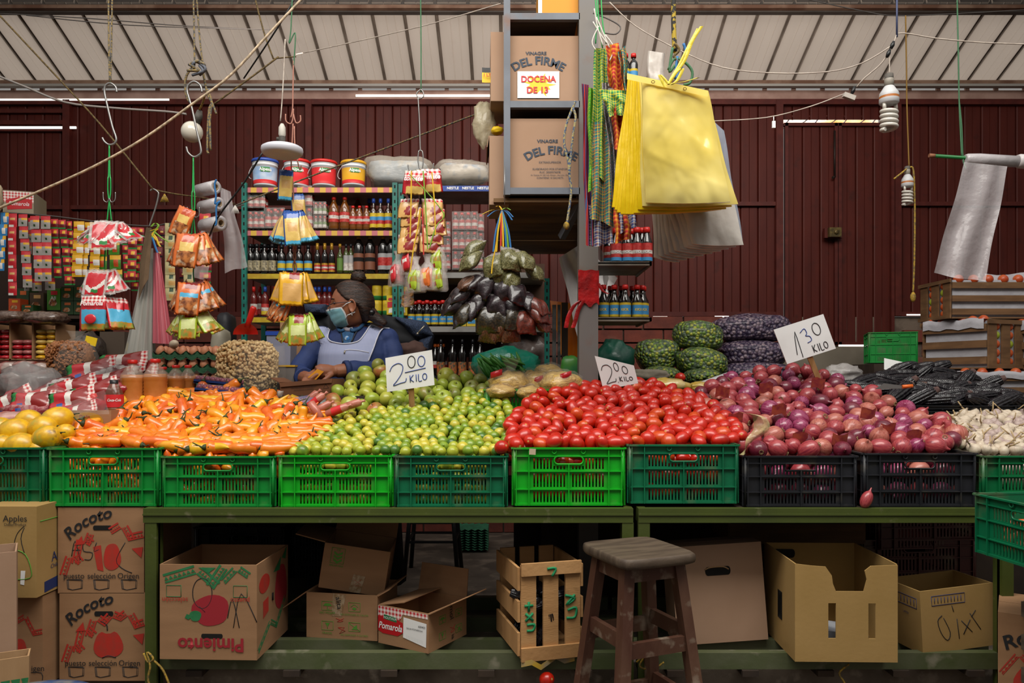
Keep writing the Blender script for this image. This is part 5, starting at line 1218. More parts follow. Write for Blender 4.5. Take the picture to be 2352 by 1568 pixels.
for py in (37,239,438):
 for dy in (.014,.5):
  mb = MB();mb.box(((gx(1157) + gx(1332)) / 2,YG + dy,gz(py)),(gx(1332) - gx(1157),.028,S(15,YG)));mb.obj('rail',GPOST,t,True)
 mb = MB();mb.box(((gx(1157) + gx(1332)) / 2,YG + .26,gz(py) - .005),(gx(1332) - gx(1157) - .02,.46,.012));mb.obj('shelf',PLY,t,True)
 mb = MB();mb.box((gx(1164),YG + .26,gz(py)),(.03,.46,.03));mb.obj('rail',GPOST,t,True)
LOFT = mat('loft_board','#7c5a34',.75,hx2='#3c2a1a',scale=3.2,lo=.35,hi=.65,stretch=(.5,2,1))
mb = MB()
for i,(y0,y1) in enumerate(((.03,.52),(.54,1.0),(1.02,1.5))): mb.box(((gx(1166) + gx(1345)) / 2 + .06,YG + (y0 + y1) / 2,gz(450) - .012),(gx(1345) - gx(1166) + .25,y1 - y0,.018))
tag(mb.obj('loft_platform',LOFT),'stained brown boards of the loft underside beside the post','platform',kind='structure')
mb = MB();mb.bar(P(1338,455,YG + .05),P(1290,545,YG + .2),.03,.03);mb.bar((gx(1345),YG + .05,gz(458)),(gx(1345) + .1,YG + 1.5,gz(458)),.04,.05);mb.obj('brace',GPOST,t,True)
def arcword(fr,s_,u,v,size,r): fr.text(s_,u,v,size,mat('vinegar_blue','#39424f',.7),arc=r,bold=size * .028,sx=1.05)
for py0,py1,l,pr in ((76,231,'brown vinegar carton carrying a white dozen offer notice',0),(268,431,'brown vinegar carton on the lowest rack shelf with small print',1)):
 W = S(1340 - 1173,YG + .03);H = gz(py0) - gz(py1)
 t,fr,ri,le = carton(l,Vector((gx(1254),YG + .04,gz(py1))),0,W,.40,H,m=KRP,opened=False,name='vinegar_carton')
 VB = mat('vinegar_blue'  ,'#39424f',.7);o_ = .0 if pr == 0 else .13
 fr.text('VINAGRE',.37 + o_ * 1.2,.25 if pr == 0 else .31,.021,VB,bold=.0005,sx=1.1);arcword(fr,'DEL FIRME',.40 + o_ * 1.35,.36 if pr == 0 else .44,.052,.22)
 if pr:
  for s_,v,z in (('EXTRASUPERIOR',.61,.0135),('ELABORADO POR ETANFOR',.705,.0125),('RUC: 20509376078',.75,.012),('Av. Euterpe N° 265 Urb. Olimpo - Ate Lima - Perú',.79,.0085),('CONTIENE 12 SACHETS',.83,.0115)): fr.text(s_,.56,v,z,VB)
 else:
  n = thing('offer_notice','white paper notice reading docena de 13 with a yellow star','notice',fr.t.location + fr.p(.4,.72,.004));w_,h_ = S(97,YG),S(62,YG)
  nf = Face(n,T((0,0,-h_ / 2)),w_,h_);nf.polys('paper',WHITE,[[(0,0),(1,0),(1,1),(0,1)]],.001)
  star = [(.52 + (.40 if i % 2 == 0 else .20) * (1 + .2 * math.sin(i * 2.3)) * math.cos(2 * PI * i / 22),.5 + (.42 if i % 2 == 0 else .24) * (1 + .2 * math.cos(i * 1.7)) * math.sin(2 * PI * i / 22)) for i in range(22)]
  nf.polys('star',YEL,[star],.0016);nf2 = Face(n,T((0,-.001,-h_ / 2)),w_,h_);nf2.text('DOCENA',.5,.31,.040,RED,bold=.0010,sx=.95);nf2.text('DE 13',.48,.72,.040,RED,bold=.0012)
t,fr,ri,le = carton('white and orange carton on the top rack shelf',Vector((gx(1287),YG + .05,gz(29))),0,S(100,YG),.3,.2,m=mat('orange_carton','#d08a1c',.6),opened=False)
fr.polys('print',WHITE,[[(0,0),(.09,0),(.09,1),(0,1)]]);fr.text('Fabricado en Perú',.4,.95,.012)
for (x0,x1,y0,y1,l) in ((1127,1158,76,232,'side of a brown carton sticking out behind the rack, upper'),(1124,1159,312,470,'creased brown carton sticking out behind the rack, lower')):
 a,b = P(x0,y1,YG + .06),P(x1 + 10,y0,YG + .06)
 carton(l,Vector(((a[0] + b[0]) / 2,YG + .06,a[2])),.04,b[0] - a[0],.32,b[2] - a[2],m=KRP,opened=y0 > 200,flaps=(('l',170,.05),) if y0 > 200 else ())
t = thing('cheap_oil_sachet','black and yellow one litre price flag at the rack edge','price flag',P(1119,172,YG + .1))
mb = MB();mb.grid([[Vector((-.024 + .048 * i / 3 ,.004 * math.sin(i),.035 - .07 * j / 3)) for i in range(4)] for j in range(4)],mif=lambda u,v: 1 if u < .3 else 0);mb.obj('flag',[YEL,BLACK],t);text('1 LT',.02,T((0,-.008,-.004)),RED,'lettering',t,False,bold=.0006)
for c,r,l,s_ in (((1112,285,3.72),(S(26,3.7),.05,S(52,3.7)),'crumpled cloudy plastic bag hung at the rack side',2),):
 lump('plastic_bag',l,'plastic bag',P(*c),r,film('cloudy_bag','#cfc4a4',.5,.25,.9,20),s_,2.4,.35)
lump('yellow_bag','yellow packet stuffed beside the rack','packet',P(1142,300,3.68),(.03,.03,.02),YEL,4)
# right hand little shelves on the post
t = thing('post_shelf','pair of small grey steel shelves fixed to the right of the post','shelf',(gx(1435),YG + .2,gz(604)))
for py in (605,733):
 x0,x1 = gx(1374),gx(1497);z = gz(py)
 mb = MB();mb.box(((x0 + x1) / 2,YG + .005,z),(x1 - x0,.01,.018));mb.box((x1 - .005,YG + .2,z),(.01,.4,.018));mb.box(((x0 + x1) / 2,YG + .2,z + .002),(x1 - x0,.4,.006));mb.obj('shelf',mat('rusty_grey','#6f6a62',.6,hx2='#5c5348',scale=9,hx3='#6e4a30',scale3=14,lo3=.6,hi3=.75),t,True)
bottle_kind('poc',.155,.0265,[(.92,0),(1,.02),(1,.50),(.92,.58),(.60,.74),(.46,.82)],GLD,CAPR,[LBL,LRD,LWH,LRD,LRD],caph=.15,capr=.62,neckr=.44,lz=(.0,.52),word='POC',wordm=WHITE)
bottle_kind('kic',.150,.0255,[(.92,0),(1,.02),(1,.46),(.92,.54),(.56,.66),(.42,.74)],GLD,CAPR,[LYE,LBL,LBL,LBL,LBL,LYE],caph=.13,capr=.56,neckr=.42,lz=(.0,.44),word='KICK',wordm=YEL)
for i,(px,Y,k) in enumerate(((1397,.20,.86),(1415,.08,1),(1441,.08,1),(1463,.08,1.02),(1485,.07,1.02),(1450,.2,1),(1474,.2,1.04))): bottle('poc',px,600,YG + Y,f"{nth(i)} red labelled chilli sauce bottle on the upper post shelf",'sauce bottles on the upper post shelf',k)
for i,(px,Y) in enumerate(((1386,.07),(1411,.08),(1436,.06),(1463,.08),(1475,.14),(1402,.2),(1427,.2),(1452,.22),(1478,.26))): bottle('kic',px,728,YG + Y,f"{nth(i)} red capped soy sauce bottle on the lower post shelf",'soy sauce bottles on the lower post shelf')
t = thing('bottle_pair','two dark bottles wrapped together hanging behind the cloth bags','bottles',P(1446,165,3.45))
for dx in (-.018,.018):
 for me,n in zip(KINDS['kick'][:3],('body','cap','label')): o = link(n,me,t);o.location = (dx,0,-.05);o.scale = (.75,) * 3
# red tape round the post
RT = mat('red_tape','#a8181a',.3,hx2='#7d1214',scale=18,bump=.6,bscale=30)
t = thing('red_wrapping','red plastic strip tied round the grey post','tape',P(1350,660,YG - .003))
mb = MB()
for (p0,p1) in ((620,662),(655,700)):
 mb.grid([[P(1328 + 48 * i / 8,p0 + (p1 - p0) * j / 4 + 6 * math.sin(i * 1.4 + p0) * (1 if p0 > 640 else .2),YG - .004 - .007 * abs(math.sin(i * 1.1 + j * 2))) for i in range(9)] for j in range(5)])
mb.obj('band',RT,t,True)
for pts,wd in (([(1335,690),(1320,700),(1306,725),(1300,752)],5),([(1340,690),(1328,712),(1322,735),(1316,752)],5),([(1374,650),(1385,668),(1396,674)],4)):
 mb = MB();q = smooth(pts,3);mb.grid([[P(a - wd,b,YG - .012) for a,b in q],[P(a,b + 1,YG - .016) for a,b in q],[P(a + wd,b,YG - .010) for a,b in q]]);mb.obj('strip',RT,t,True)
# ---------------------------------------------------------------- ropes, hooks, lamps, hanging goods
ROPE = mat('ochre_rope','#8a7446',.85,hx2='#4b4a48',scale=120,lo=.45,hi=.55);ROPEB = mat('brown_rope','#6e5a34',.85,hx2='#4a3c24',scale=90)
WIRE = mat('white_wire','#b9ada0',.5,hx2='#a2958a',scale=30);GWIRE = mat('grey_wire','#4f4a47',.5);STEEL = mat('hook_steel','#8c8a88',.35,metal=.7);GHOOK = mat('green_wire','#1f9a4a',.4);BCAB = mat('black_cable','#161618',.5);GSTR = mat('green_string','#3f6a4a',.8)
YR = 3.35
def hang_cord(label,pts,r=.0035,m=ROPE,cat='rope',name='hanging_cord',k=4,group=None): return cord('hanging_' + (cat if cat != 'cord' else 'flex'),[P(*p) for p in pts],r,m,label,cat,6,k,group)
hang_cord('doubled ochre rope holding the leftmost steel hook',[(249,-30,YR),(250,100,YR),(252,190,YR)]);hang_cord('second strand of the rope over the leftmost steel hook',[(258,-30,YR + .01),(256,100,YR + .01),(254,190,YR)])
hang_cord('ochre rope above the knotted hook, left strand',[(444,-30,YR),(446,80,YR),(447,150,YR)]);hang_cord('ochre rope above the knotted hook, right strand',[(450,-30,YR + .02),(458,80,YR + .02),(466,150,YR + .02)])
hang_cord('long brown rope running down from the upper left to a small hook',[(-20,15,3.9),(120,165,3.95),(230,285,4.0),(352,435,4.05)],.005,ROPEB)
hang_cord('brown line from the small hook to the shelf post',[(352,435,4.05),(400,445,4.1),(470,455,4.3),(540,468,4.6)],.004,ROPEB)
hang_cord('striped cord slanting up from the shelf post to the rack',[(520,480,4.6),(700,410,4.5),(900,335,4.3),(1100,260,4.0),(1160,240,3.7)],.0045,ROPE)
hang_cord('cream twisted cable sagging from the upper middle to the left edge',[(700,-10,3.2),(620,75,3.18),(530,172,3.16),(440,240,3.15),(330,318,3.14),(220,380,3.12),(100,435,3.1),(-20,485,3.08)],.005,mat('cream_cable','#bca68a',.6,hx2='#8f7d66',scale=60),'cable')
hang_cord('pale cord crossing behind the twisted cable',[(-20,168,4.2),(60,200,4.2),(150,235,4.2),(260,248,4.2),(380,256,4.2),(428,262,4.2)],.006,mat('flat_grey_cable','#8d8580',.6),'cable')
hang_cord('brown guy rope slanting down to the knot over the bag rolls',[(640,130,3.6),(580,175,3.6),(490,240,3.6)],.004,ROPEB)
hang_cord('thin brown rope from the beam to the wire joint',[(582,-20,3.6),(605,70,3.6),(628,135,3.6)],.004,ROPEB);hang_cord('dark rope from the joint to the lamp string',[(628,135,3.6),(655,132,3.6),(680,130,3.6)],.003,ROPEB)
hang_cord('thin dark wire across the roof at the upper left',[(-20,30,4.8),(200,42,4.8),(400,58,4.8),(600,68,4.8)],.003,GWIRE,'wire');hang_cord('second thin dark wire across the roof',[(60,35,4.7),(300,58,4.7),(620,68,4.7)],.003,GWIRE,'wire')
hang_cord('pale wire rising across the roof towards the rack',[(680,125,4.5),(850,88,4.4),(1000,52,4.3),(1150,8,4.2)],.003,WIRE,'wire')
hang_cord('black cable running down beside the bag rolls',[(680,-10,3.5),(640,60,3.5),(560,180,3.7)],.0035,BCAB,'cable');hang_cord('black lamp cable falling from the disc lamp',[(603,350,3.3),(560,420,3.35),(500,500,3.4),(475,560,3.5)],.004,BCAB,'cable')
hang_cord('white wire from the post to the lamp joint at the right',[(1400,5,3.5),(1460,60,3.5),(1560,115,3.45),(1660,155,3.4),(1780,168,3.35),(1900,165,3.3),(1980,145,3.25),(2048,105,3.2)],.0026,WIRE,'wire')
hang_cord('white wire from the lamp joint to the right edge',[(2062,77,3.2),(2085,77,3.2),(2150,88,3.2),(2260,98,3.2),(2380,102,3.2)],.0026,WIRE,'wire')
hang_cord('pale wire from the yellow bags to the small socket',[(1640,278,3.4),(1760,270,3.4),(1860,245,3.35),(1940,215,3.3)],.0026,WIRE,'wire');hang_cord('wire from the joint down to the taped socket',[(2042,122,3.2),(2020,150,3.22),(1985,180,3.25),(1968,200,3.28)],.003,WIRE,'wire')
hang_cord('thin dark wire across the roof at the upper right',[(1840,-5,4.6),(1980,25,4.6),(2080,36,4.6),(2370,22,4.6)],.003,GWIRE,'wire')
hang_cord('blue grey cord carrying the large spiral bulb',[(2060,-20,3.2),(2060,85,3.2)],.004,mat('slate_cord','#3a4260',.6));hang_cord('thin brown string down to the small spiral bulb',[(2080,36,3.9),(2082,150,3.9),(2083,240,3.9),(2086,330,3.9),(2088,385,3.9)],.0035,mat('amber_string','#7a5a1c',.7),'string')
hang_cord('green string holding the film roll stick',[(2198,-20,3.3),(2201,120,3.3),(2203,230,3.3),(2206,300,3.3),(2209,360,3.3)],.003,GSTR,'string');hang_cord('second strand of the green string on the stick',[(2203,230,3.3),(2209,290,3.3),(2212,362,3.3),(2219,388,3.28)],.0025,GSTR,'string')
hang_cord('yellow rope end hanging beside the small spiral bulb',[(2088,385,3.9),(2098,392,3.9),(2101,480,3.9),(2100,600,3.9),(2097,676,3.9)],.0045,TWY);hang_cord('short yellow rope tail at the small spiral bulb',[(2088,383,3.9),(2070,398,3.88),(2053,411,3.88)],.0045,TWY)
mb = MB();mb.ball(P(2097,682,3.9),(.014,.014,.026),8,6);tag(mb.obj('rope_knot',TWY),'frayed yellow knot at the end of the hanging rope','knot')
hang_cord('green string above the middle hanging bunch',[(966,-20,3.4),(967,100,3.4),(967,212,3.4)],.003,GSTR,'string');hang_cord('green string tied above the pink chain',[(672,-20,3.3),(668,70,3.3),(664,100,3.3),(678,75,3.3),(676,130,3.3),(674,150,3.3)],.0028,GSTR,'string')
hang_cord('thin wire under the rack carrying the spice bags',[(1159,380,3.4),(1159,470,3.4)],.002,STEEL,'wire')
t = thing('rope_loop','loop of blue and yellow rope tied to the lower rack rail','rope',P(1316,250,YG - .03))
BYR = mat('blue_yellow_rope','#a89a68',.8,hx2='#4a5a78',scale=110,lo=.45,hi=.55)
for pts in ([(1322,232),(1314,250),(1300,290),(1296,330),(1305,370),(1308,400)],[(1316,248),(1322,270),(1316,310),(1312,350),(1308,400),(1312,440),(1304,500),(1301,518)]): cord('rope',[P(a,b,YG - .03) for a,b in pts],.006,BYR,parent=t)
mb = MB();mb.ball(P(1301,518,YG - .03),(.014,.012,.018),8,6);mb.obj('knot',TWY,t,True)
# steel hooks
def hook(label,pts,Y,r=.0045,m=STEEL,group=None): return tag(cord('steel_hook',[P(a,b,Y) for a,b in pts],r,m),label,'hook',group)
hook('long steel hook hanging on the left rope',[(268,212),(266,200),(254,191),(243,196),(240,210),(246,240),(258,290),(267,318),(262,330),(250,332),(240,325),(235,316)],YR)
hook('long steel hook hanging below the rope knot',[(464,212),(460,196),(446,187),(433,195),(430,210),(440,245),(452,300),(462,345),(455,357),(444,360),(432,350),(428,337)],YR)
hook('small steel hook on the brown rope',[(345,438),(352,434),(362,440),(364,448),(358,475),(348,505),(343,520)],4.05)
t = thing('hanging_rope_knot','grey bundle of knotted rope above the bag rolls','knot',P(455,152,YR))
for k in range(7):
 a = k * .9;cord('strand',[P(448 + 10 * math.cos(a),150 + 9 * math.sin(a),YR - .01),P(458 + 14 * math.cos(a + 1),152 + 12 * math.sin(a + 1.3),YR - .02),P(450 + 20 * math.cos(a + 2),158 + 16 * math.sin(a + 2),YR)],.006,ROPE if k % 3 else mat('grey_rope','#5c5f68',.9),parent=t)
for pts in ([(440,155),(428,175),(425,200),(430,225),(436,235)],[(466,165),(472,195),(478,220),(488,238),(497,262)],[(475,205),(486,232),(484,258),(482,280),(484,345)],[(488,238),(480,255),(476,340),(480,352)]): cord('strand',[P(a,b,YR + .03) for a,b in pts],.005,ROPE,parent=t)
def wirehook(label,px,y0,y1,Y,m=GHOOK):
 t = thing('double_hook',label,'hook',P(px,y0,Y))
 L_ = y1 - y0
 for s_ in (-1,1):
  cord('wire',[P(px,y0,Y),P(px + s_ * 1.5,y0 + L_ * .38,Y),P(px + s_ * 3,y0 + L_ * .45,Y - .004),P(px + s_ * 3,y0 + L_ * .62,Y),P(px - s_ * 1,y0 + L_ * .78,Y),P(px - s_ * 5,y1,Y)],.0028,m,parent=t)
  cord('prong',[P(px,y0 + L_ * .7,Y - .004),P(px + s_ * 5,y0 + L_ * .75,Y - .004),P(px + s_ * 13,y0 + L_ * .72,Y - .004),P(px + s_ * 14,y0 + L_ * .62,Y - .004)],.0022,STEEL,parent=t)
 return t
wirehook('green wire double hook below the leftmost steel hook',251,332,508,YR);wirehook('green wire double hook below the second steel hook',444,362,545,YR)
for a,b,y0,y1,l in ((242,240,565,640,'green wire between the two left red bunches'),(446,447,600,655,'green wire between the orange bunches')): hook(l,[(a,y0),(a - 2,(y0 + y1) / 2),(b,y1)],YR,.0028,GHOOK)
PNKW = mat('pink_wire','#a5705f',.5)
t = thing('pink_wire_chain','chain of pinkish wire hooks carrying the yellow packets','hook chain',P(674,150,YR - .05))
for pts in ([(674,140),(673,200),(672,250),(668,270)],[(656,262),(657,278),(668,284),(673,270),(674,250)],[(674,262),(680,282),(690,278),(690,265)],[(673,284),(671,330),(669,380),(674,440),(672,500)],[(676,290),(678,340),(688,388),(692,380)],[(674,560),(679,590),(673,610),(678,640),(676,680)],[(680,565),(674,590),(681,612),(675,636)]): cord('wire',[P(a,b,YR - .05) for a,b in pts],.003,PNKW,parent=t)
t = thing('steel_chain','grey wire hook chain above the tomato paste packets','hook chain',P(966,212,3.35))
for pts in ([(966,205),(972,212),(972,222),(962,226),(957,215),(965,206)],[(960,222),(963,270),(965,330),(966,346)],[(962,346),(960,365),(963,385),(969,388),(972,370),(970,348),(962,346)],[(937,378),(940,390),(952,396),(965,392)],[(968,392),(985,394),(994,388),(996,375)],[(966,395),(964,440),(961,475)]): cord('link',[P(a,b,3.35) for a,b in pts],.003,STEEL,parent=t)
# lamps
BULB = mat('bulb_glass','#cdc6b8',.25,coat=.6);SOCK = mat('grey_socket','#3a3530',.7,hx2='#55504a',scale=30)
t = thing('globe_bulb','round white bulb hanging from a grey socket at the left','lamp',P(441,303,3.7));Rb = S(24,3.7)
mb = MB();mb.ball((0,0,0),Rb,22,16);mb.obj('bulb',BULB,t)
mb = MB();mb.tube([(.022,0,Rb * .85),(.032,0,Rb * 1.5),(.037,0,Rb * 2.05)],[.017,.019,.012],10);mb.obj('socket',SOCK,t)
hang_cord('ochre rope holding the globe bulb socket',[(458,252,3.7),(466,235,3.6),(470,218,3.5)],.005,TWY)
t = thing('disc_lamp','flat white disc lamp hanging in front of the buckets','lamp',P(648,342,3.2));Rd = S(47,3.2)
mb = MB();mb.lathe([(0,-.030),(Rd * .6,-.030),(Rd * .86,-.027),(Rd * .97,-.018),(Rd,-.006),(Rd * .98,.004),(Rd * .86,.010),(Rd * .8,.012)],40);mb.obj('diffuser',mat('lamp_diffuser','#c3c3cc',.35),t)
mb = MB();mb.lathe([(Rd * .86,.009),(Rd * .5,.015),(.026,.020),(.022,.024),(0,.024)],32);mb.obj('housing',mat('lamp_housing','#a9a7a8',.4),t)
mb = MB();mb.lathe([(.013,.022),(.014,.05),(.010,.054),(0,.054)],14);mb.tube([(0,0,.04),(-.022,0,.042)],.008,8);mb.obj('adapter',SOCK,t)
mb = MB();mb.lathe([(.012,.052),(.015,.06),(.014,.09),(.006,.105),(0,.105)],14);mb.obj('socket',mat('cream_socket','#b8b2a8',.5),t)
hang_cord('white cord of the disc lamp',[(655,90,3.2),(652,160,3.2),(648,230,3.2),(644,278,3.2)],.0026,WIRE,'cord')
def spiral(label,px,py0,py1,wpx,Y,cy=None):
 t = thing('spiral_bulb',label,'lamp',P(px,py0,Y));H = S(py1 - py0,Y);R = S(wpx / 2,Y)
 mb = MB();mb.lathe([(0,0),(R * .42,0),(R * .45,-H * .09),(R * .42,-H * .14),(0,-H * .14)],16);mb.obj('socket',SOCK,t)
 mb = MB();mb.lathe([(R * .4,-H * .07),(R * .47,-H * .09),(R * .46,-H * .22),(0,-H * .22)],16);mb.obj('collar',mat('lamp_ceramic','#8e877c',.5),t)
 mb = MB();mb.lathe([(R * .45,-H * .21),(R * .5,-H * .22),(R * .92,-H * .33),(R * .96,-H * .36),(R * .96,-H * .39),(R * .97,-H * .43),(R * .97,-H * .5),(R * .8,-H * .525),(0,-H * .53)],24,mis=[0,0,0,0,1,0,0,0]);mb.obj('base',[mat('lamp_white','#b9b9ba',.4),mat('lamp_orange','#a8642a',.4)],t)
 mb = MB();n = 90;turns = 4.6;mb.tube([(R * .72 * math.cos(2 * PI * turns * i / n),R * .72 * math.sin(2 * PI * turns * i / n),-H * (.60 + .37 * i / n)) for i in range(n + 1)],R * .21,8)
 mb.tube([(R * .72,0,-H * .6),(R * .68,0,-H * .51)],R * .2,8);mb.tube([(-R * .6,-.01,-H * .51),(-R * .6,-.01,-H * .62)],R * .2,8);mb.obj('tube',mat('lamp_tube','#c2bdb4',.25,coat=.4),t)
spiral('large white spiral energy saving bulb at the right',2042,170,303,44,3.2);spiral('small spiral bulb hanging on a yellow rope at the right',2084,382,473,27,3.9)
hang_cord('white wire just above the large spiral bulb',[(2060,78,3.2),(2052,100,3.2),(2044,122,3.2),(2043,172,3.2)],.0026,WIRE,'wire')
for px,py,Y,l in ((2050,103,3.2,'black taped wire joint above the large spiral bulb'),(2041,122,3.2,'lower black taped joint above the large spiral bulb'),(1960,207,3.28,'black taped end at the small white socket')):
 mb = MB();mb.tube([P(px + 3,py - 8,Y),P(px,py,Y),P(px - 4,py + 9,Y)],[.005,.009,.006],8);tag(mb.obj('taped_joint',BLACK),l,'wire joint')
mb = MB();mb.box(P(1950,222,3.28),(.05,.02,.02),(0,.35,0));tag(mb.obj('wire_socket',mat('pale_socket','#a9a198',.5)),'small pale plastic socket on the slanting wire','socket')
mb = MB();mb.box(P(1777,286,3.38),(.014,.008,.03));mb.tube([P(1777,268,3.38),P(1777,280,3.38)],.002,5);tag(mb.obj('clothes_clip',WHITE),'tiny white clip hanging on the pale wire','clip')
hang_cord('dark wire ring beside the post top',[(1362,30,3.46),(1400,45,3.46),(1425,62,3.46),(1415,78,3.46),(1390,76,3.46)],.003,GWIRE,'wire')
# ---------------------------------------------------------------- packets
def sachet_mesh(key,w_,h,mats,mif,bulge=.009,nu=12,nv=15,curl=.0,crumple=.002,seed=1):
 """flat sealed packet, top edge at the origin, printed side to -y"""
 mb = MB();q = random.Random(seed)
 def pt(u,v,side):
  b = bulge * (math.sin(PI * min(1,max(0,(v - .06) / .88))) ** .6) * (math.sin(PI * u) ** .5) if 0 < u < 1 and .06 < v < .94 else 0
  return Vector(((u - .5) * w_,side * b + crumple * math.sin(9 * u + 7 * v + seed) + curl * v * v,-v * h + .0015 * math.sin(u * 30)))
 for side in (-1,1):
  rows_ = [[pt(i / nu,j / nv,side) for i in range(nu + 1)] for j in range(nv + 1)]
  mb.grid(rows_,mif=(lambda a,b: mif(a,b)) if side < 0 else (lambda a,b: mif(-1,b)))
 bmesh.ops.remove_doubles(mb.bm,verts=mb.bm.verts,dist=1e-5)
 return mb.mesh(key,mats)
GL = dict(rough=.3,coat=.5,bump=.3,bscale=22)
OR1 = mat('packet_orange','#c9652a',**GL);OR2 = mat('packet_deep_orange','#b5451c',**GL);RD1 = mat('packet_red','#b8202a',**GL);YL1 = mat('packet_yellow','#d6a01c',**GL);YL2 = mat('packet_pale_yellow','#d2b060',**GL)
BL1 = mat('packet_blue','#26509c',**GL);CY1 = mat('packet_cyan','#4aa0c4',**GL);GR1 = mat('packet_lime','#9ab02c',**GL);GR2 = mat('packet_pale_lime','#c2c888',**GL);WH1 = mat('packet_white','#d8d2ca',**GL);MR1 = mat('packet_maroon','#84201e',**GL);TN1 = mat('packet_tan','#c79a5a',**GL)
FOOD = mat('packet_food_print','#b5703a',.3,hx2='#5c2c16',scale=40,lo=.4,hi=.6,hx3='#d2c4a8',scale3=30,coat=.35);PIC = mat('packet_veg_print','#7d8a3a',.3,hx2='#b8742a',scale=45,coat=.35);SIL = mat('packet_foil','#a8a098',.25,metal=.5,bump=.4,bscale=30)
PK = {}
def pk(key,w_,h,mats,mif,**k): PK[key] = sachet_mesh(key,w_,h,mats,mif,**k)
pk('orange_packet',.085,.125,[OR1,OR2,FOOD,YL2],lambda v,u: 1 if v < .22 and .25 < u < .75 else 2 if v > .5 and .1 < u < .9 else 3 if .22 < v < .5 and .2 < u < .8 else 0)
pk('food_packet',.085,.125,[OR1,MR1,FOOD,CY1],lambda v,u: 1 if 0 <= v < .2 and .3 < u < .8 else 2 if v > .45 and .1 < u < .9 else 3 if v > .3 and .15 < u < .85 else 0)
pk('lime_packet',.075,.125,[GR1,MR1,GR2,PIC],lambda v,u: 1 if 0 <= v < .25 and .25 < u < .8 else 3 if v > .6 and .15 < u < .85 else 2 if v > .28 and .12 < u < .88 else 0)
pk('pasta_packet',.070,.155,[YL2,BL1,TN1,CY1],lambda v,u: 1 if 0 <= v < .16 or u < .08 or u > .92 else 3 if v > .85 else 2 if .3 < v < .6 and .2 < u < .8 else 0)
pk('snack_packet',.095,.135,[YL1,MR1,TN1,WH1],lambda v,u: 1 if 0 <= v < .18 and .38 < u < .8 else 2 if .3 < v < .85 and .12 < u < .88 else 0)
CLEARP = film('clear_packet','#e6dcd8',.28,.12,.6,30)
pk('red_sachet',.085,.10,[RD1,WH1,MR1,GRN,CLEARP],lambda v,u: 4 if v < 0 or u < .13 or u > .87 or v > .9 or v < .08 else 3 if .7 < v < .82 and .4 < u < .65 else 1 if v > .2 and abs(v - .5 - .25 * math.sin(u * 4)) < .09 else 0,bulge=.006,nu=22,nv=26)
pk('sauce_pouch',.115,.155,[RD1,WH1,CY1,PIC,CHECK],lambda v,u: 4 if 0 <= v < .14 else 0 if v < .34 or u < .07 or u > .93 else 2 if v < .8 else 3)
pk('bundle_red',.05,.085,[RD1,WH1,MR1],lambda v,u: 1 if .3 < v < .5 and .2 < u < .8 else 2 if v > .8 else 0,bulge=.010)
pk('bundle_lime',.05,.09,[GR1,YL1,MR1,PIC],lambda v,u: 2 if .65 < v < .85 and .1 < u < .5 else 3 if .3 < v < .6 and u > .3 else 0,bulge=.011)
pk('bundle_orange',.05,.085,[OR1,YL2,OR2],lambda v,u: 1 if .2 < v < .6 and .3 < u < .7 else 0,bulge=.011)
pk('paste_sachet',.085,.085,[TN1,CHECK,MR1],lambda v,u: 1 if 0 <= v < .2 else 2 if (v - .62) ** 2 / .06 + (u - .6) ** 2 / .08 < 1 and v > 0 else 0,bulge=.007)
pk('paste_pouch',.085,.085,[RD1,CHECK,YL2],lambda v,u: 1 if 0 <= v < .25 else 2 if v > .6 and .15 < u < .85 else 0,bulge=.007)
CLEARP = film('clear_packet','#e6dcd8',.28,.12,.6,30)
def packet(key,loc,az,tilt,label,cat,group,roll=0.0,scale=1.0,name=None,word=None):
 o = link(name or key,PK[key]);o.matrix_basis = T(loc) @ RZ(az) @ RX(-tilt) @ RY(roll) @ Matrix.Scale(scale,4)
 tag(o,label,cat,group)
 if word: text(word[0],word[1],T((word[3],-.016,word[2])),WHITE,'lettering',o,False,bold=.0007,shear=.2)
 return o
def fan(key,px,py,Y,n,a0,a1,tilt,desc,cat,group,r=.012,jit=.12,scale=1.0,word=None,front=True):
 r = r + .016
 if front: packet(key,P(px + 3,py + 3,Y) + Vector((0,-r - .03,0)),rnd.uniform(-.15,.25),tilt * .4,f'{desc}, front one facing the viewer',cat,group,rnd.uniform(-.12,.12),scale * 1.04,word=word)
 for i in range(n):
  ar = a0 + (a1 - a0) * (i + .5) / n + rnd.uniform(-jit,jit) * .5;az = ar * .62;tl = tilt * (.55 + .3 * abs(ar)) + rnd.uniform(-.06,.06);c = P(px,py + rnd.uniform(-4,4),Y)
  packet(key,c + Vector((math.sin(az) * r,-math.cos(az) * r,0)),az,tl,f'{desc}, {nth(i)} from the left',cat,group,-ar * .36 * min(1,tilt * 2.2) + rnd.uniform(-.06,.06),scale * rnd.uniform(.94,1.04),word=word)
YP = YR - .02
fan('orange_packet',444,540,YP,7,-1.6,1.6,.42,'orange seasoning packet on the upper bunch under the second hook','packet','orange packets on the green hooks',.016,scale=1.15)
packet('orange_packet',P(432,478,YP),-.1,.1,'single orange packet hanging askew above the orange bunch','packet',None,.38,1.05)
fan('food_packet',446,650,YP,7,-1.6,1.6,.46,'orange food packet with a meal picture on the lower bunch','packet','food packets on the green hooks',.012,scale=1.1)
fan('lime_packet',446,712,YP + .01,8,-1.6,1.6,.62,'lime green packet on the bottom bunch at the second hook','packet','lime packets on the green hooks',.02,scale=1.0)
fan('red_sachet',252,512,YP,8,-1.6,1.6,.85,'red and white sachet on the upper left bunch','sachet','red sachets on the left hook',.012,scale=1.3)
fan('red_sachet',238,622,YP,6,-1.5,1.5,.55,'red and white sachet on the middle left bunch','sachet','red sachets on the left hook',.01,scale=1.15)
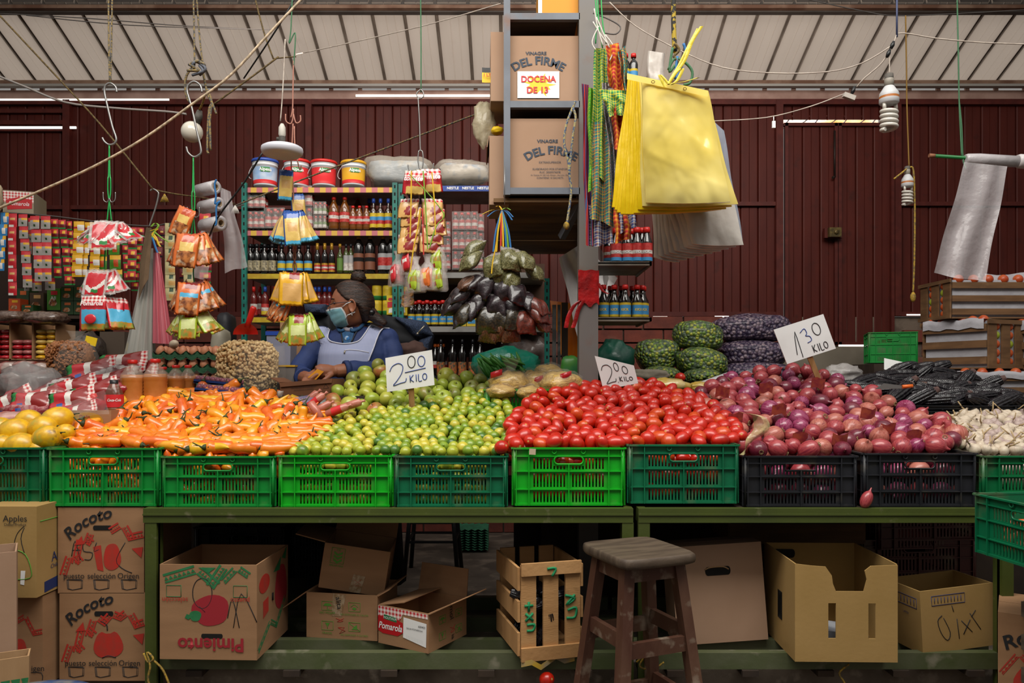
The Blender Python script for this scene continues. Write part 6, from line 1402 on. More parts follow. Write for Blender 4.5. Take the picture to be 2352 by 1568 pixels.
for i,(az,dx,tl) in enumerate(((-1.2,-8,.3),(1.25,26,.42),(.7,18,.34),(-.7,-2,.26),(-.06,0,.10))):
 packet('sauce_pouch',P(240 + dx * .4,683,YP) + Vector((.03 * math.sin(az),-.03 * math.cos(az) - (.05 if i == 4 else 0),0)),az * .8,tl,('tomato sauce pouch turned to the left on the lowest left bunch','tomato sauce pouch turned to the right on the lowest left bunch','tomato sauce pouch half turned right showing its bar code side','tomato sauce pouch half hidden behind the front pouch','tomato sauce pouch facing front with a tomato picture')[i],'pouch','tomato sauce pouches on the left hook',0,.98,word=('Pomarola',.026,-.038,0) if i == 4 else None)
 if i == 4:
  o = [x for x in COL.objects if x.name.startswith('sauce_pouch')][-1];mb = MB();mb.ball((0,-.017,-.105),(.026,.004,.021),14,8);mb.obj('tomato_picture',RD1,o)
fan('pasta_packet',674,490,YP - .05,7,-1.5,1.5,.42,'yellow and blue pasta packet on the pink wire chain','packet','pasta packets on the pink chain',.012,scale=.92)
packet('pasta_packet',P(658,390,YP - .05),.12,.03,'single narrow yellow packet high on the pink chain','packet',None,.06,.86);packet('pasta_packet',P(682,445,YP - .02),.3,.05,'yellow and blue packet hanging behind the chain above the bunch','packet',None,-.1,.85)
fan('snack_packet',676,628,YP - .05,5,-1.4,1.4,.32,'golden yellow packet on the lower pink chain','packet','golden packets on the pink chain',.014,scale=1.0)
fan('food_packet',668,680,YP - .04,4,-1.4,-.3,.5,'yellow meal packet fanned to the left under the golden packets','packet','meal packets on the pink chain',.014,scale=1.0,front=False)
fan('lime_packet',690,724,YP - .05,6,-1.4,1.4,.42,'lime green packet at the bottom of the pink chain','packet','lime packets on the pink chain',.014,scale=1.0)
# middle bunch: tomato paste sachets and bagged bundles
YD = 3.33
for i in range(2): packet('paste_pouch',P(956 + i * 28,392 - 4 * i,YD - .02 + .03 * i),-.25 + .5 * i,.1,f"{('left', 'right')[i]} tomato paste sachet at the top of the middle bunch",'sachet','tomato paste sachets on the steel chain',.1 * (1 - 2 * i),1.25,word=('tomate',.024,-.033,0))
k = 0
for r in range(5):
 for c in range(2):
  k += 1;packet('paste_sachet',P(942 + 50 * c + 6 * math.sin(r),456 + r * 20,YD + .02 - .006 * r),-.3 + .6 * c,.28,f'yellow tomato paste sachet, {nth(r)} down in the {("left", "right")[c]} column of the middle bunch','sachet','tomato paste sachets on the steel chain',rnd.uniform(-.08,.08),1.1)
def bag_of(key,px,py,Y,n,desc,group,az=0.0):
 t = thing('packet_bag',desc,'bag of packets',P(px,py,Y),(0,0,az),group)
 for i in range(n):
  o = link('packet',PK[key],t);o.matrix_basis = T((.008 * (i - n / 2),-.012 + .01 * i,-.03)) @ RZ(.5 * (i - (n - 1) / 2)) @ RX(-.12) @ RY(.14 * (i - (n - 1) / 2))
 mb = MB();rows_ = []
 for v,r in ((0,.018),(.1,.012),(.2,.010),(.32,.022),(.6,.036),(.95,.040),(1.0,.036)):
  rows_.append([Vector((r * math.cos(2 * PI * i / 14) * 1.1 * (1 + .15 * math.sin(i * 2.1)),r * math.sin(2 * PI * i / 14) * .75,.03 - v * .155)) for i in range(14)])
 mb.grid(rows_,wrap=True);mb.obj('clear_bag',CLEARP,t)
bag_of('bundle_red',940,566,YD,4,'clear bag of red packets, upper left of the middle bunch','bagged packets on the middle bunch');bag_of('bundle_red',914,592,YD + .02,4,'clear bag of red packets, lower left of the middle bunch','bagged packets on the middle bunch',-.3)
bag_of('bundle_lime',955,605,YD - .04,3,'clear bag of lime green packets at the bottom left of the middle bunch','bagged packets on the middle bunch',-.2);bag_of('bundle_orange',982,600,YD - .03,3,'clear bag of orange packets at the bottom of the middle bunch','bagged packets on the middle bunch');bag_of('bundle_lime',1006,602,YD - .01,4,'clear bag of lime green packets at the bottom right of the middle bunch','bagged packets on the middle bunch',.35);bag_of('bundle_lime',1004,560,YD,3,'clear bag of lime green packets, upper right of the middle bunch','bagged packets on the middle bunch',.2)
RBY = mat('yellow_ribbon','#cda51e',.5);RBG = mat('green_ribbon','#6f9a2a',.5);RBB = mat('blue_ribbon','#24649c',.5);RBR = mat('red_ribbon','#b8302c',.5)
def ribbon(label,pts,Y,m,wd=3.0,cat='ribbon',group='plastic ribbons of the hanging bunches'):
 q = smooth(pts,4);mb = MB();mb.grid([[P(a - wd / 2,b,Y) for a,b in q],[P(a,b,Y - .003) for a,b in q],[P(a + wd / 2,b,Y) for a,b in q]]);return tag(mb.obj('plastic_ribbon',m),label,cat,group)
for pts,m,l in (([(945,392),(944,470),(942,545)],RBY,'yellow ribbon at the left of the middle bunch'),([(992,395),(998,470),(1000,540)],RBY,'yellow ribbon at the right of the middle bunch'),([(965,478),(960,520),(950,570),(942,625)],RBY,'yellow ribbon in the middle of the bunch'),([(970,478),(972,530),(973,585)],RBR,'red ribbon in the middle of the bunch'),([(972,392),(976,450),(980,520),(982,572)],RBG,'green ribbon falling through the middle bunch'),([(940,400),(975,435),(1005,470),(1020,496),(1002,520),(986,570)],RBG,'green ribbon looping out to the right'),([(930,395),(945,392),(970,388)],RBG,'green ribbon across the top of the middle bunch')): ribbon(l,pts,YD - .05,m)
t = thing('cookie_bag','narrow clear bag of ring biscuits hanging below the middle bunch','bag',P(936,640,YD + .05));
for i,(x,z) in enumerate(((.008,-.065),(-.006,-.085),(.012,-.1),(-.008,-.108))):
 mb = MB();mb.tube([(x + .013 * math.cos(a),-.004,z + .013 * math.sin(a)) for a in [i_ * PI / 6 for i_ in range(20)]],.0065,7,closed=True);mb.obj('biscuit',mat('biscuit','#b98a5c',.8),t)
mb = MB();mb.grid([[Vector(((u - .5) * .055,-.014 * math.sin(PI * u) * min(1,v * 2),-v * .125)) for u in (0,.2,.4,.6,.8,1)] for v in (0,.3,.6,1)]);mb.obj('clear_bag',CLEARP,t)
# spice bunch
def pouch_mesh(key,L_,R,m,seed):
 mb = MB();q = random.Random(seed);rows_ = []
 for v,r in ((-.18,.35),(-.1,.22),(0,.10),(.12,.42),(.3,.78),(.55,1.0),(.8,.98),(.95,.7),(1.0,.3)):
  rows_.append([Vector((R * r * math.cos(2 * PI * i / 16) * (1 + .12 * math.sin(3 * i + seed)) * 1.15,R * r * .8 * math.sin(2 * PI * i / 16) * (1 + .1 * math.cos(2 * i + seed)),-v * L_ + .006 * math.sin(2 * PI * i / 16 * 3))) for i in range(16)])
 mb.grid(rows_,wrap=True,mif=lambda u,v: 1 if u < .22 else 0);me = mb.mesh(key,[m,CLEARP]);return me
SP = dict(rough=.4,coat=.6,bump=1.0,bscale=22)
OREG = mat('oregano','#74704a',hx2='#4a4828',scale=160,lo=.42,hi=.58,**SP);PRUN = mat('dark_raisin','#1c1418',hx2='#2c2024',scale=70,**SP);PAPR = mat('ground_chilli','#6a2c20',hx2='#4a2018',scale=90,**SP);CINN = mat('cinnamon','#6a4026',hx2='#3a2416',scale=40,stretch=(6,6,.3),**SP);PEPC = mat('peppercorn','#3a3020',hx2='#1e1a14',scale=120,**SP)
po = {k: sachet_mesh(k,.098,.125,[m,CLEARP],lambda v,u: 1 if 0 <= v < .14 or (v < 0 and u < 0) else 0,bulge=.034,crumple=.004,seed=i * 3) for i,(k,m) in enumerate((('oregano_bag',OREG),('raisin_bag',PRUN),('chilli_powder_bag',PAPR),('cinnamon_bag',CINN),('peppercorn_bag',PEPC)))}
YE = 3.42;bags = []
for key,desc,lst in (('oregano_bag','clear bag of pale green dried herb',[(1112,575,-1.1,.9),(1095,600,-.9,.75),(1130,605,-.5,.35),(1150,620,0,.2),(1172,590,.4,.4),(1195,600,.9,.7),(1205,625,1.2,.8),(1175,640,.6,.3)]),
      ('raisin_bag','clear bag of black dried fruit',[(1105,655,-1.2,.8),(1085,680,-1.2,.9),(1125,650,-.6,.4),(1150,655,0,.2),(1185,670,.7,.5),(1110,690,-.7,.5),(1140,690,-.2,.25),(1170,695,.3,.3),(1065,700,-1.3,.8),(1095,705,-.9,.5),(1200,690,.9,.6)]),
      ('peppercorn_bag','clear bag of dark peppercorns',[(1075,715,-1.1,.5),(1120,720,-.3,.2),(1155,720,.1,.2),(1180,720,.4,.3)]),
      ('chilli_powder_bag','clear bag of red brown powder',[(1205,705,.9,.9),(1215,720,1.0,.8),(1200,730,.5,.4),(1225,740,1.1,.7)]),
      ('cinnamon_bag','clear bag of cinnamon bark',[(1145,745,0,.1),(1165,750,.3,.15),(1130,750,-.4,.15),(1100,660,-1.2,1.0)])):
 lst = sorted(lst)
 for i,(px,py,az,tl) in enumerate(lst):
  o = link(key,po[key]);o.matrix_basis = T(P(px,py - 22,YE - .05 * math.cos(az))) @ RZ(az) @ RX(-tl) @ RY(rnd.uniform(-.3,.3)) @ Matrix.Scale(rnd.uniform(.9,1.1),4);tag(o,f'{desc}, {nth(i)} from the left in the spice bunch','spice bag','spice bags hanging under the rack')
for i,(x1,m,l) in enumerate(((1133,RBB,'outer left blue'),(1140,RBY,'left yellow'),(1150,RBR,'red'),(1156,RBY,'middle yellow'),(1163,RBB,'inner blue'),(1168,RBG,'green'),(1174,RBB,'outer right blue'))): ribbon(f'{l} ribbon running down to the spice bags',[(1153,482),((1153 + x1) / 2 + (x1 - 1153) * .2,530),(x1,578)],YE - .05,m,4)
ribbon('long yellow ribbon down the front of the spice bags',[(1150,490),(1140,560),(1132,600),(1129,628)],YE - .12,RBY,3)
for i,(x1,y1,m) in enumerate(((1108,492,RBY),(1120,497,RBB),(1178,498,RBB),(1172,482,RBG),(1140,474,RBY),(1176,505,RBB))): ribbon(f'short {("yellow", "blue", "blue", "green", "yellow", "blue")[i]} ribbon tail at the spice bunch knot, {nth(i)} of six',[(1153,482),((1153 + x1) / 2,(482 + y1) / 2 - 5),(x1,y1)],YE - .05,m,4)
# bag rolls
RFM = film('roll_film','#b4aeb0',.85,.3,.5,20)
t0 = None
for i,(px,py,l) in enumerate(((476,434,'topmost'),(484,472,'middle'),(488,516,'lowest'))):
 t = thing('bag_roll',f'{l} of the three clear plastic bag rolls on a blue cord','plastic roll',P(px,py,3.5),(0,0,.95),'clear bag rolls at the left');R = S(15 + 2 * (i == 2),3.5)
 mb = MB();mb.lathe([(R * .42,-.065),(R,-.065),(R * 1.02,0),(R,.065),(R * .42,.065),(R * .42,-.065)],24,T((-.0,0,0)) @ RX(PI / 2));mb.obj('film_roll',RFM,t)
 mb = MB();mb.lathe([(R * .4,-.067),(R * .46,-.067),(R * .46,.067),(R * .4,.067),(R * .4,-.067)],18,RX(PI / 2));mb.obj('core',mat('roll_core','#8f7a60',.8),t)
cord('threading_string',[P(a,b,3.40) for a,b in ((497,412),(493,425),(496,450),(494,468),(505,462),(497,475),(497,510),(494,518))],.004,RBB,'blue cord threading the three bag rolls','cord')
def sheetx(name,label,cat,quad,Y,m,nx=10,ny=14,wav=.012,f=2.5,seed=0,Yb=None,group=None,skew=None):
 mb = MB();q = quad;Yb = Yb if Yb is not None else Y;rows_ = []
 for j in range(ny + 1):
  v = j / ny;r = []
  for i in range(nx + 1):
   u = i / nx;a = (q[0][0] * (1 - u) + q[1][0] * u) * (1 - v) + (q[3][0] * (1 - u) + q[2][0] * u) * v;b = (q[0][1] * (1 - u) + q[1][1] * u) * (1 - v) + (q[3][1] * (1 - u) + q[2][1] * u) * v
   yy = Y + (Yb - Y) * v + wav * (math.sin(u * f * 2 * PI + seed + v * 1.5) * (.3 + .7 * v) + .5 * noise.noise(Vector((u * 4,v * 4,seed * 3.1))))
   r.append(P(a + 1.5 * math.sin(v * 9 + seed),b + 2 * math.sin(u * 7 + seed) * v,yy))
  rows_.append(r)
 mb.grid(rows_);o = mb.obj(name,m)
 if label: tag(o,label,cat,group)
 return o
MILK = film('milky_film','#d6d0d2',.42,.25,.7,14)
sheetx('hanging_film','long clear plastic bag drooping from the lowest bag roll','plastic film',[(505,430),(528,440),(570,612),(518,626)],3.58,MILK,seed=2,f=1.2);sheetx('hanging_film','short clear plastic strip hanging left of the bag rolls','plastic film',[(462,530),(490,530),(478,640),(440,640)],3.5,MILK,seed=3,f=1)
# film roll on a green stick at the right
t = thing('film_roll','long roll of clear plastic film on a green stick at the right','plastic roll',P(2250,368,3.3))
mb = MB();mb.tube([P(2135,357,3.3),P(2420,376,3.3)],.0075,10);mb.obj('stick',mat('green_stick','#14662e',.45),t,True)
mb = MB();mb.tube([P(2135,357,3.3) + Vector((-.002,0,0)),P(2147,358,3.3)],.0085,10);mb.obj('stick_end',mat('stick_end','#8a5c40',.8),t,True)
mb = MB();mb.tube([P(2216,366,3.3),P(2222,366,3.3),P(2250,367,3.3),P(2340,371,3.3)],[.02,.024,.0265,.024],18);mb.obj('roll',RFM,t,True)
mb = MB();mb.tube([P(2336,370,3.3),P(2342,370,3.3),P(2420,376,3.3)],[.026,.030,.030],18);mb.obj('roll',mat('white_roll','#b9b4b4',.4),t,True)
sheetx('hanging_film','wide clear plastic sheet hanging from the film roll at the right','plastic film',[(2216,372),(2315,382),(2262,648),(2144,628)],3.27,MILK,nx=14,ny=22,wav=.02,f=1.6,seed=5)
# yellow and white shopping bags
YBAG = mat('yellow_bag_film','#f2e088',.2,hx2='#eed668',scale=3,bump=.1,bscale=7,coat=1.0);YBAG2 = mat('yellow_bag_edge','#f0cc10',.35,bump=.4,bscale=14)
for _mm in (YBAG,YBAG2):
 _n = _mm.node_tree.nodes;_t = _n.new('ShaderNodeBsdfTranslucent');_t.inputs[0].default_value = lin('#f6dc50');_m = _n.new('ShaderNodeMixShader');_m.inputs[0].default_value = .18
 _mm.node_tree.links.new(_n['Principled BSDF'].outputs[0],_m.inputs[1]);_mm.node_tree.links.new(_t.outputs[0],_m.inputs[2]);_mm.node_tree.links.new(_m.outputs[0],_n['Material Output'].inputs[0]);WBAG = mat('white_bag_film','#c9c2ba',.35,hx2='#b5ada6',scale=4,bump=.6,bscale=9,coat=.2)
_fr = random.Random(5);FOLDS = [(math.cos(a_),math.sin(a_),_fr.uniform(-.45,.45),_fr.choice((-1,1)) * _fr.uniform(2.5,7.0)) for a_ in [_fr.uniform(0,PI) for _ in range(20)]]
def foldh(u,v): return sum(A_ * abs(nx_ * (u - .5) + ny_ * (v - .5) * 1.2 - c_) for nx_,ny_,c_,A_ in FOLDS)
_fv = [foldh(i / 12,j / 12) for i in range(13) for j in range(13)];FM = sum(_fv) / 169;FS = (sum((x - FM) ** 2 for x in _fv) / 169) ** .5
def bagsheet(name,label,cat,quad,Y,m,seed,group,wav=.010,tie=None,Yb=None):
 """one folded carrier bag: crumpled front with a hem at the top, turned under at the sides"""
 mb = MB();nx,ny = (44,52) if wav > .012 else (18,22);rows_ = []
 q = quad
 for j in range(ny + 1):
  v = j / ny;r = []
  for i in range(nx + 1):
   u = i / nx;a = (q[0][0] * (1 - u) + q[1][0] * u) * (1 - v) + (q[3][0] * (1 - u) + q[2][0] * u) * v;b = (q[0][1] * (1 - u) + q[1][1] * u) * (1 - v) + (q[3][1] * (1 - u) + q[2][1] * u) * v
   c = noise.noise(Vector((u * 5 + seed,v * 5,seed * 1.7))) + .6 * abs(noise.noise(Vector((u * 9,v * 8 + seed,2.2))))
   if wav > .012:      # sharp creases: folded facets
    c = c * .2 + (foldh(u,v) - FM) / FS * .85
   e_ = .016 * max(0,(abs(u - .5) * 2) ** 8) + .012 * max(0,v) ** 10
   r.append(P(a + 2.0 * math.sin(v * 8 + seed),b + 3 * math.sin(u * PI) * v,Y + ((Yb or Y) - Y) * v - wav * c * (.25 + min(1,v * 2) * .75) + e_))
  rows_.append(r)
 mb.grid(rows_)
 back = [[p + Vector((0,.012 + .004 * math.sin(i),0)) for i,p in enumerate(r)] for r in rows_];mb.grid(back)
 for k in (0,-1): mb.grid([[r[k] for r in rows_],[r[k] for r in back]])
 mb.grid([rows_[-1],back[-1]])
 return tag(mb.obj(name,m),label,cat,group)
for i in range(11):
 k = (10 - i) / 10;Yk = 2.72 + .016 * (10 - i) - (.045 if i == 10 else 0)
 quad = [(1473 - 30 * k,187 - 18 * k),(1626 - 70 * k,208 - 14 * k),(1676 - 120 * k + 30 * (k > 0),463 + 18 * min(1,k * 3)),(1482 - 78 * k,465 + (26 * min(1,k * 3) if k < .8 else 10 + 60 * (1 - k)))]
 bagsheet('yellow_carrier_bag','crumpled yellow carrier bag at the front of the hanging stack' if i == 10 else f'yellow carrier bag edge, {nth(10 - i - 1)} behind the front bag','carrier bag',quad,Yk,YBAG if i > 8 else YBAG2,i * 1.3,'yellow carrier bags',.016 if i == 10 else .006)
o = [x for x in COL.objects if x.name.startswith('yellow_carrier_bag')][-1]
mb = MB();mb.grid([[P(1440 + 186 * u,168 + 40 * u + 14 * v,2.662 - .003 * math.sin(u * 20)) for u in [i / 10 for i in range(11)]] for v in (0,1)]);mb.obj('hem',YBAG,o,True)
mb = MB()
for px,py in ((1500,188),(1573,204)): mb.tube([P(px + 4 * math.cos(a),py + 3 * math.sin(a),2.654) for a in [k * PI / 4 for k in range(8)]],.0012,5,closed=True)
mb.obj('punch_hole',mat('bag_hole','#6a4a10',.8),o,True)
YTIE = mat('yellow_tie','#d2bd3c',.35,bump=.3)
for i,(pts,l) in enumerate((([(1535,195),(1545,175),(1560,150),(1580,110),(1604,65)],'long yellow strip sticking up from the tie'),([(1535,195),(1550,170),(1572,140),(1590,95),(1612,60)],'second yellow strip sticking up from the tie'),([(1535,192),(1555,165),(1568,158),(1555,185),(1540,195)],'yellow bow loop on the tie'),([(1535,192),(1570,188),(1605,178)],'yellow tie end pointing right'),([(1535,192),(1525,180),(1515,172),(1528,200)],'yellow tie end pointing left'))): ribbon(l,pts,2.645 - .004 * i,YTIE,8,'tie','tie on the yellow bags')
hang_cord('thick yellow and black rope holding the carrier bags',[(1547,-30,2.76),(1547,50,2.76),(1550,120,2.76)],.009,mat('yellow_black_rope','#a88e2c',.8,hx2='#2a2824',scale=55,lo=.48,hi=.52))
for i,(pts,m) in enumerate(((([(1550,100),(1560,115),(1548,130),(1560,145),(1552,160)]),ROPEB),([(1545,110),(1540,140),(1538,165),(1550,150)],GSTR),([(1570,100),(1575,125),(1560,165),(1550,180),(1556,130)],RBB),([(1535,160),(1550,135),(1575,145),(1590,165),(1585,190),(1570,195)],GSTR))): hang_cord(f"{('brown', 'dark green', 'blue', 'green')[i]} string of the knot above the yellow bags",[(a,b,2.74) for a,b in pts],.005,m,'string')
for i in range(9):
 k = i / 8;quad = [(1492 + 10 * k,300),(1600 + 40 * k,300),(1560 + 150 * k,602 - 40 * k),(1502 + 90 * k,590 - 30 * k)]
 bagsheet('hanging_carrier_bag',f'white carrier bag, {nth(i)} from the left below the yellow bags','carrier bag',quad,2.98 - .014 * i,WBAG,20 + i,'white carrier bags',.008)
bagsheet('hanging_carrier_bag','white carrier bag handles sticking up behind the yellow bags','carrier bag',[(1487,116),(1526,122),(1528,240),(1490,240)],2.99,WBAG,40,None,.006)
sheetx('hanging_film','bluish clear bag edge at the right of the yellow bags','plastic film',[(1640,280),(1662,300),(1706,548),(1690,560)],3.0,film('blue_film','#a9b4c4',.55,.2,.5,12),4,12,.01,1,7)
# woven cloth bags
CL = [grid_mat('plaid_green_yellow',['#2f8a4a','#c9c22a','#1f7a6a','#d6c83a','#2a6a3c'],'check',46,40),grid_mat('plaid_teal_orange',['#1f6f6a','#b8642a','#2a8a7a','#1c4a6a','#c9a82a'],'check',44,36),grid_mat('stripe_red_yellow',['#b8281e','#d8701e','#d8a81e','#b82a24','#8a1c1c'],'check',40,52),grid_mat('plaid_blue_white',['#24509a','#c4bfb8','#1c3a7a','#7a4a34','#c4bfb8'],'check',38,40),grid_mat('stripe_black_white',['#1c1a1e','#b8b4b0','#2a1c24','#8a8488'],'check',80,70),grid_mat('stripe_red_blue',['#a81c24','#2a3a7a','#a81c24','#3a6aa8','#c43a2c'],'band',90,1),grid_mat('plaid_bright_green',['#4aa02a','#b8c42a','#2a8a2a','#6ab02a'],'check',60,60)]
clothdesc = ['green and yellow checked','teal and orange checked','red and yellow striped','blue and white checked','black and white patterned','red and blue striped','bright green checked']
for i,(ci,quad,Y) in enumerate(((5,[(1336,192),(1352,195),(1362,565),(1345,562)],3.30),(6,[(1350,200),(1366,205),(1385,430),(1352,440)],3.27),(0,[(1366,110),(1395,112),(1400,430),(1355,380)],3.25),(3,[(1352,470),(1400,470),(1408,560),(1352,566)],3.28),(1,[(1362,280),(1408,280),(1410,520),(1356,500)],3.24),(4,[(1382,190),(1396,190),(1428,480),(1410,480)],3.22),(2,[(1392,105),(1422,98),(1432,210),(1398,200)],3.20),(2,[(1400,205),(1440,205),(1436,350),(1410,340)],3.19),(0,[(1374,205),(1442,208),(1440,262),(1402,268)],3.16),(1,[(1420,120),(1438,104),(1444,210),(1430,214)],3.2),(3,[(1405,380),(1440,380),(1462,520),(1412,540)],3.23),(2,[(1408,480),(1440,480),(1452,545),(1415,560)],3.21))):
 sheetx('woven_cloth_bag',f'{clothdesc[ci]} woven bag on the post, {nth(i)} of the stack','cloth bag',quad,Y,CL[ci],14,20,.032,1.7,i * 1.9,group='woven cloth bags on the post')
WSTR = mat('white_string','#c4beb6',.8)
for i,pts in enumerate((([(1365,20),(1372,60),(1385,105)]),[(1362,50),(1380,80),(1395,100)],[(1370,40),(1385,75),(1400,110)],[(1375,60),(1360,95),(1368,115)],[(1390,80),(1410,110),(1400,140)])): hang_cord(f'white string tying the woven bags, {nth(i)} strand',[(a,b,3.2) for a,b in pts],.003,WSTR,'string',group='white strings on the woven bags')
for i,pts in enumerate(([(1366,-20),(1370,40),(1368,100)],[(1372,-20),(1376,60),(1384,110)],[(1380,-20),(1384,50),(1392,100)])): hang_cord(f'green string above the woven bags, {nth(i)} strand',[(a,b,3.22) for a,b in pts],.003,GHOOK,'string',group='green strings on the woven bags')
# ---------------------------------------------------------------- the stallholder
SKIN = mat('skin','#8f5a3e',.5,hx2='#84503a',scale=18,sss=.08);YWM = 4.0
def W_(px,py,Y=YWM): return P(px,py,Y)
person = thing('person','woman in blue jacket and checked apron, face mask and glasses, looking left','person',(W_(815,870)[0],YWM + .05,0))
HC_ = W_(806,699);HM = T(HC_) @ RZ(.16) @ RY(-.10)       # head looks along -x, turned a little to the viewer
def g(d,c,s_): c = Vector(c).normalized();return math.exp(-((d - c).length / s_) ** 2)
def headr(d):
 a,b,c = .100,.074,.118
 r = 1 / math.sqrt((d.x / a) ** 2 + (d.y / b) ** 2 + (d.z / c) ** 2)
 r += .022 * g(d,(-1,0,-.16),.15) + .008 * g(d,(-1,0,-.02),.14) + .016 * g(d,(-.72,0,-.78),.30) + .006 * g(d,(-.95,.3,.22),.2) + .006 * g(d,(-.95,-.3,.22),.2)
 r -= .012 * g(d,(-.93,.40,.06),.16) + .012 * g(d,(-.93,-.40,.06),.16) + .012 * g(d,(.3,.6,-.9),.5) + .012 * g(d,(.3,-.6,-.9),.5)
 r += .005 * g(d,(-.75,.62,-.2),.25) + .005 * g(d,(-.75,-.62,-.2),.25) + .008 * g(d,(-.98,0,-.42),.18)
 return r
def sphdir(az,el): return Vector((-math.cos(az) * math.cos(el),math.sin(az) * math.cos(el),math.sin(el)))
mb = MB();n1,n2 = 56,40
mb.grid([[HM @ (sphdir(2 * PI * i / n1,-PI / 2 * .995 + PI * .995 * j / n2) * headr(sphdir(2 * PI * i / n1,-PI / 2 * .995 + PI * .995 * j / n2))) for i in range(n1)] for j in range(n2 + 1)],wrap=True)
for k in (0,-1):
 pass
bmesh.ops.holes_fill(mb.bm,edges=[e_ for e_ in mb.bm.edges if e_.is_boundary],sides=80)
def ring(c,rx,ry,ax=(1,0,0),n=20):
 return [Vector(c) + Vector((rx * math.cos(2 * PI * i / n),ry * math.sin(2 * PI * i / n),0)) for i in range(n)]
def loft(mb,secs,n=20):
 rows_ = [ring(c,rx,ry,n=n) for c,rx,ry in secs];mb.grid(rows_,wrap=True)
 for r in (rows_[0],rows_[-1]):
  vs = [mb.bm.verts.new(p) for p in r];mb.bm.faces.new(vs)
 bmesh.ops.remove_doubles(mb.bm,verts=mb.bm.verts,dist=1e-6)
TX = W_(812,0)[0];Yb = YWM + .06
torso = [((TX,Yb,.78),.17,.12),((TX,Yb,.95),.185,.135),((TX,Yb,1.12),.17,.125),((TX,Yb - .005,1.28),.18,.135),((TX,Yb - .005,1.40),.178,.128),((TX,Yb + .005,1.48),.165,.10),((TX,Yb + .01,1.53),.11,.075),((TX,Yb + .01,1.56),.06,.06)]
loft(mb,torso)
mb.tube([(TX,Yb + .01,1.50),(TX - .004,Yb - .005,1.56),W_(812,726) + Vector((0,.02,0))],[.06,.054,.055],14)
armL = [W_(885,774) + Vector((0,.06,0)),W_(900,812) + Vector((0,.03,0)),W_(905,852) + Vector((0,-.02,0)),W_(868,852,3.86),W_(800,850,3.76),W_(772,853,3.73)]
armR = [W_(733,770) + Vector((0,.06,0)),W_(712,808) + Vector((0,.03,0)),W_(692,852) + Vector((0,-.05,0)),W_(697,866,3.86),W_(712,872,3.76)]
mb.tube(smooth(armL,3),[.05 - .018 * i / 15 for i in range(16)],12);mb.tube(smooth(armR,3),[.05 - .018 * i / 12 for i in range(13)],12)
def hand(mb,wr,dr,up,s_=1.0):
 """palm, four bent fingers of different lengths and a thumb, from the wrist along dr"""
 dr = dr.normalized();sd = dr.cross(up).normalized();up = sd.cross(dr).normalized()
 def q(a,b,c): return wr + (dr * a + sd * b + up * c) * s_
 mb.tube([q(-.01,0,0),q(.03,0,.004),q(.07,0,.008),q(.092,0,.006)],[.024 * s_,.034 * s_,.038 * s_,.03 * s_],12)
 for k,(b,L_) in enumerate(((-.030,.062),(-.010,.075),(.011,.070),(.030,.055))):
  mb.tube([q(.075,b * .85,.006),q(.095,b,.004),q(.095 + L_ * .45,b * 1.05,-.012),q(.095 + L_ * .7,b * 1.05,-.034),q(.095 + L_ * .72,b,-.052)],[.0105 * s_,.0105 * s_,.0095 * s_,.009 * s_,.006 * s_],8)
 mb.tube([q(.02,-.028,0),q(.045,-.048,-.008),q(.072,-.058,-.022),q(.09,-.052,-.036)],[.013 * s_,.012 * s_,.011 * s_,.007 * s_],8)
hand(mb,W_(770,853,3.73),Vector((-1,-.45,-.12)),Vector((0,-.35,1)),1.0);hand(mb,W_(712,872,3.76),Vector((.25,-1,-.05)),Vector((0,-.1,1)),.95)
for sx_ in (-1,1): mb.tube([(TX + sx_ * .08,Yb,.85),(TX + sx_ * .09,Yb,.45),(TX + sx_ * .09,Yb + .02,.08),(TX + sx_ * .09,Yb - .01,.03)],[.085,.06,.04,.04],12);mb.tube([(TX + sx_ * .09,Yb + .05,.035),(TX + sx_ * .095,Yb - .12,.03)],[.04,.035],10)
# ear, built into the head
em = HM @ T((.012,-.074,-.012)) @ RZ(-.35)
mb.grid([[em @ Vector((.018 * r_ * math.cos(a),-.004 - .010 * dpt,.030 * r_ * math.sin(a) * (1 - .15 * math.cos(a)) - .004 * (math.sin(a) < 0))) for a in [2 * PI * i / 18 for i in range(18)]] for r_,dpt in ((.9,-1.2),(1.1,.1),(1.15,.8),(.95,1.0),(.62,.25),(.3,.1),(.05,.1))],wrap=True)
def remeshed(mb,name,m,vox,parent,it=4):
 me = mb.mesh(name + '_tmp',[m]);o = bpy.data.objects.new('tmp',me);COL.objects.link(o)
 md = o.modifiers.new('r','REMESH');md.mode = 'VOXEL';md.voxel_size = vox;md.use_smooth_shade = True
 sm = o.modifiers.new('s','SMOOTH');sm.factor = .5;sm.iterations = it
 dg = bpy.context.evaluated_depsgraph_get();out = bpy.data.meshes.new_from_object(o.evaluated_get(dg),depsgraph=dg)
 bpy.data.objects.remove(o);out.name = name;out.materials.clear();out.materials.append(m)
 for p in out.polygons: p.use_smooth = True
 return link(name,out,parent,True)
body = remeshed(mb,'body',SKIN,.0042,person,3)
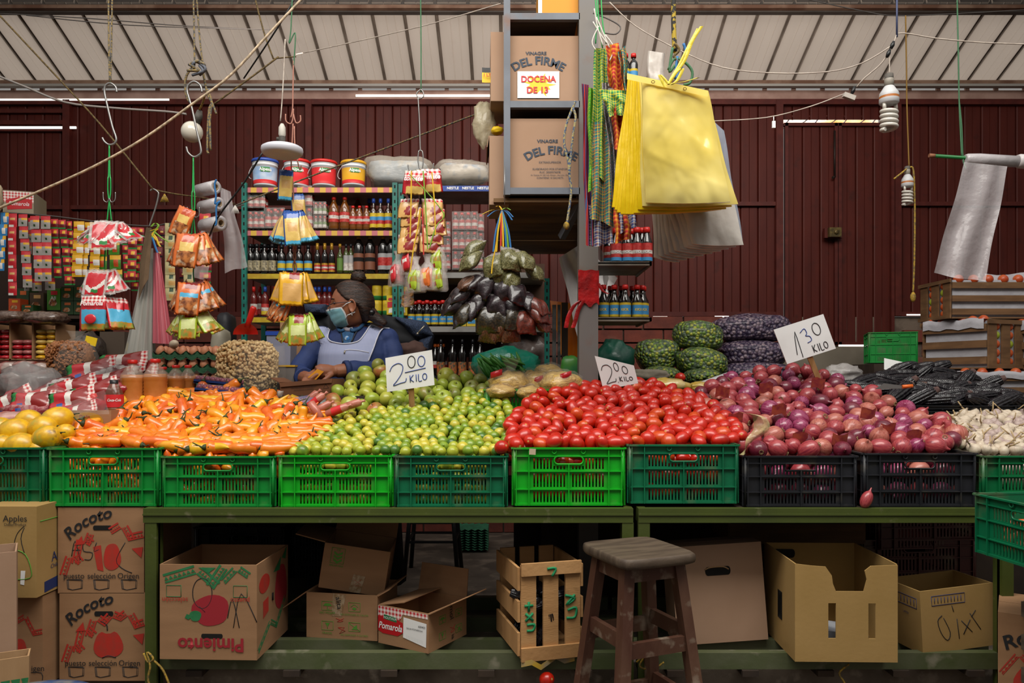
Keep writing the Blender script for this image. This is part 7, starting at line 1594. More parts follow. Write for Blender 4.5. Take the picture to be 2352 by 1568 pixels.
# jacket and skirt
JK = mat('blue_jacket','#1f3160',.75,hx2='#1a2a54',scale=6,bump=.7,bscale=9);mb = MB()
_tb = MB();jt = [((c[0],c[1],c[2]),rx + .016,ry + .016) for c,rx,ry in torso[1:6]] + [((TX,Yb + .01,1.52),.13,.092),((TX,Yb + .016,1.545),.092,.075)];loft(mb,jt);loft(_tb,jt);_tb.ball(armL[0],(.060,.066,.054),14,10);_tb.ball(armR[0],(.060,.066,.054),14,10);tb = BVHTree.FromBMesh(_tb.bm);_tb.bm.free()
mb.tube(smooth(armL[:-1],4),[.058 - .010 * i / 16 + .003 * math.sin(i * 2.2) for i in range(17)],14);mb.tube(smooth(armR[:-1],4),[.058 - .010 * i / 12 + .003 * math.sin(i * 2.1) for i in range(13)],14)
for c in (armL[0],armR[0]): mb.ball(c,(.060,.066,.054),14,10)
jacket = remeshed(mb,'jacket',JK,.007,person,3)
mb = MB();loft(mb,[((TX,Yb,.2),.26,.22),((TX,Yb,.55),.24,.2),((TX,Yb,.98),.208,.16),((TX,Yb,1.0),.19,.14)]);mb.obj('skirt',mat('dark_skirt','#1d1c22',.9),person,True)
for v_ in (armL,armR):
 a,b = Vector(v_[-2]),Vector(v_[-1]);d = (b - a).normalized();mb = MB();mb.tube([a - d * .004,a + d * .01,a + d * .02],[.049,.051,.047],14);mb.obj('cuff',JK,person,True)
bpy.context.view_layer.update()
dg = bpy.context.evaluated_depsgraph_get()
jb = BVHTree.FromPolygons([jacket.matrix_world @ v.co for v in jacket.data.vertices],[tuple(p.vertices) for p in jacket.data.polygons])
bb = BVHTree.FromPolygons([body.matrix_world @ v.co for v in body.data.vertices],[tuple(p.vertices) for p in body.data.polygons])
EYE = Vector((0,0,CH))
def onto(px,py,off,both=False):
 d = (P(px,py,4.0) - EYE).normalized();best = None
 for t_ in ((jb,bb) if both else (tb,)):
  h = t_.ray_cast(EYE + d * 2.5,d)
  if h[0] is not None and (best is None or h[3] < best): best = h[3]
 Yd = (best + 2.5) if best is not None else (4.0 / d.y)
 p = EYE + d * Yd
 if best is None:
  q,nq,_i,_d = tb.find_nearest(P(px,py,4.03));return q + nq * off if nq.y < .2 else q - nq * off
 return Vector((p.x,p.y - off,p.z))
def zc(x,y): return 660 + x / 5.226,600 + y / 5.226
OUTL = [(690,545),(735,520),(790,360),(880,332),(1030,295),(1150,290),(1350,320)];OUTR = [(690,1150),(750,1238),(820,1140),(900,1092),(1040,1042),(1200,978),(1350,930)]
INL = [(735,527),(800,522),(870,502),(920,496),(960,530),(985,640)];INR = [(690,1100),(740,1020),(850,948),(930,890),(965,850),(985,700)]
APR = grid_mat('gingham',['#a8aec2','#767da6'],'check',150,150,(0,2),.8)
mb = MB()
def strip(mb,y0,y1,ny,L_,R_,nx,off=.013):
 mb.grid([[onto(*zc(interp(L_,y) * (1 - i / nx) + interp(R_,y) * i / nx,y),off) for i in range(nx + 1)] for y in [y0 + (y1 - y0) * j / ny for j in range(ny + 1)]])
strip(mb,985,1345,16,OUTL,OUTR,26);strip(mb,735,985,10,OUTL,INL,8);strip(mb,695,985,12,INR,OUTR,8)
apron = mb.obj('apron',APR,person,True)
PIPE = mat('white_piping','#b9b9c4',.7)
def edge(name,pts,r=.0035,off=.015,m=PIPE,parent=None): mb = MB();mb.tube([onto(*zc(x,y),off) for x,y in smooth(pts,4)],r,6);return mb.obj(name,m,parent or person,True)
edge('piping',[(525,740),(522,800),(500,870),(495,920),(535,962),(640,986),(700,990),(790,980),(855,960),(895,925),(950,850),(1020,745),(1100,692)],parent=apron)
edge('piping',[(1235,752),(1140,820),(1092,900),(1042,1040),(1010,1120),(978,1200)],parent=apron);edge('piping',[(362,792),(332,880),(295,1030),(290,1150),(320,1340)],parent=apron)
edge('pocket_zip',[(692,1072),(760,1062),(870,1072),(985,1095)],.0028,.014,PIPE,apron);edge('zip_pull',[(700,1072),(692,1105)],.004,.016,mat('zip_metal','#a39a88',.4,metal=.6),apron)
# blouse in the neck opening, jacket lapels
BLO = mat('teal_blouse','#1f4a70',.8,hx2='#183c5e',scale=60);mb = MB();LB = [(780,640),(850,650),(985,665)];RB = [(780,830),(850,800),(985,770)]
mb.grid([[onto(*zc(interp(LB,y) * (1 - i / 6) + interp(RB,y) * i / 6,y),.006,True) for i in range(7)] for y in (800,840,880,920,960,985)]);bl = mb.obj('blouse',BLO,person,True)
mb = MB();mb.lathe([(0,0),(.013,0),(.013,.003),(.009,.005),(0,.005)],16,T(onto(*zc(722,925),.008,True)) @ RX(PI / 2));mb.obj('badge',mat('blue_badge','#2f6fae',.3,hx2='#a9b8c4',scale=40),bl,True)
for pts in ([(600,740),(620,800),(650,860),(668,975)],[(960,640),(900,740),(830,850),(770,970)]): edge('lapel_edge',pts,.004,.006,mat('dark_zip','#15171f',.6),jacket)
for pts in ([(600,770),(635,835),(690,825)],[(985,660),(940,730),(860,810),(790,835),(770,815)]):
 mb = MB();q = [onto(*zc(x,y),.012,True) for x,y in smooth(pts,4)];mb.tube(q,[.009] * len(q),8);mb.obj('collar',BLO,person,True)
mb = MB();mb.tube([onto(*zc(x,y),.006,True) for x,y in smooth([(690,800),(730,825),(790,815)],3)],.012,8);mb.obj('undershirt',mat('grey_undershirt','#8d8890',.9),person,True)
# hair
HAIR = mat('dark_hair','#221510',.42,hx2='#4a2e1e',scale=14,stretch=(1,1,7),lo=.45,hi=.75,spec=.5,bump=.5,bscale=50)
XB = [(-.12,.5),(-.10,.045),(-.07,.040),(-.02,.030),(.0,.0),(.02,-.028),(.045,-.050),(.07,-.066),(.088,-.08),(.1,-.2)]
mb = MB();rows_ = []
for j in range(n2 + 1):
 r_ = []
 for i in range(n1):
  d = sphdir(2 * PI * i / n1,-PI / 2 * .995 + PI * .995 * j / n2);r0 = headr(d);p = d * r0
  h = max(0,min(1,(p.x - interp(XB,p.z)) / .012))
  if abs(p.y) < .03 and p.x < 0: h = max(0,min(1,(p.z - .078) / .01))
  k = (-.012 + h * (.022 + .014 * max(0,d.x) + .004 * math.sin(24 * math.atan2(d.y,d.z + .3)) * .4))
  r_.append(HM @ (d * (r0 + k)))
 rows_.append(r_)
mb.grid(rows_,wrap=True);hair = mb.obj('hair',HAIR,person,True)
mb = MB();c = HM @ Vector((.052,0,.138));mb.ball((0,0,0),1,22,16)
for v in mb.bm.verts: d = v.co.normalized();v.co = c + Vector((d.x * .040,d.y * .036,d.z * .032)) * (1 + .16 * noise.noise(d * 3) + .05 * math.sin(9 * d.x + 12 * d.z))
mb.obj('hair_bun',HAIR,hair,True)
for a in range(7): cord('hair_strand',[c + Vector((.03 * math.cos(a),.02 * math.sin(a),.02)),c + Vector((.045 * math.cos(a + .4),.03 * math.sin(a),.035)),c + Vector((.055 * math.cos(a + .8),.03,.03 + .012 * math.sin(a * 2)))],.0012,HAIR,parent=hair)
mb = MB();mb.tube(smooth([HM @ Vector(q) for q in ((.075,0,-.03),(.10,-.01,-.06),(.125,-.012,-.085),(.17,-.02,-.12))],4),[.042,.042,.040,.038,.036,.034,.032,.030,.028,.026,.022,.018,.012],12);mb.obj('ponytail',HAIR,hair,True)
mb = MB();mb.ball(HM @ Vector((.102,-.03,-.055)),(.020,.022,.020),14,10);mb.obj('hair_tie',mat('hair_tie','#0f0f12',.3),hair,True)
# eyes, brows, glasses, mask
for s_ in (-1,1):
 mb = MB();mb.ball(HM @ Vector((-.079,s_ * .031,.012)),(.008,.012,.006),12,8);mb.obj('eye',mat('eye_dark','#1a1210',.2,hx2='#5c4c44',scale=90),body,True)
 mb = MB();mb.tube([HM @ Vector(q) for q in ((-.096,s_ * .012,.030),(-.092,s_ * .030,.035),(-.078,s_ * .050,.031))],[.0025,.0032,.0016],6);mb.obj('eyebrow',HAIR,body,True)
GLF = mat('spectacle_frame','#2c2a30',.35,metal=.3)
gl = None
for s_ in (-1,1):
 mb = MB();R_ = RZ(s_ * -.18);pts = [HM @ (Vector((-.108,s_ * .034,-.006)) + (R_ @ Vector((0,.024 * math.cos(a),.019 * math.sin(a))))) for a in [2 * PI * i / 18 for i in range(18)]]
 mb.tube(pts,.0016,6,closed=True);mb.tube([HM @ Vector(q) for q in ((-.103,s_ * .056,.002),(-.085,s_ * .071,.006),(-.04,s_ * .078,.006),(.01,s_ * .077,.006))],.002,6);o = mb.obj('glasses',GLF,person,True)
 mb = MB();mb.poly(pts,.0008,HM.to_3x3() @ Vector((-1,0,0)));mb.obj('lens',film('lens_glass','#c9c4c0',.14,.05,0),o,True)
mb = MB();mb.tube([HM @ Vector((-.112,y,-.002)) for y in (-.012,0,.012)],.0016,5);mb.obj('nose_bridge',GLF,person,True)
MK = mat('mask_blue','#7fb4c0',.8,hx2='#74a8b6',scale=30);MKW = mat('mask_white','#c8ccd0',.8);mb = MB();rows_ = [];NE = 16
for j in range(NE + 1):
 v = j / NE;el = math.radians(-8 - 62 * v);wv = math.radians(58 + 10 * math.sin(PI * v));r_ = []
 for i in range(25):
  u = i / 24 * 2 - 1;az = u * wv;el2 = el + math.radians(3) * abs(u) ** 2 * (1 - v) * -1;d = sphdir(az,el2)
  pleat = .0035 * (((v * 4) % 1) - .5) * (1 - u * u);r_.append(HM @ (d * (headr(d) + .007 + .007 * math.sin(PI * v) * (1 - u * u) + pleat)))
 rows_.append(r_)
mb.grid(rows_,mif=lambda a,b: 1 if a < .06 or a > .95 or b < .03 or b > .97 else 0);mask = mb.obj('face_mask',[MK,MKW],person,True)
for s_ in (-1,1):
 for el0,z1 in ((-12,.012),(-52,-.048)):
  d = sphdir(s_ * math.radians(60),math.radians(el0));mb = MB();mb.tube([HM @ (d * (headr(d) + .006)),HM @ Vector((-.02,s_ * .080,(d * headr(d)).z * .5 + z1 * .5)),HM @ Vector((.02,s_ * .079,z1))],.0022,6);mb.obj('ear_loop',MKW,mask,True)
mb = MB();mb.tube([HM @ Vector((.004,-.082,-.043)),HM @ Vector((.003,-.084,-.058))],.0012,5);mb.ball(HM @ Vector((.003,-.085,-.062)),.0038,8,6);mb.obj('earring',mat('silver','#b9b4b0',.3,metal=.8),person,True)
mb = MB();a,b = W_(738,853,3.66),W_(716,862,3.66);mb.poly([a + Vector((-.02,0,.012)),a + Vector((.012,0,0)),b + Vector((.02,0,-.02)),b + Vector((-.02,0,-.01))],.002,(0,-1,0));tag(mb.obj('orange_note',mat('orange_note','#d9901c',.6)),'small orange paper held in front of the apron','paper')
# coat on the chair behind her
FLE = mat('navy_fleece','#1d2638',.95,hx2='#2c3850',scale=120,bump=.5,bscale=120);t = thing('fleece_coat','dark navy fleece coat draped over the chair behind the woman','coat',W_(930,800,4.3))
def drape(name,quad,Y,bul,m,nx=12,ny=10,seed=0):
 mb = MB();q = quad;rows_ = []
 for j in range(ny + 1):
  v = j / ny;r = []
  for i in range(nx + 1):
   u = i / nx;a = (q[0][0] * (1 - u) + q[1][0] * u) * (1 - v) + (q[3][0] * (1 - u) + q[2][0] * u) * v;b = (q[0][1] * (1 - u) + q[1][1] * u) * (1 - v) + (q[3][1] * (1 - u) + q[2][1] * u) * v
   e_ = (1 - (2 * u - 1) ** 4) * (1 - (2 * v - 1) ** 4);p = P(a,b,Y - bul * e_ + .012 * noise.noise(Vector((u * 4,v * 4,seed))));r.append(p)
  rows_.append(r)
 mb.grid(rows_);back = [[p + Vector((0,.10 - .0 * i,0)) for i,p in enumerate(r)] for r in rows_];mb.grid(back)
 for k in (0,-1): mb.grid([[r[k] for r in rows_],[r[k] for r in back]]);mb.grid([rows_[k],back[k]])
 return mb.obj(name,m,t,True)
drape('back',[(878,722),(955,738),(990,812),(880,812)],4.30,.05,mat('coat_lining','#0d0e13',.8),seed=1)
drape('collar',[(905,726),(975,738),(994,770),(958,782)],4.25,.05,FLE,seed=2);drape('sleeve',[(958,780),(994,768),(984,812),(968,814)],4.25,.04,FLE,seed=3);drape('shoulder',[(698,698),(748,698),(750,722),(702,722)],4.32,.06,FLE,seed=4);drape('lining',[(706,722),(760,720),(770,790),(720,760)],4.36,.03,mat('coat_lining','#0d0e13',.8),seed=5)
mb = MB();mb.tube([P(960,764,4.18),P(975,748,4.18)],.004,6);mb.tube([P(960,764,4.18),P(958,768,4.18)],.006,6);mb.obj('zip',mat('zip_metal','#a39a88'),t,True)
lump('brown_cloth','brown cloth bundled under the navy coat','cloth',P(945,806,4.2),(S(34,4.2),.06,S(22,4.2)),mat('brown_cloth','#46302a',.9),3,2.5,.3)
# ---------------------------------------------------------------- goods on the counter behind the heaps
YK = 3.6;ZK = P(0,905,YK)[2]
t = thing('back_counter','dark wooden counter behind the produce heaps','counter',(P(330,0,YK)[0],3.75,0))
mb = MB();mb.box((P(300,0,YK)[0],3.66,ZK - .02),(S(1100,YK),.40,.03));mb.obj('top',PLY,t,True)
for px in (-200,300,820):
 mb = MB();mb.box((P(px,0,YK)[0],3.7,(ZK - .035) / 2),(.05,.05,ZK - .035));mb.obj('leg',PLY,t,True)
NUT = mat('cashew','#c2a270',.6,hx2='#d0b585',scale=60);ALM = mat('almond','#7d4a26',.65,hx2='#9a6236',scale=60)
def cashew_mesh():
 mb = MB();mb.tube([(.008 * math.cos(a),.008 * math.sin(a) - .005,0) for a in [.5 + 2.1 * i / 4 for i in range(5)]],[.004,.0075,.0082,.0075,.004],8)
 for v in mb.bm.verts: v.co.z *= .7
 return mb.mesh('cashew',[NUT])
def almond_mesh():
 mb = MB();mb.lathe([(0,-.014),(.005,-.010),(.0082,-.002),(.0075,.005),(.003,.012),(0,.014)],8,squash=(1,.6));return mb.mesh('almond',[ALM])
def heap_in(c,rx,ry,rz_,n,zcut=None):
 out = []
 for _ in range(n):
  while True:
   d = Vector((rnd.uniform(-1,1),rnd.uniform(-1,.4),rnd.uniform(-1,1)));k = (abs(d.x) ** 4 + abs(d.y) ** 4 + abs(d.z) ** 4) ** .25
   if .86 < k < 1: break
  out.append(Vector(c) + Vector((d.x * rx,d.y * ry,d.z * rz_)))
 return out
CLB = film('clear_bag_film','#e2dcd0',.09,.07,.8,22)
t = thing('cashew_bag','open clear sack heaped with pale cashew nuts and a red scoop in it','sack',P(571,905,3.62) + Vector((0,.1,0)))
c = P(571,842,3.72);rx,rz_ = S(64,3.66),S(58,3.66)
lump('sack_core',None,None,(0,.01,c.z - t.location.z),(rx * .76,.075,rz_ * .78),mat('cashew','#c2a270'),1,1.5,.05,sq=.55,parent=t)
mb = MB();mb.grid([[Vector((rx * 1.06 * math.cos(a) * (1 + .03 * math.sin(5 * a + j)),.125 * math.sin(a),(.005 + 2 * rz_ * v * .96) + .006 * math.sin(4 * a))) for a in [2 * PI * i / 30 for i in range(30)]] for j,v in enumerate((0,.3,.6,.9,1.0))],wrap=True);mb.obj('clear_bag',CLB,t)
bulk('cashews',cashew_mesh(),heap_in(c,rx,.115,rz_,1700),[NUT],'pale cashew nuts filling the clear sack','cashews',(.9,1.3))
SCP = mat('red_scoop','#b91a10',.35)
s = thing('scoop','red plastic scoop standing in the cashew nuts','scoop',P(563,770,3.66))
mb = MB();mb.grid([[P(564 + 29 * math.cos(a) * k,768 - 26 * math.sin(a) * k,3.62 + .035 * (1 - k * k)) for a in [PI * i / 12 for i in range(13)]] for k in (.05,.4,.7,.9,1)]);mb.grid([[P(564 + 29 * math.cos(a) * k,768 - 26 * math.sin(a) * k,3.66 + .035 * (1 - k * k)) for a in [PI * i / 12 for i in range(13)]] for k in (.05,.4,.7,.9,1)]);mb.obj('bowl',SCP,s,True)
mb = MB();mb.tube([P(567,752,3.63),P(573,735,3.63),P(582,708,3.62),P(584,704,3.62)],[.012,.014,.0155,.011],12);mb.obj('handle',SCP,s,True)
t = thing('almond_bag','tied clear bag of brown almonds','bag',P(166,866,3.75));c = P(164,824,3.78);rx,rz_ = S(44,3.75),S(40,3.75)
lump('bag_core',None,None,(0,.03,c.z - t.location.z),(rx * .9,.07,rz_ * .92),ALM,2,1.5,.1,sq=.4,parent=t)
mb = MB();mb.grid([[Vector((rx * r * math.cos(a) * (1 + .05 * math.sin(3 * a + j)),.03 + .09 * r * math.sin(a),z * rz_)) for a in [2 * PI * i / 24 for i in range(24)]] for j,(r,z) in enumerate(((.9,0),(1.1,.5),(1.12,1.2),(.9,1.85),(.35,2.15),(.22,2.25),(.4,2.6),(.5,2.7)))],wrap=True);mb.obj('clear_bag',CLB,t)
bulk('almonds',almond_mesh(),heap_in(c + Vector((0,.0,0)),rx,.085,rz_ * .95,900),[ALM],'brown almonds filling the tied clear bag','almonds',(.9,1.2))
# eggs on trays
EGG = mat('brown_egg','#a8694a',.5,hx2='#b87a58',scale=12);ETG = mat('green_egg_tray','#2c5a3c',.9,hx2='#254d34',scale=30,bump=.4,bscale=90)
mb = MB();mb.lathe([(max(0,.0215 * math.sin(PI * i / 12)) * (1 - .12 * math.cos(PI * i / 12) * -1),-.028 * math.cos(PI * i / 12)) for i in range(13)],14);egm = mb.mesh('egg',[EGG])
for lv,(px0,px1,py) in enumerate(((372,500,884),(352,502,850),(350,505,820))):
 Y = 3.74;x0,x1 = P(px0,0,Y)[0],P(px1,0,Y)[0];z = P(0,py,Y)[2];n = 6;p = (x1 - x0) / n
 mb = MB();rr = []
 for b in range(4 * 4 + 1):
  rr.append([Vector((x0 + p * a / 4,Y + p * b / 4,z + .020 * (math.cos(2 * PI * a / 4) * .5 + .5) * (math.cos(2 * PI * b / 4) * .5 + .5) + (.012 if b in (0,16) or a in (0,24) else 0))) for a in range(n * 4 + 1)])
 mb.grid(rr,0,False);tag(mb.obj('egg_tray',ETG),f'{("lowest", "middle", "top")[lv]} green pulp tray of the egg stack','egg tray','stacked egg trays')
 mb = MB();mb.grid([[Vector((x0 + p * a / 4,Y - .001,z + (.012 + .014 * (a % 4 == 0)) * (1 - v) - .016 * v * abs(math.sin(a * PI / 4)))) for a in range(n * 4 + 1)] for v in (0,1)]);o = mb.obj('egg_tray',ETG);e0 = [x for x in COL.objects if x.name.startswith('egg_tray') and x.get('label','').startswith(("lowest","middle","top")[lv])][-1];o.name = 'tray_edge';o.parent = e0
 for j in range(3 if lv == 2 else 2):
  for i in range(n):
   o = link('egg',egm);o.location = (x0 + p * (i + .5),Y + p * (j + .5),z + .030);o.rotation_euler = (rnd.uniform(-.2,.2),rnd.uniform(-.2,.2),0);tag(o,f'brown egg, {nth(i)} from the left in the {("front", "second", "third")[j]} row of the {("lowest", "middle", "top")[lv]} tray','egg','brown eggs on the trays')
 if lv == 2:
  o = link('egg',egm);o.location = P(400,790,3.76);o.rotation_euler = (1.3,0,.8);setmat(o,mat('white_egg','#b8a890',.5));tag(o,'single pale egg lying on the top tray','egg')
mb = MB();mb.box((P(428,0,3.9)[0],3.86,P(0,893,3.74)[2] - .03),(.34,.26,.06));tag(mb.obj('low_box',KR),'low cardboard box under the egg trays','box')
# juice bottles
JU = mat('amber_juice','#a86426',.25,hx2='#b8743a',scale=9,coat=.5);PETC = film('clear_bottle','#d8c8b8',.22,.08,0)
def juice(px,pyt,pyb,wpx,Y,label,clear=.42):
 t = thing('juice_bottle',label,'bottle',P(px,pyb,Y),(0,0,0),'amber juice bottles');H = S(pyb - pyt,Y);R = S(wpx / 2,Y)
 mb = MB();pr = [(0,0),(R * .9,0),(R,H * .04),(R,H * .12)]
 for k in range(6): z = .14 + .07 * k;pr += [(R * .96,H * z),(R,H * (z + .035))]
 pr += [(R,H * .60),(R * .93,H * .67),(0,H * .67)];mb.lathe(pr,24);mb.obj('juice',JU,t)
 mb = MB();mb.lathe([(R * 1.005,H * .6),(R * .94,H * .68),(R * .62,H * .80),(R * .36,H * .88),(R * .34,H * .93)],24);mb.obj('neck',PETC,t)
 mb = MB();mb.lathe([(R * .42,H * .915),(R * .44,H * .92),(R * .43,H * .995),(R * .36,H),(0,H)],20);mb.obj('cap',CAPR,t)
juice(304,826,930,52,3.40,'large amber juice bottle with red cap, leftmost of the pair');juice(357,824,928,52,3.42,'large amber juice bottle with red cap, beside the leftmost')
juice(404,838,915,40,3.52,'smaller amber juice bottle in front of the egg trays');juice(432,838,915,36,3.56,'smaller amber juice bottle nearest the wrapped grapes');juice(345,842,925,40,3.58,'amber juice bottle standing behind the large pair');juice(374,842,922,40,3.60,'amber juice bottle behind the second large bottle')
t = thing('cola_bottle','half empty cola bottle with a red label beside the juice','bottle',P(262,952,3.28));H = S(80,3.28);R = S(20,3.28)
mb = MB();mb.lathe([(0,0),(R,0),(R,H * .25),(0,H * .26)],20);mb.obj('drink',JU,t)
mb = MB();mb.lathe([(R * 1.0,0),(R * 1.02,H * .5),(R * .9,H * .66),(R * .55,H * .84),(R * .42,H * .9)],20);mb.obj('bottle',film('cola_film','#6a4a3a',.55,.1,0),t)
mb = MB();mb.lathe([(R * 1.04,H * .22),(R * 1.04,H * .58)],20);lb = mb.obj('label',RED,t);o = text('Coca-Cola',.0155,Matrix(),WHITE,'lettering',lb,False,shear=.35,bold=.0004,sx=.85);wraptext(o,R * 1.07,H * .42);o.rotation_euler.z = .46
mb = MB();mb.lathe([(R * .45,H * .88),(R * .46,H),(0,H)],14);mb.obj('cap',CAPN,t)
t = thing('green_bottle','small green bottle with a red cap lying aslant beside the cola','bottle',P(236,955,3.26),(.0,-.45,0));mb = MB();mb.lathe([(0,0),(.02,0),(.022,.05),(.018,.075),(.012,.085),(0,.085)],16);mb.obj('body',mat('green_glass','#1f4a22',.15,coat=.5),t)
mb = MB();mb.lathe([(.015,.083),(.016,.10),(0,.102)],14);mb.obj('cap',CAPR,t)
# wrapped tomato sauce pouches under clear plastic
SK = dict(rough=.2,coat=.6,bump=.7,bscale=24)
SK1 = mat('sauce_pack_red','#7d1218',hx2='#93202a',scale=16,lo=.45,hi=.60,**SK);SK2 = mat('sauce_pack_mixed','#7d1218',hx2='#5a1a22',scale=13,lo=.5,hi=.62,hx3='#a8a09c',scale3=9,lo3=.60,hi3=.63,**SK);SK3 = mat('sauce_pack_check','#8a2c34',hx2='#a8706e',scale=60,**SK)
pk('wrapped_pouch',.105,.20,[RD1,WH1,BL1,CHECK,GRN,MR1],lambda v,u: 3 if 0 <= v < .09 else 5 if v < .42 else 1 if v < .56 and u < .75 else 2 if .6 < v < .8 and u > .5 else 4 if v > .86 and u < .4 else 0,bulge=.022,crumple=.005,seed=4)
for i,(px,py,Y,w_,h,an,m,l) in enumerate(((235,872,3.52,85,26,.28,SK2,'wrapped sauce pouches in the upper middle of the pile'),(300,850,3.64,70,22,.05,SK2,'wrapped sauce pouches at the back of the pile'),(130,900,3.46,60,26,.45,SK2,'wrapped sauce pouches with a blue print in the pile'),(250,905,3.40,60,24,.25,SK1,'wrapped sauce pouches behind the cola bottle'),(150,925,3.34,90,26,.18,SK3,'checked sauce pouches at the front of the pile'),(80,945,3.30,75,24,.05,SK3,'checked sauce pouches at the front left of the pile'),(40,925,3.42,40,30,.5,SK1,'red sauce pouches at the left of the pile'),(205,945,3.26,45,26,.35,SK1,'red sauce pouch nearest the green bottle'),(320,885,3.6,50,26,.1,SK1,'red sauce pouches behind the juice bottles'),(25,965,3.2,60,20,.1,mat('pink_pack','#b0685c',hx2='#c49a92',scale=14,**SK),'pink packets behind the passion fruit'))):
 o = lump('sauce_pack',l,'packet',P(px,py,Y),(S(w_,Y),.07,S(h,Y)),m,i,2.2,.22,sq=.3);o.rotation_euler = (0,-an,0)
for i,(px,py,Y,ro,tl,sc_) in enumerate(((150,905,3.40,1.15,.9,1.0),(205,893,3.42,1.25,.8,1.0),(290,880,3.48,1.30,.8,1.05),(255,900,3.38,1.2,.7,1.0),(320,845,3.60,1.45,.9,1.1),(250,855,3.56,1.3,.9,1.1),(200,925,3.30,1.35,.7,.95),(110,935,3.32,1.5,.8,.95),(205,952,3.22,1.25,.6,.75),(60,915,3.40,1.0,.8,1.0),(345,862,3.62,1.4,.7,1.0))):
 o = link('wrapped_pouch',PK['wrapped_pouch']);o.matrix_basis = T(P(px,py,Y) + Vector((.06,-.05,.03))) @ RX(-tl * .6) @ RY(ro) @ Matrix.Scale(sc_,4);tag(o,f'shiny red and white sauce pouch lying in the wrapped pile, {nth(i)} of the pile','pouch','sauce pouches in the wrapped pile')
for i,(q,Y) in enumerate((([(20,868),(120,845),(150,940),(0,960)],3.30),([(95,885),(250,830),(300,862),(120,935)],3.47),([(110,940),(240,895),(250,950),(140,965)],3.16))):
 sheetx('clear_sheet',f"{('leftmost', 'upper', 'front')[i]} crinkled clear plastic over the sauce pouches",'plastic sheet',q,Y,film('crinkled_sheet','#cfc8c6',.10,.08,1.0,16),12,10,.03,1.7,i * 3,Yb=Y - .06)
lump('cloudy_bag','cloudy plastic bag at the left end of the pile','plastic bag',P(70,880,3.5),(S(75,3.5),.08,S(44,3.5)),film('cloudy_film','#8f8a88',.5,.2,1.0,16),9,2.2,.3)
t,fr,ri,le = carton('low carton with a yellow oval print behind the peppers',P(205,1000,3.14),0,S(100,3.14),.2,S(58,3.14));fr.polys('oval_print',mat('dull_yellow','#a8801c',.7),[blob(.45,.45,.38,.38,wob=0)],.0012);fr.text('Gusto',.5,.52,.035,mat('carton_dark_red','#96202a'),bold=.0008);fr.text('Doña',.4,.25,.02,mat('carton_dark_red','#96202a'))
# wrapped grapes, sausages, sweets, scales box
GRP = mat('pink_grape','#7a3a50',.3,hx2='#8f5060',scale=40);mb = MB();mb.ball((0,0,0),.0125,10,8);grm = mb.mesh('grape',[GRP])
for k,(px0,px1,py,Y) in enumerate(((448,550,872,3.55),(450,565,892,3.46))):
 t = thing('grape_tray',f"{('upper', 'lower')[k]} tray of pink fruit wrapped in film with a blue edge",'tray',P((px0 + px1) / 2,py + 12,Y),(.0,.10,0));W = S(px1 - px0,Y)
 mb = MB();mb.box((0,.05,.004),(W,.14,.008));mb.box((0,-.018,.010),(W,.004,.016));mb.obj('tray',mat('blue_tray','#1c3a7a',.4),t)
 for i in range(9):
  for j in range(3): o = link('fruit',grm,t);o.location = (-W / 2 + W * (i + .5) / 9,j * .026,.022)
 mb = MB();mb.grid([[Vector((-W / 2 + W * i / 10,-.016 + .1 * v,.036 + .003 * math.sin(i * 2) - (.03 if v == 0 else 0))) for i in range(11)] for v in (0,.2,.6,1)]);mb.obj('film',CLB,t)
SAU = mat('sausage','#b4705f',.4,hx2='#a8604e',scale=30,coat=.3)
for k,(a,b,Y) in enumerate((((695,945),(745,905),3.30),((705,955),(760,925),3.27),((712,922),(738,962),3.22),((748,952),(800,932),3.20),((790,935),(830,922),3.24),((690,935),(730,900),3.36))):
 p,q = P(*a,Y),P(*b,Y - .01);d = (q - p).normalized();mb = MB();mb.tube([p,p + d * .006,p.lerp(q,.5),q - d * .006,q,q + d * .004,q + d * .016],[.004,.0165,.017,.0165,.006,.004,.007],12);o = mb.obj('sausage',SAU);tag(o,f'pink wrapped sausage at the edge of the apples, {nth(k)} of the six','sausage','wrapped sausages beside the apples')
 if k in (0,3): mb = MB();m_ = p.lerp(q,.5);mb.tube([p.lerp(q,.3),p.lerp(q,.72)],.0174,12,cap=False);mb.obj('band',RED,o,True)
lump('sausage_bag','clear bag of sausages with bluish print','bag',P(712,930,3.38),(S(42,3.38),.06,S(24,3.38)),film('bluish_bag','#8a84a8',.45,.12,.9,20),3,2.4,.25)
CND = [mat('sweet_orange','#c9781c',.35),mat('sweet_yellow','#d0a41c',.35),film('sweet_clear','#dccfc4',.6,.15,.8,30)]
for k in range(16):
 px,py = 592 + rnd.uniform(0,95),902 + rnd.uniform(0,34);o = lump('wrapped_sweet',f'small wrapped orange or clear sweet beside the peppers, {nth(k)} of the pile','sweet',P(px,py,3.48 - (py - 902) * .004),(S(rnd.uniform(11,17),3.4),.02,S(rnd.uniform(6,10),3.4)),CND[k % 3],k,3,.4,(10,7));o.rotation_euler = (0,rnd.uniform(-.5,.5),0);o['group'] = 'wrapped sweets beside the peppers'
t,fr,ri,le = carton('open brown carton in front of the woman with recycling mark',P(706,912,3.56),-.12,S(128,3.56),.16,S(38,3.56),m=mat('brown_carton','#70462c',.85,hx2='#64402a',scale=4),flaps=(('l',60,.05),('f',172,.02)),rot=(0,-.08))
fr.text('MANTENGASE EN LUGAR FRESCO',.45,.38,.008);fr.text('PROTEGIDO DE LA HUMEDAD',.45,.52,.007);fr.lines('recycling_mark',PINK,[[(.86,.3),(.91,.55),(.81,.55),(.86,.3)]],.0009)
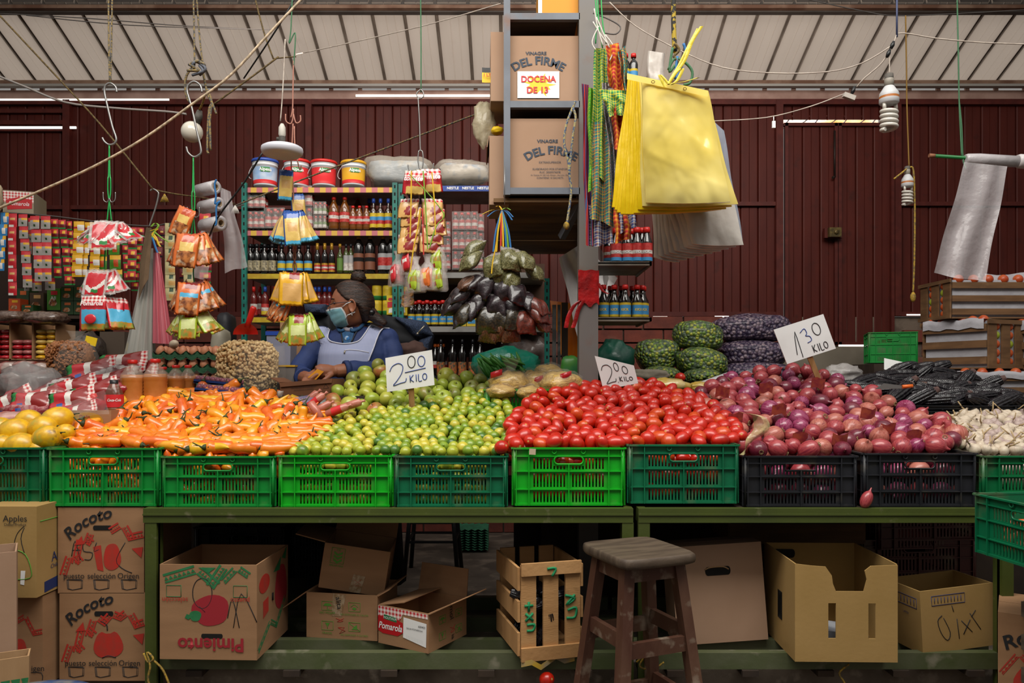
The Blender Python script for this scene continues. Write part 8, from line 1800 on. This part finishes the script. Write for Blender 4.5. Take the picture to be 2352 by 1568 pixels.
# tubs left of the woman
for px,py0,py1,w_,Y,m,lm,l in ((640,760,862,56,4.0,film('tub_film','#8f93a8',.8,.3,0),CAPB,'cloudy storage tub with blue lid behind the cashew sack'),(655,838,880,44,3.84,mat('tub_grey','#77706c',.5),mat('tub_yellow_rim','#c9991c',.5),'small tub with a yellow rim behind the brown carton'),(676,842,880,30,3.95,mat('tub_brown','#4a3a30',.6),mat('tub_blue_rim','#2a78b0',.5),'small tub with a light blue rim beside the woman')):
 t = thing('storage_tub',l,'tub',P(px,py1,Y));H = S(py1 - py0,Y);W = S(w_,Y)
 mb = MB();mb.box((0,.06,H * .46),(W,.12,H * .92),tap=.9);mb.obj('body',m,t);mb = MB();mb.box((0,.06,H * .95),(W * 1.06,.13,H * .09));mb.obj('lid',lm,t)
mb = MB();mb.box(P(690,790,4.35),(.2,.1,.24));tag(mb.obj('brown_box',KR),'brown cardboard box behind the lime packets','box')
for px,py,wpx,hpx,Y,m,l,nm in ((508,765,34,26,4.2,mat('scale_beige','#8a8474',.5),'beige kitchen scale housing behind the eggs','scale'),(520,732,36,30,4.4,mat('dark_bag','#15151a',.6),'black bag behind the lime packets of the second hook','black_bag')):
 lump(nm,l,nm.replace('_',' '),P(px,py + 32,Y),(S(wpx / 2,Y),.08,S(hpx / 2 + 32,Y)),m,2,2,.1,sq=.5)
# green beans and noodles
t = thing('bean_bag','teal plastic bag of green pods behind the noodle bags','bag',P(1160,870,3.85));BEAN = mat('green_pod','#2f6a22',.45,hx2='#3f7a2c',scale=20)
lump('bag',None,None,P(1160,838,3.86) - t.location,(S(80,3.86),.10,S(40,3.86)),film('teal_film','#0c8a70',.6,.2,.9,16),4,1.8,.2,parent=t)
for i in range(44):
 a = P(1100 + rnd.uniform(0,95),838 + rnd.uniform(-12,18),3.735 + rnd.uniform(0,.03));d = Vector((rnd.uniform(.2,1),-.1,rnd.uniform(-1,-.1))).normalized() * .05;mb = MB();mb.tube([a - d,a - d * .4,a + d * .3,a + d],[.003,.010,.0105,.003],6);mb.obj('pod',BEAN,t,True)
NOO = mat('noodles','#cda956',.5,hx2='#b08a40',scale=30,stretch=(1,6,2.5),coat=.45,bump=.8,bscale=40);RL = mat('noodle_label','#a8141c',.35,coat=.3)
for i,(px,py,w_,h,Y,lb) in enumerate(((1172,880,52,32,3.50,(1140,858)),(1228,878,40,32,3.55,(1235,872)),(1290,880,54,32,3.48,(1300,862)),(1260,856,34,22,3.66,None),(1215,902,34,18,3.44,None),(1150,900,36,18,3.44,None))):
 t = thing('noodle_bag',f"bag of yellow noodles{' with a red label' if lb else ''}, {nth(i)} in the crate behind the tomatoes",'bag',P(px,py,Y),(0,0,0),'noodle bags behind the tomatoes');r = (S(w_,Y) * .9,.07,S(h,Y) * .85)
 lump('noodles',None,None,(0,0,0),r,NOO,i,2.0,.25,parent=t);lump('wrapper',None,None,(0,0,.004),(r[0] * 1.08,r[1] * 1.08,r[2] * 1.14),CLB,i,2.4,.3,parent=t)
 if lb:
  mb = MB();c = P(lb[0],lb[1],Y - .074);mb.grid([[c + Vector((u * .026,.016 * u * u + .012 * v * v,v * .014 + .008 * u)) for u in (-1,-.5,0,.5,1)] for v in (-1,0,1)]);mb.obj('label',RL,t,True)
mb = MB();rows_ = [[P(1174 + (8 + 14 * v) * math.cos(a),852 - 30 * v * (1 if v < .9 else 1),3.46 + .012 * math.sin(a)) for a in [2 * PI * i / 12 for i in range(12)]] for v in (0,.3,.7,1)];mb.grid(rows_,wrap=True);tag(mb.obj('bag_tail',CLB),'twisted clear tail of the front noodle bag','bag tail')
for i,(px,py,w_,h,Y) in enumerate(((1530,886,56,18,3.72),(1620,890,50,14,3.76))): lump('pasta_bag',f"{('first', 'second')[i]} yellow pasta bag lying behind the tomato heap",'bag',P(px,py,Y),(S(w_,Y),.06,S(h,Y)),mat('pasta_bag_yellow','#b8983a',.3,hx2='#c9b27a',scale=20,coat=.6,bump=.6,bscale=24),i,2.2,.2)
mb = MB();mb.tube([P(1590,892,3.9),P(1676,862,3.95)],S(9,3.9),14);tag(mb.obj('white_tube',mat('white_tube','#b4b2b4',.4)),'white cardboard tube lying behind the tomatoes','tube')
lump('paper_bag','grey beige folded paper bag behind the leaning sign','paper bag',P(1490,862,4.0),(S(44,4.0),.06,S(14,4.0)),mat('paper_beige','#8d8474',.8,hx2='#7a7264',scale=9,bump=.3),2,2,.2,sq=.5)
# behind the post
zb_ = P(0,902,3.75)[2];mb = MB();mb.box((P(1600,0,3.9)[0],3.92,zb_ / 2),(S(720,3.9),.4,zb_));tag(mb.obj('low_platform',PLY),'dark board behind the tomato and onion heaps','platform')
mb = MB();mb.box((P(450,0,4.3)[0],4.34,P(0,838,4.3)[2] / 2),(S(640,4.3),.4,P(0,838,4.3)[2]));tag(mb.obj('side_bench',PLY),'dark bench behind the counter at the left','bench')
mb = MB()
for px,w_ in ((1273,9),(1284,7)): mb.box((P(px,0,4.2)[0],4.2,P(0,700,4.2)[2] / 2),(S(w_,4.2),.02,P(0,700,4.2)[2]))
tag(mb.obj('steel_rails',mat('steel_rail','#6a6866',.35,metal=.5,hx2='#4a4846',scale=20)),'pair of bare steel rails standing behind the noodle bags','rail')
mb = MB();mb.box((P(1297,0,4.3)[0],4.3,P(0,760,4.3)[2]),(S(14,4.3),.03,S(130,4.3)));tag(mb.obj('dark_plank',PLY),'dark wooden plank beside the steel rails','plank')
sheetx('hanging_sack','orange plastic sack hanging behind the grey post','sack',[(1262,690),(1340,700),(1345,830),(1290,812)],4.35,mat('orange_sack','#e8841c',.4,hx2='#d87414',scale=6,bump=.4,bscale=12),10,10,.03,1.3,2)
sheetx('hanging_bag','greyish white plastic bag hanging behind the grey post','plastic bag',[(1285,592),(1335,560),(1418,640),(1330,790)],4.1,mat('grey_bag_film','#c9c5c4',.4,hx2='#dcd8d6',scale=5,bump=.7,bscale=12),12,14,.05,1.6,4)
sheetx('hanging_bag','cloudy plastic bag behind the lower post shelf','plastic bag',[(1360,540),(1400,600),(1420,720),(1350,750)],4.15,film('cloudy_grey','#8d8884',.7,.3,.6,12),10,10,.04,1.4,5)
lump('green_packet','bright green packet standing behind the noodle bags','packet',P(1312,858,4.0),(S(26,4.0),.04,S(42,4.0)),mat('green_packet','#3f7a2a',.4,hx2='#2a6a3a',scale=12),2,2,.1,sq=.4)
lump('dark_bags','brownish goods wrapped in cloudy plastic under the spice bunch','bundle',P(1205,812,YS + .16),(S(54,5.2),.1,S(56,5.2)),mat('brown_wrapped','#3f322e',.35,hx2='#6a5a54',scale=8,coat=.4,bump=.7,bscale=14),5,2,.3)
# ---------------------------------------------------------------- sacks by the wall
def sackmat(name,cols,sc_,net,rough=.5):
 m = bpy.data.materials.new(name);m.use_nodes = True;tt = m.node_tree;n = tt.nodes;l = tt.links.new;b = n['Principled BSDF'];b.inputs['Roughness'].default_value = rough;b.inputs['Coat Weight'].default_value = .25
 tcn = n.new('ShaderNodeTexCoord');vo = n.new('ShaderNodeTexVoronoi');vo.inputs['Scale'].default_value = sc_;l(tcn.outputs['Object'],vo.inputs['Vector'])
 sp_ = n.new('ShaderNodeSeparateColor');l(vo.outputs['Color'],sp_.inputs[0]);rp = n.new('ShaderNodeValToRGB')
 for i,c in enumerate(cols):
  el = rp.color_ramp.elements[i] if i < 2 else rp.color_ramp.elements.new(i / (len(cols) - 1));el.position = i / (len(cols) - 1);el.color = lin(c)
 l(sp_.outputs[0],rp.inputs[0]);mr_ = n.new('ShaderNodeMapRange');mr_.inputs[1].default_value = .45 / sc_ * sc_;mr_.inputs[2].default_value = .62;l(vo.outputs['Distance'],mr_.inputs[0])
 mx = n.new('ShaderNodeMix');mx.data_type = 'RGBA';l(mr_.outputs[0],mx.inputs[0]);l(rp.outputs[0],mx.inputs[6]);mx.inputs[7].default_value = lin(net);l(mx.outputs[2],b.inputs['Base Color'])
 bp = n.new('ShaderNodeBump');bp.inputs['Strength'].default_value = .9;bp.inputs['Distance'].default_value = .02;bp.invert = True;l(vo.outputs['Distance'],bp.inputs['Height']);l(bp.outputs[0],b.inputs['Normal']);return m
LSK = sackmat('lime_sack',['#3f5a24','#6a8a2c','#a8a83a','#2f4a24','#7a8a4a'],46,'#4a5a44');GSK = sackmat('garlic_sack',['#6a5a6a','#8a7880','#4a3c54','#5c4a5c'],42,'#2a1e38')
ZB = P(0,873,5.3)[2]
for i,(px,py,w_,h,Y,an,l,m) in enumerate(((1510,815,52,38,5.2,.05,'net sack of limes at the left of the sack pile',LSK),(1602,772,58,36,5.15,-.12,'net sack of limes lying on top of the others',LSK),(1610,832,58,34,5.05,-.1,'net sack of limes under the top one',LSK),(1520,862,40,22,5.0,0,'net sack of limes at the bottom left of the pile',LSK),(1610,866,42,20,4.95,0,'net sack of limes at the bottom of the pile behind the white tube',LSK),
 (1724,755,92,34,5.35,.03,'purple net sack of garlic on top of its pile',GSK),(1728,812,84,32,5.3,0,'purple net sack of garlic in the middle of its pile',GSK),(1738,856,84,26,5.25,0,'purple net sack of garlic at the bottom of its pile',GSK))):
 o = lump('net_sack',l,'sack',P(px,py,Y),(S(w_,Y),.16,S(h,Y)),m,i + 3,1.6,.12,(30,20),sq=.25);o.rotation_euler = (0,-an,0);o['group'] = 'net sacks by the wall'
lump('green_plastic_bag','dark green plastic bag beside the post against the bricks','bag',P(1412,832,5.0),(S(44,5.0),.1,S(54,5.0)),mat('dark_green_bag','#0c4a3a',.35,hx2='#0a3c30',scale=6,bump=.6,bscale=14),6,2.2,.3)
mb = MB();mb.box((P(1570,0,5.2)[0],5.2,P(0,885,5.0)[2] / 2),(S(520,5.2),.45,P(0,885,5.0)[2]));tag(mb.obj('low_platform',PLY),'low dark platform under the net sacks','platform')
# ---------------------------------------------------------------- wooden tomato crates at the right
WB_ = mat('brown_slat','#6e4e30',.8,hx2='#5c4026',scale=4,stretch=(1,1,8),hx3='#7d5c3c',scale3=9,lo3=.55,hi3=.75);PAP = mat('lining_paper','#a9a7ac',.8,hx2='#9a979c',scale=7,bump=.6,bscale=18);OTO = mat('pale_tomato','#b5562a',.35,hx2='#a8401c',scale=20);GTO = mat('green_tomato','#8a962a',.35)
mb = MB();mb.ball((0,0,0),.027,12,9);tm_ = mb.mesh('tomato_round',[OTO])
def slat_crate(label,loc,rz,W,D,H,cloth=True):
 """W along the slatted long side, D across the end with upright slats (on the left end)"""
 t = thing('wooden_crate',label,'crate',loc,(0,0,rz),'wooden tomato crates at the right')
 for y in (0,D):
  for k in range(3): mb = MB();mb.box((0,y,H * (.17 + .33 * k)),(W,.009,H * .15));mb.obj('slat',WB_,t)
 for sx_ in (-1,1):
  for k in range(3): mb = MB();mb.box((sx_ * (W / 2 + .004),D * (.13 + .37 * k),H / 2),(.009,D * .22,H));mb.obj('upright_slat',WB_,t)
  for z in (.05,.95): mb = MB();mb.box((sx_ * (W / 2 + .012),D / 2,H * z),(.009,D * 1.04,H * .09));mb.obj('end_rail',WB_,t)
 mb = MB();mb.box((0,D / 2,H * .5),(W * .96,D * .9,H * .94));mb.obj('paper_lining',PAP,t)
 mb = MB();mb.box((0,D / 2,.004),(W,D,.008));mb.obj('bottom',WB_,t)
 for sx_ in (-1,1):
  for k in range(2):
   for j in range(5):
    o = link('tomato',tm_,t);o.location = (sx_ * (W / 2 - .018),D * (.315 + .37 * k),H * (.14 + .18 * j));o.scale = (.9,.9,.9)
    if (j + k) % 4 == 3: setmat(o,GTO)
 for j in range(6): o = link('tomato',tm_,t);o.location = (-W * .4 + W * .8 * j / 5,.03,H * .99)
 if cloth:
  mb = MB();mb.grid([[Vector((-W * .48 + W * .96 * i / 10,-.012 + D * .9 * max(0,v - .25),H * (.82 + min(v,.25) * .8) + .006 * math.sin(i * 1.8))) for i in range(11)] for v in (0,.12,.25,.6,1)]);mb.obj('paper_flap',PAP,t)
 return t
a = P(2195,731,4.25);slat_crate('wooden tomato crate on top of the stack at the right',a + Vector((.24,0,0)),-.0,.52,.32,S(92,4.25),False)
a = P(2226,845,4.15);t = slat_crate('wooden tomato crate with upright end slats, middle of the stack at the right',P(2258,846,4.18) + Vector((-.0,.0,0)),-PI / 2 + .42,.38,.30,S(112,4.2));t.location = P(2262,846,4.12) + Vector((-.07,.17,0))
t = slat_crate('wooden tomato crate at the far right edge of the stack',P(2350,850,4.2),-PI / 2 + .25,.38,.30,S(110,4.2));t.location = P(2362,848,4.12) + Vector((.02,.17,0))
a = P(2270,935,4.1);slat_crate('wooden tomato crate at the bottom right behind the corn',a + Vector((.12,0,0)),0,.56,.32,S(80,4.1));slat_crate('wooden crate half hidden by the corn heap',P(2165,935,4.15) + Vector((-.05,.02,0)),0,.2,.3,S(75,4.15),False)
mb = MB();mb.grid([[P(2262 + 110 * u,628 + 22 * v + 4 * math.sin(u * 5),4.3 - .02 * v) for u in (0,.25,.5,.75,1)] for v in (0,.5,1)]);tag(mb.obj('white_paper',PAP),'white paper sheet laid over the topmost wooden crate','paper')
mb = MB();mb.box((P(2230,0,4.2)[0],4.3,P(0,937,4.1)[2] / 2),(S(360,4.2),.5,P(0,937,4.1)[2]));tag(mb.obj('low_platform',PLY),'dark platform under the wooden tomato crates','platform')
mb = MB();mb.poly([P(2031,822,4.0),P(2078,832,4.0),P(2062,858,3.98),P(2031,848,3.98)],.003,(0,-1,.2));tag(mb.obj('leaning_card',WHITE),'white paper card with faint print behind the corn','paper')
lump('clear_bag','crumpled clear plastic bag between onions and corn','plastic bag',P(1935,858,3.85),(S(46,3.85),.06,S(20,3.85)),film('clear_white','#c4bfbc',.45,.15,.9,20),4,2.6,.4)
t = thing('knife','knife with an orange handle lying on the corn','knife',P(2060,888,3.32));mb = MB();mb.tube([P(2072,888,3.32),P(2096,886,3.32)],.008,8);mb.obj('handle',CAPO,t,True);mb = MB();mb.poly([P(2072,885,3.32),P(2030,880,3.32),P(2010,893,3.32),P(2072,892,3.32)],.002,(0,-1,.3));mb.obj('blade',STEEL,t,True)
mb = MB();q = smooth([(1698,945),(1740,955),(1745,985),(1715,1010),(1700,1042)],4);mb.grid([[P(a - 16 * math.sin(i * .25),b,2.83 + .01 * math.sin(i)) for i,(a,b) in enumerate(q)],[P(a + 8,b + 3,2.80 + .012 * math.sin(i * 1.3)) for i,(a,b) in enumerate(q)],[P(a + 22 * math.sin(i * .2),b + 2,2.84) for i,(a,b) in enumerate(q)]]);tag(mb.obj('plastic_bag',film('yellowish_film','#c4b884',.6,.2,.9,20)),'crumpled yellowish clear bag between tomatoes and onions','plastic bag')
# ---------------------------------------------------------------- sachet strips and shelves at the left
YL = 4.6
def small_sachet(key,mats,mif):
 mb = MB();nu,nv = 5,6
 mb.grid([[Vector((i / nu - .5,-.16 * math.sin(PI * min(1,max(0,(j / nv - .12) / .76))) * math.sin(PI * i / nu),-j / nv)) for i in range(nu + 1)] for j in range(nv + 1)],mif=lambda v,u: mif(v,u));return mb.mesh(key,mats)
DKG = mat('packet_dark_green','#24401f',**GL);CRM = mat('packet_cream','#b5a878',**GL);GRY = mat('packet_grey','#9a958f',**GL);DRD = mat('packet_dark_red','#6a1418',**GL);BRT = mat('packet_bright_green','#3f7a1c',**GL);SKY = mat('packet_sky','#2a7ab4',**GL)
SS = {'blue': small_sachet('s_blue',[SKY,WH1,YL1],lambda v,u: 2 if v < .3 and u > .4 else 1 if .3 < v < .7 and .2 < u < .8 else 0),'red': small_sachet('s_red',[RD1,TN1,WH1],lambda v,u: 1 if .2 < v < .5 and .1 < u < .8 else 2 if v > .8 and u < .6 else 0),
  'red and white': small_sachet('s_rw',[GRY,RD1,YL1,DKG],lambda v,u: 1 if v < .2 or v > .92 else 2 if .25 < v < .5 and .3 < u < .9 else 3 if .6 < v < .8 and .2 < u < .5 else 0),'dark red': small_sachet('s_dr',[RD1,DRD,YL1,GRN],lambda v,u: 2 if .1 < v < .4 and .2 < u < .8 else 3 if v > .75 else 1 if v > .45 else 0),
  'yellow': small_sachet('s_y',[YL1,WH1,RD1],lambda v,u: 1 if .3 < v < .7 and .2 < u < .9 else 2 if .4 < v < .6 and u < .3 else 0),'green': small_sachet('s_g',[BRT,OR2,YL1],lambda v,u: 1 if .3 < v < .75 and .2 < u < .8 else 2 if v < .2 else 0),'cream': small_sachet('s_c',[CRM,DKG,TN1],lambda v,u: 1 if v < .25 and .2 < u < .7 else 2 if .4 < v < .8 and .2 < u < .9 else 0),'brown': small_sachet('s_b',[DRD,YL2,BLACK],lambda v,u: 1 if .4 < v < .6 and .2 < u < .7 else 2 if v > .8 else 0)}
k = 0
for x0,x1,y0,y1,c,n,Y in ((-22,-2,488,625,'blue',5,4.56),(0,19,488,622,'blue',5,4.54),(20,39,490,678,'red',6,4.50),(43,64,492,660,'red and white',6,4.50),(70,92,496,646,'red and white',5,4.46),(94,116,496,646,'red and white',5,4.46),(64,76,500,668,'red and white',6,4.54),(72,94,640,668,'red and white',1,4.53),(103,126,638,666,'red and white',1,4.53),(117,134,503,638,'dark red',6,4.5),(135,152,505,655,'dark red',7,4.48),(153,166,508,655,'dark red',7,4.5),(169,193,508,636,'yellow',5,4.48),(194,210,510,636,'yellow',5,4.5),(211,234,510,640,'yellow',5,4.5),(222,246,560,648,'green',3,4.52),(250,276,552,652,'green',3,4.5),(277,291,520,648,'dark red',6,4.5),(294,314,522,648,'dark red',5,4.48),(314,330,522,668,'dark red',7,4.54),(362,378,518,640,'brown',5,4.5),(379,402,512,690,'cream',6,4.46),(404,418,520,640,'brown',5,4.52),(413,436,505,662,'cream',5,4.5),(458,484,490,560,'dark red',2,4.48),(460,485,600,676,'dark red',3,4.48)):
 k += 1;t = thing('sachet_strip',f'{c} sachet strip, {nth(k - 1)} from the left on the line','sachet strip',P((x0 + x1) / 2,y0,Y),(0,0,0),'sachet strips hanging at the left');w_ = S(x1 - x0,Y);h = S((y1 - y0) / n,Y)
 for i in range(n): o = link('sachet',SS[c],t);o.scale = (w_,min(w_,h) * .9,h * .99);o.location = (-.006 * math.sin(k) * i,.004 * math.sin(i + k),-h * i);o.rotation_euler = (.03 * math.sin(i * 2 + k),0,.05 * math.sin(i + k))
hang_cord('line carrying the sachet strips',[(-30,486,4.55),(100,494,4.55),(250,512,4.55),(345,519,4.53),(380,514,4.5),(410,512,4.5),(440,502,4.5),(480,490,4.52),(560,470,4.8)],.004,GWIRE,'wire')
# shelf with boxes
t = thing('goods_rack','dim wooden rack with boxes behind the sachet strips','rack',P(70,900,4.8))
for py in (724,838): mb = MB();mb.box((P(80,0,4.8)[0],4.85,P(0,py,4.72)[2] - .012),(S(340,4.8),.3,.02));mb.obj('shelf',PLY,t,True)
for px in (-85,245): mb = MB();mb.box((P(px,0,4.95)[0],4.97,P(0,838,4.72)[2] * .5 + .14),(.04,.04,P(0,838,4.72)[2] + .28));mb.obj('post',PLY,t,True)
mb = MB();mb.box((P(90,0,5)[0],5.02,P(0,690,5)[2]),(S(330,5),.01,.6));mb.obj('back',mat('rack_back','#2c1d15',.9),t,True)
t,fr,ri,le = carton('pale carton with red oval tomato sauce label on top of the rack at the left',P(42,490,4.7),.0,S(62,4.7),.28,S(50,4.7),m=mat('pale_carton','#8f826e',.8,hx2='#857860',scale=4),opened=False);t.rotation_euler.z = .3
fr.polys('check_print',CHECK,[[(0,0),(1,0),(1,.5),(0,.5)]]);fr.polys('oval_print',OVALR,[[(.1,.4),(.5,.25),(.95,.35),(.95,.75),(.5,.8),(.15,.85)]],.0016);fr.text('Pomarola',.52,.56,.034,WHITE,shear=.25,sx=.85)
lump('cream_bag','pale bag edge hanging at the far left','bag',P(-8,455,4.5),(S(12,4.5),.04,S(32,4.5)),mat('cream_bag','#a8977c',.7),3,2.5,.3)
for i,(x0,x1,y0,y1,c,w1) in enumerate(((38,66,662,712,DKG,OR1),(68,100,672,716,mat('brown_panel','#4a3a28',.7),TN1),(108,138,662,712,BRT,RD1),(140,168,658,690,DKG,OR1),(140,168,691,722,DKG,OR1),(169,195,655,690,DKG,OR1),(169,195,691,722,DKG,OR1),(20,46,686,716,OR2,YL1),(50,76,700,720,DKG,OR1))):
 W,H = S(x1 - x0,4.72),S(y1 - y0,4.72);mb = MB();mb.box((0,.05,H / 2),(W,.1,H));o = mb.obj('grocery_box',c);o.location = P((x0 + x1) / 2,y1,4.72 - (.08 if i in (7,8) else 0));tag(o,f'small grocery box on the dim rack, {nth(i)} counted from the left strips','box','grocery boxes on the dim rack');f = Face(o,Matrix(),W,H);f.polys('print',w1,[[(.3,.12),(.8,.12),(.8,.3),(.3,.3)]]);f.polys('print',FOOD,[blob(.45,.65,.3,.18)])
 if i == 2: f.text('AJI',.5,.45,.03,WHITE)
BRG = mat('brown_grain','#4a342a',.3,hx2='#6a564a',scale=60,coat=.6,bump=.6,bscale=30)
for i,(px,py,w_,h) in enumerate(((25,726,42,14),(108,728,46,15))): lump('grain_bag',f"{('left', 'right')[i]} flat bag of brown grain lying on the cartons",'bag',P(px,py + 2,4.5),(S(w_,4.5),.1,S(h,4.5)),BRG,i,2,.2,sq=.3)
for i,(px,l) in enumerate(((-2,'cardboard tray of red packets at the left edge'),(48,'cardboard tray of red and pink packets on the lower rack'),(102,'cardboard tray of yellow packets on the lower rack'))):
 t = thing('packet_tray',l,'tray',P(px,826,4.52));W,H = S(52,4.52),S(84,4.52)
 for sx_ in (-1,1): mb = MB();mb.box((sx_ * W / 2,.1,H / 2),(.005,.2,H));mb.obj('side',KR,t)
 mb = MB();mb.box((0,.1,.003),(W,.2,.006));mb.box((0,.2,H / 2),(W,.005,H));mb.obj('back',KR,t)
 rows_n = (6,4,6)[i];m = ((RD1,MR1),(RD1,PNKP := mat('packet_pink','#a8605c',**GL)),(YL1,YL2))[i]
 for r in range(rows_n):
  for c_ in (-1,1):
   o = lump('packet',None,None,(c_ * W * .23,.04,H * .14 * (r + .5)),(W * .24,.05,H * .068),m[r % 2],r,2,.1,(12,8),sq=.3,parent=t)
for i,(px,py) in enumerate(((22,848),(60,846),(95,850),(35,868))): lump('red_packet',f'large red and white packet under the trays, {nth(i)} from the left','packet',P(px,py,4.1),(S(26,4.1),.06,S(18,4.1)),mat('red_white_pack','#8a2a26',hx2='#a8948c',scale=14,**SK),i,2,.15,sq=.4)
lump('dark_grain_sack','dark bag with a yellow tag behind the almonds','bag',P(205,810,4.25),(S(34,4.25),.1,S(46,4.25)),mat('dark_grain','#2a2320',.4,hx2='#3c3430',scale=40,coat=.4,bump=.5),4,2,.2)
mb = MB();mb.box(P(209,783,4.135),(.062,.004,.045),(0,.25,0));tag(mb.obj('yellow_tag',YEL),'yellow tag on the dark bag behind the almonds','tag')
mb = MB();mb.box(P(270,802,4.4),(S(56,4.4),.12,S(78,4.4)));tag(mb.obj('dim_carton',mat('dim_carton','#4a3d32',.9)),'dim cardboard box behind the left sauce pouches','box')
# hanging sheets of bags
def cone_sheet(name,label,pts_top,pts_bot,Y,m,seed):
 mb = MB();rows_ = [];nx = 14
 for j in range(15):
  v = j / 14;l_ = (pts_top[0] + (pts_bot[0] - pts_top[0]) * v,pts_top[2] + (pts_bot[2] - pts_top[2]) * v);r_ = (pts_top[1] + (pts_bot[1] - pts_top[1]) * v,pts_top[2] + (pts_bot[3] - pts_top[2]) * v)
  rows_.append([P(l_[0] + (r_[0] - l_[0]) * i / nx,l_[1] + (r_[1] - l_[1]) * i / nx,Y - .05 * math.sin(PI * i / nx) * (.3 + v) + .018 * math.sin(i * 1.9 + seed) * v) for i in range(nx + 1)])
 mb.grid(rows_);return tag(mb.obj(name,m),label,'plastic bags')
cone_sheet('clear_bag_bundle','sheaf of clear plastic bags hanging from the small hook',(338,352,570),(282,358,828,830),3.95,mat('clear_bag_sheaf','#8d8c84',.3,hx2='#a09e96',scale=3,stretch=(8,1,.6),coat=.4),1)
cone_sheet('pink_bag_bundle','sheaf of pink plastic bags hanging beside the clear ones',(352,366,580),(350,398,788,790),3.92,mat('pink_bag_sheaf','#a84c56',.35,hx2='#b8606a',scale=3,stretch=(8,1,.6),coat=.4),3)
PAPB = mat('brown_paper','#6a543e',.9,hx2='#584632',scale=8)
for i in range(6):
 mb = MB();q = [(336 + 2 * i,522),(345 + i,530),(338 + i - 2,640),(318 + 2 * i,690 - 6 * i),(322 + 2.4 * i,600)];mb.poly([P(a,b,3.90 - .008 * i) for a,b in q],.002,(0,-1,0));tag(mb.obj('hanging_paper_bag',PAPB),f'brown paper bag, {nth(i)} in the sheaf on the small hook','paper bag','brown paper bags on the small hook')
for i,(pts,m) in enumerate((([(348,520),(356,512),(364,518),(356,530),(350,545)],RBG),([(350,535),(358,545),(364,560),(368,566)],RBY),([(352,530),(370,545),(388,556)],RBG),([(350,545),(358,570),(362,580)],RBB),([(346,530),(362,525),(350,538),(360,552)],RBY))): ribbon(f"{('green', 'yellow', 'long green', 'blue', 'second yellow')[i]} tie on the bag sheaf of the small hook",pts,3.86,m,5,'ribbon','ties on the bag sheaf')
for px,py,Y,l in ((378,452,4.05,'frayed yellow tassel on the brown line'),(540,478,4.58,'small white tassel on the cord by the shelf')):
 t = thing('tassel',l,'tassel',P(px,py,Y))
 for i in range(6): cord('strand',[P(px,py - 6,Y),P(px + (i - 2.5) * 2.4,py + 4,Y - .01),P(px + (i - 2.5) * 3.4,py + 12,Y)],.003,TWY if px < 400 else WSTR,parent=t)
for m_ in bpy.data.meshes:
 if m_.users == 0: bpy.data.meshes.remove(m_)
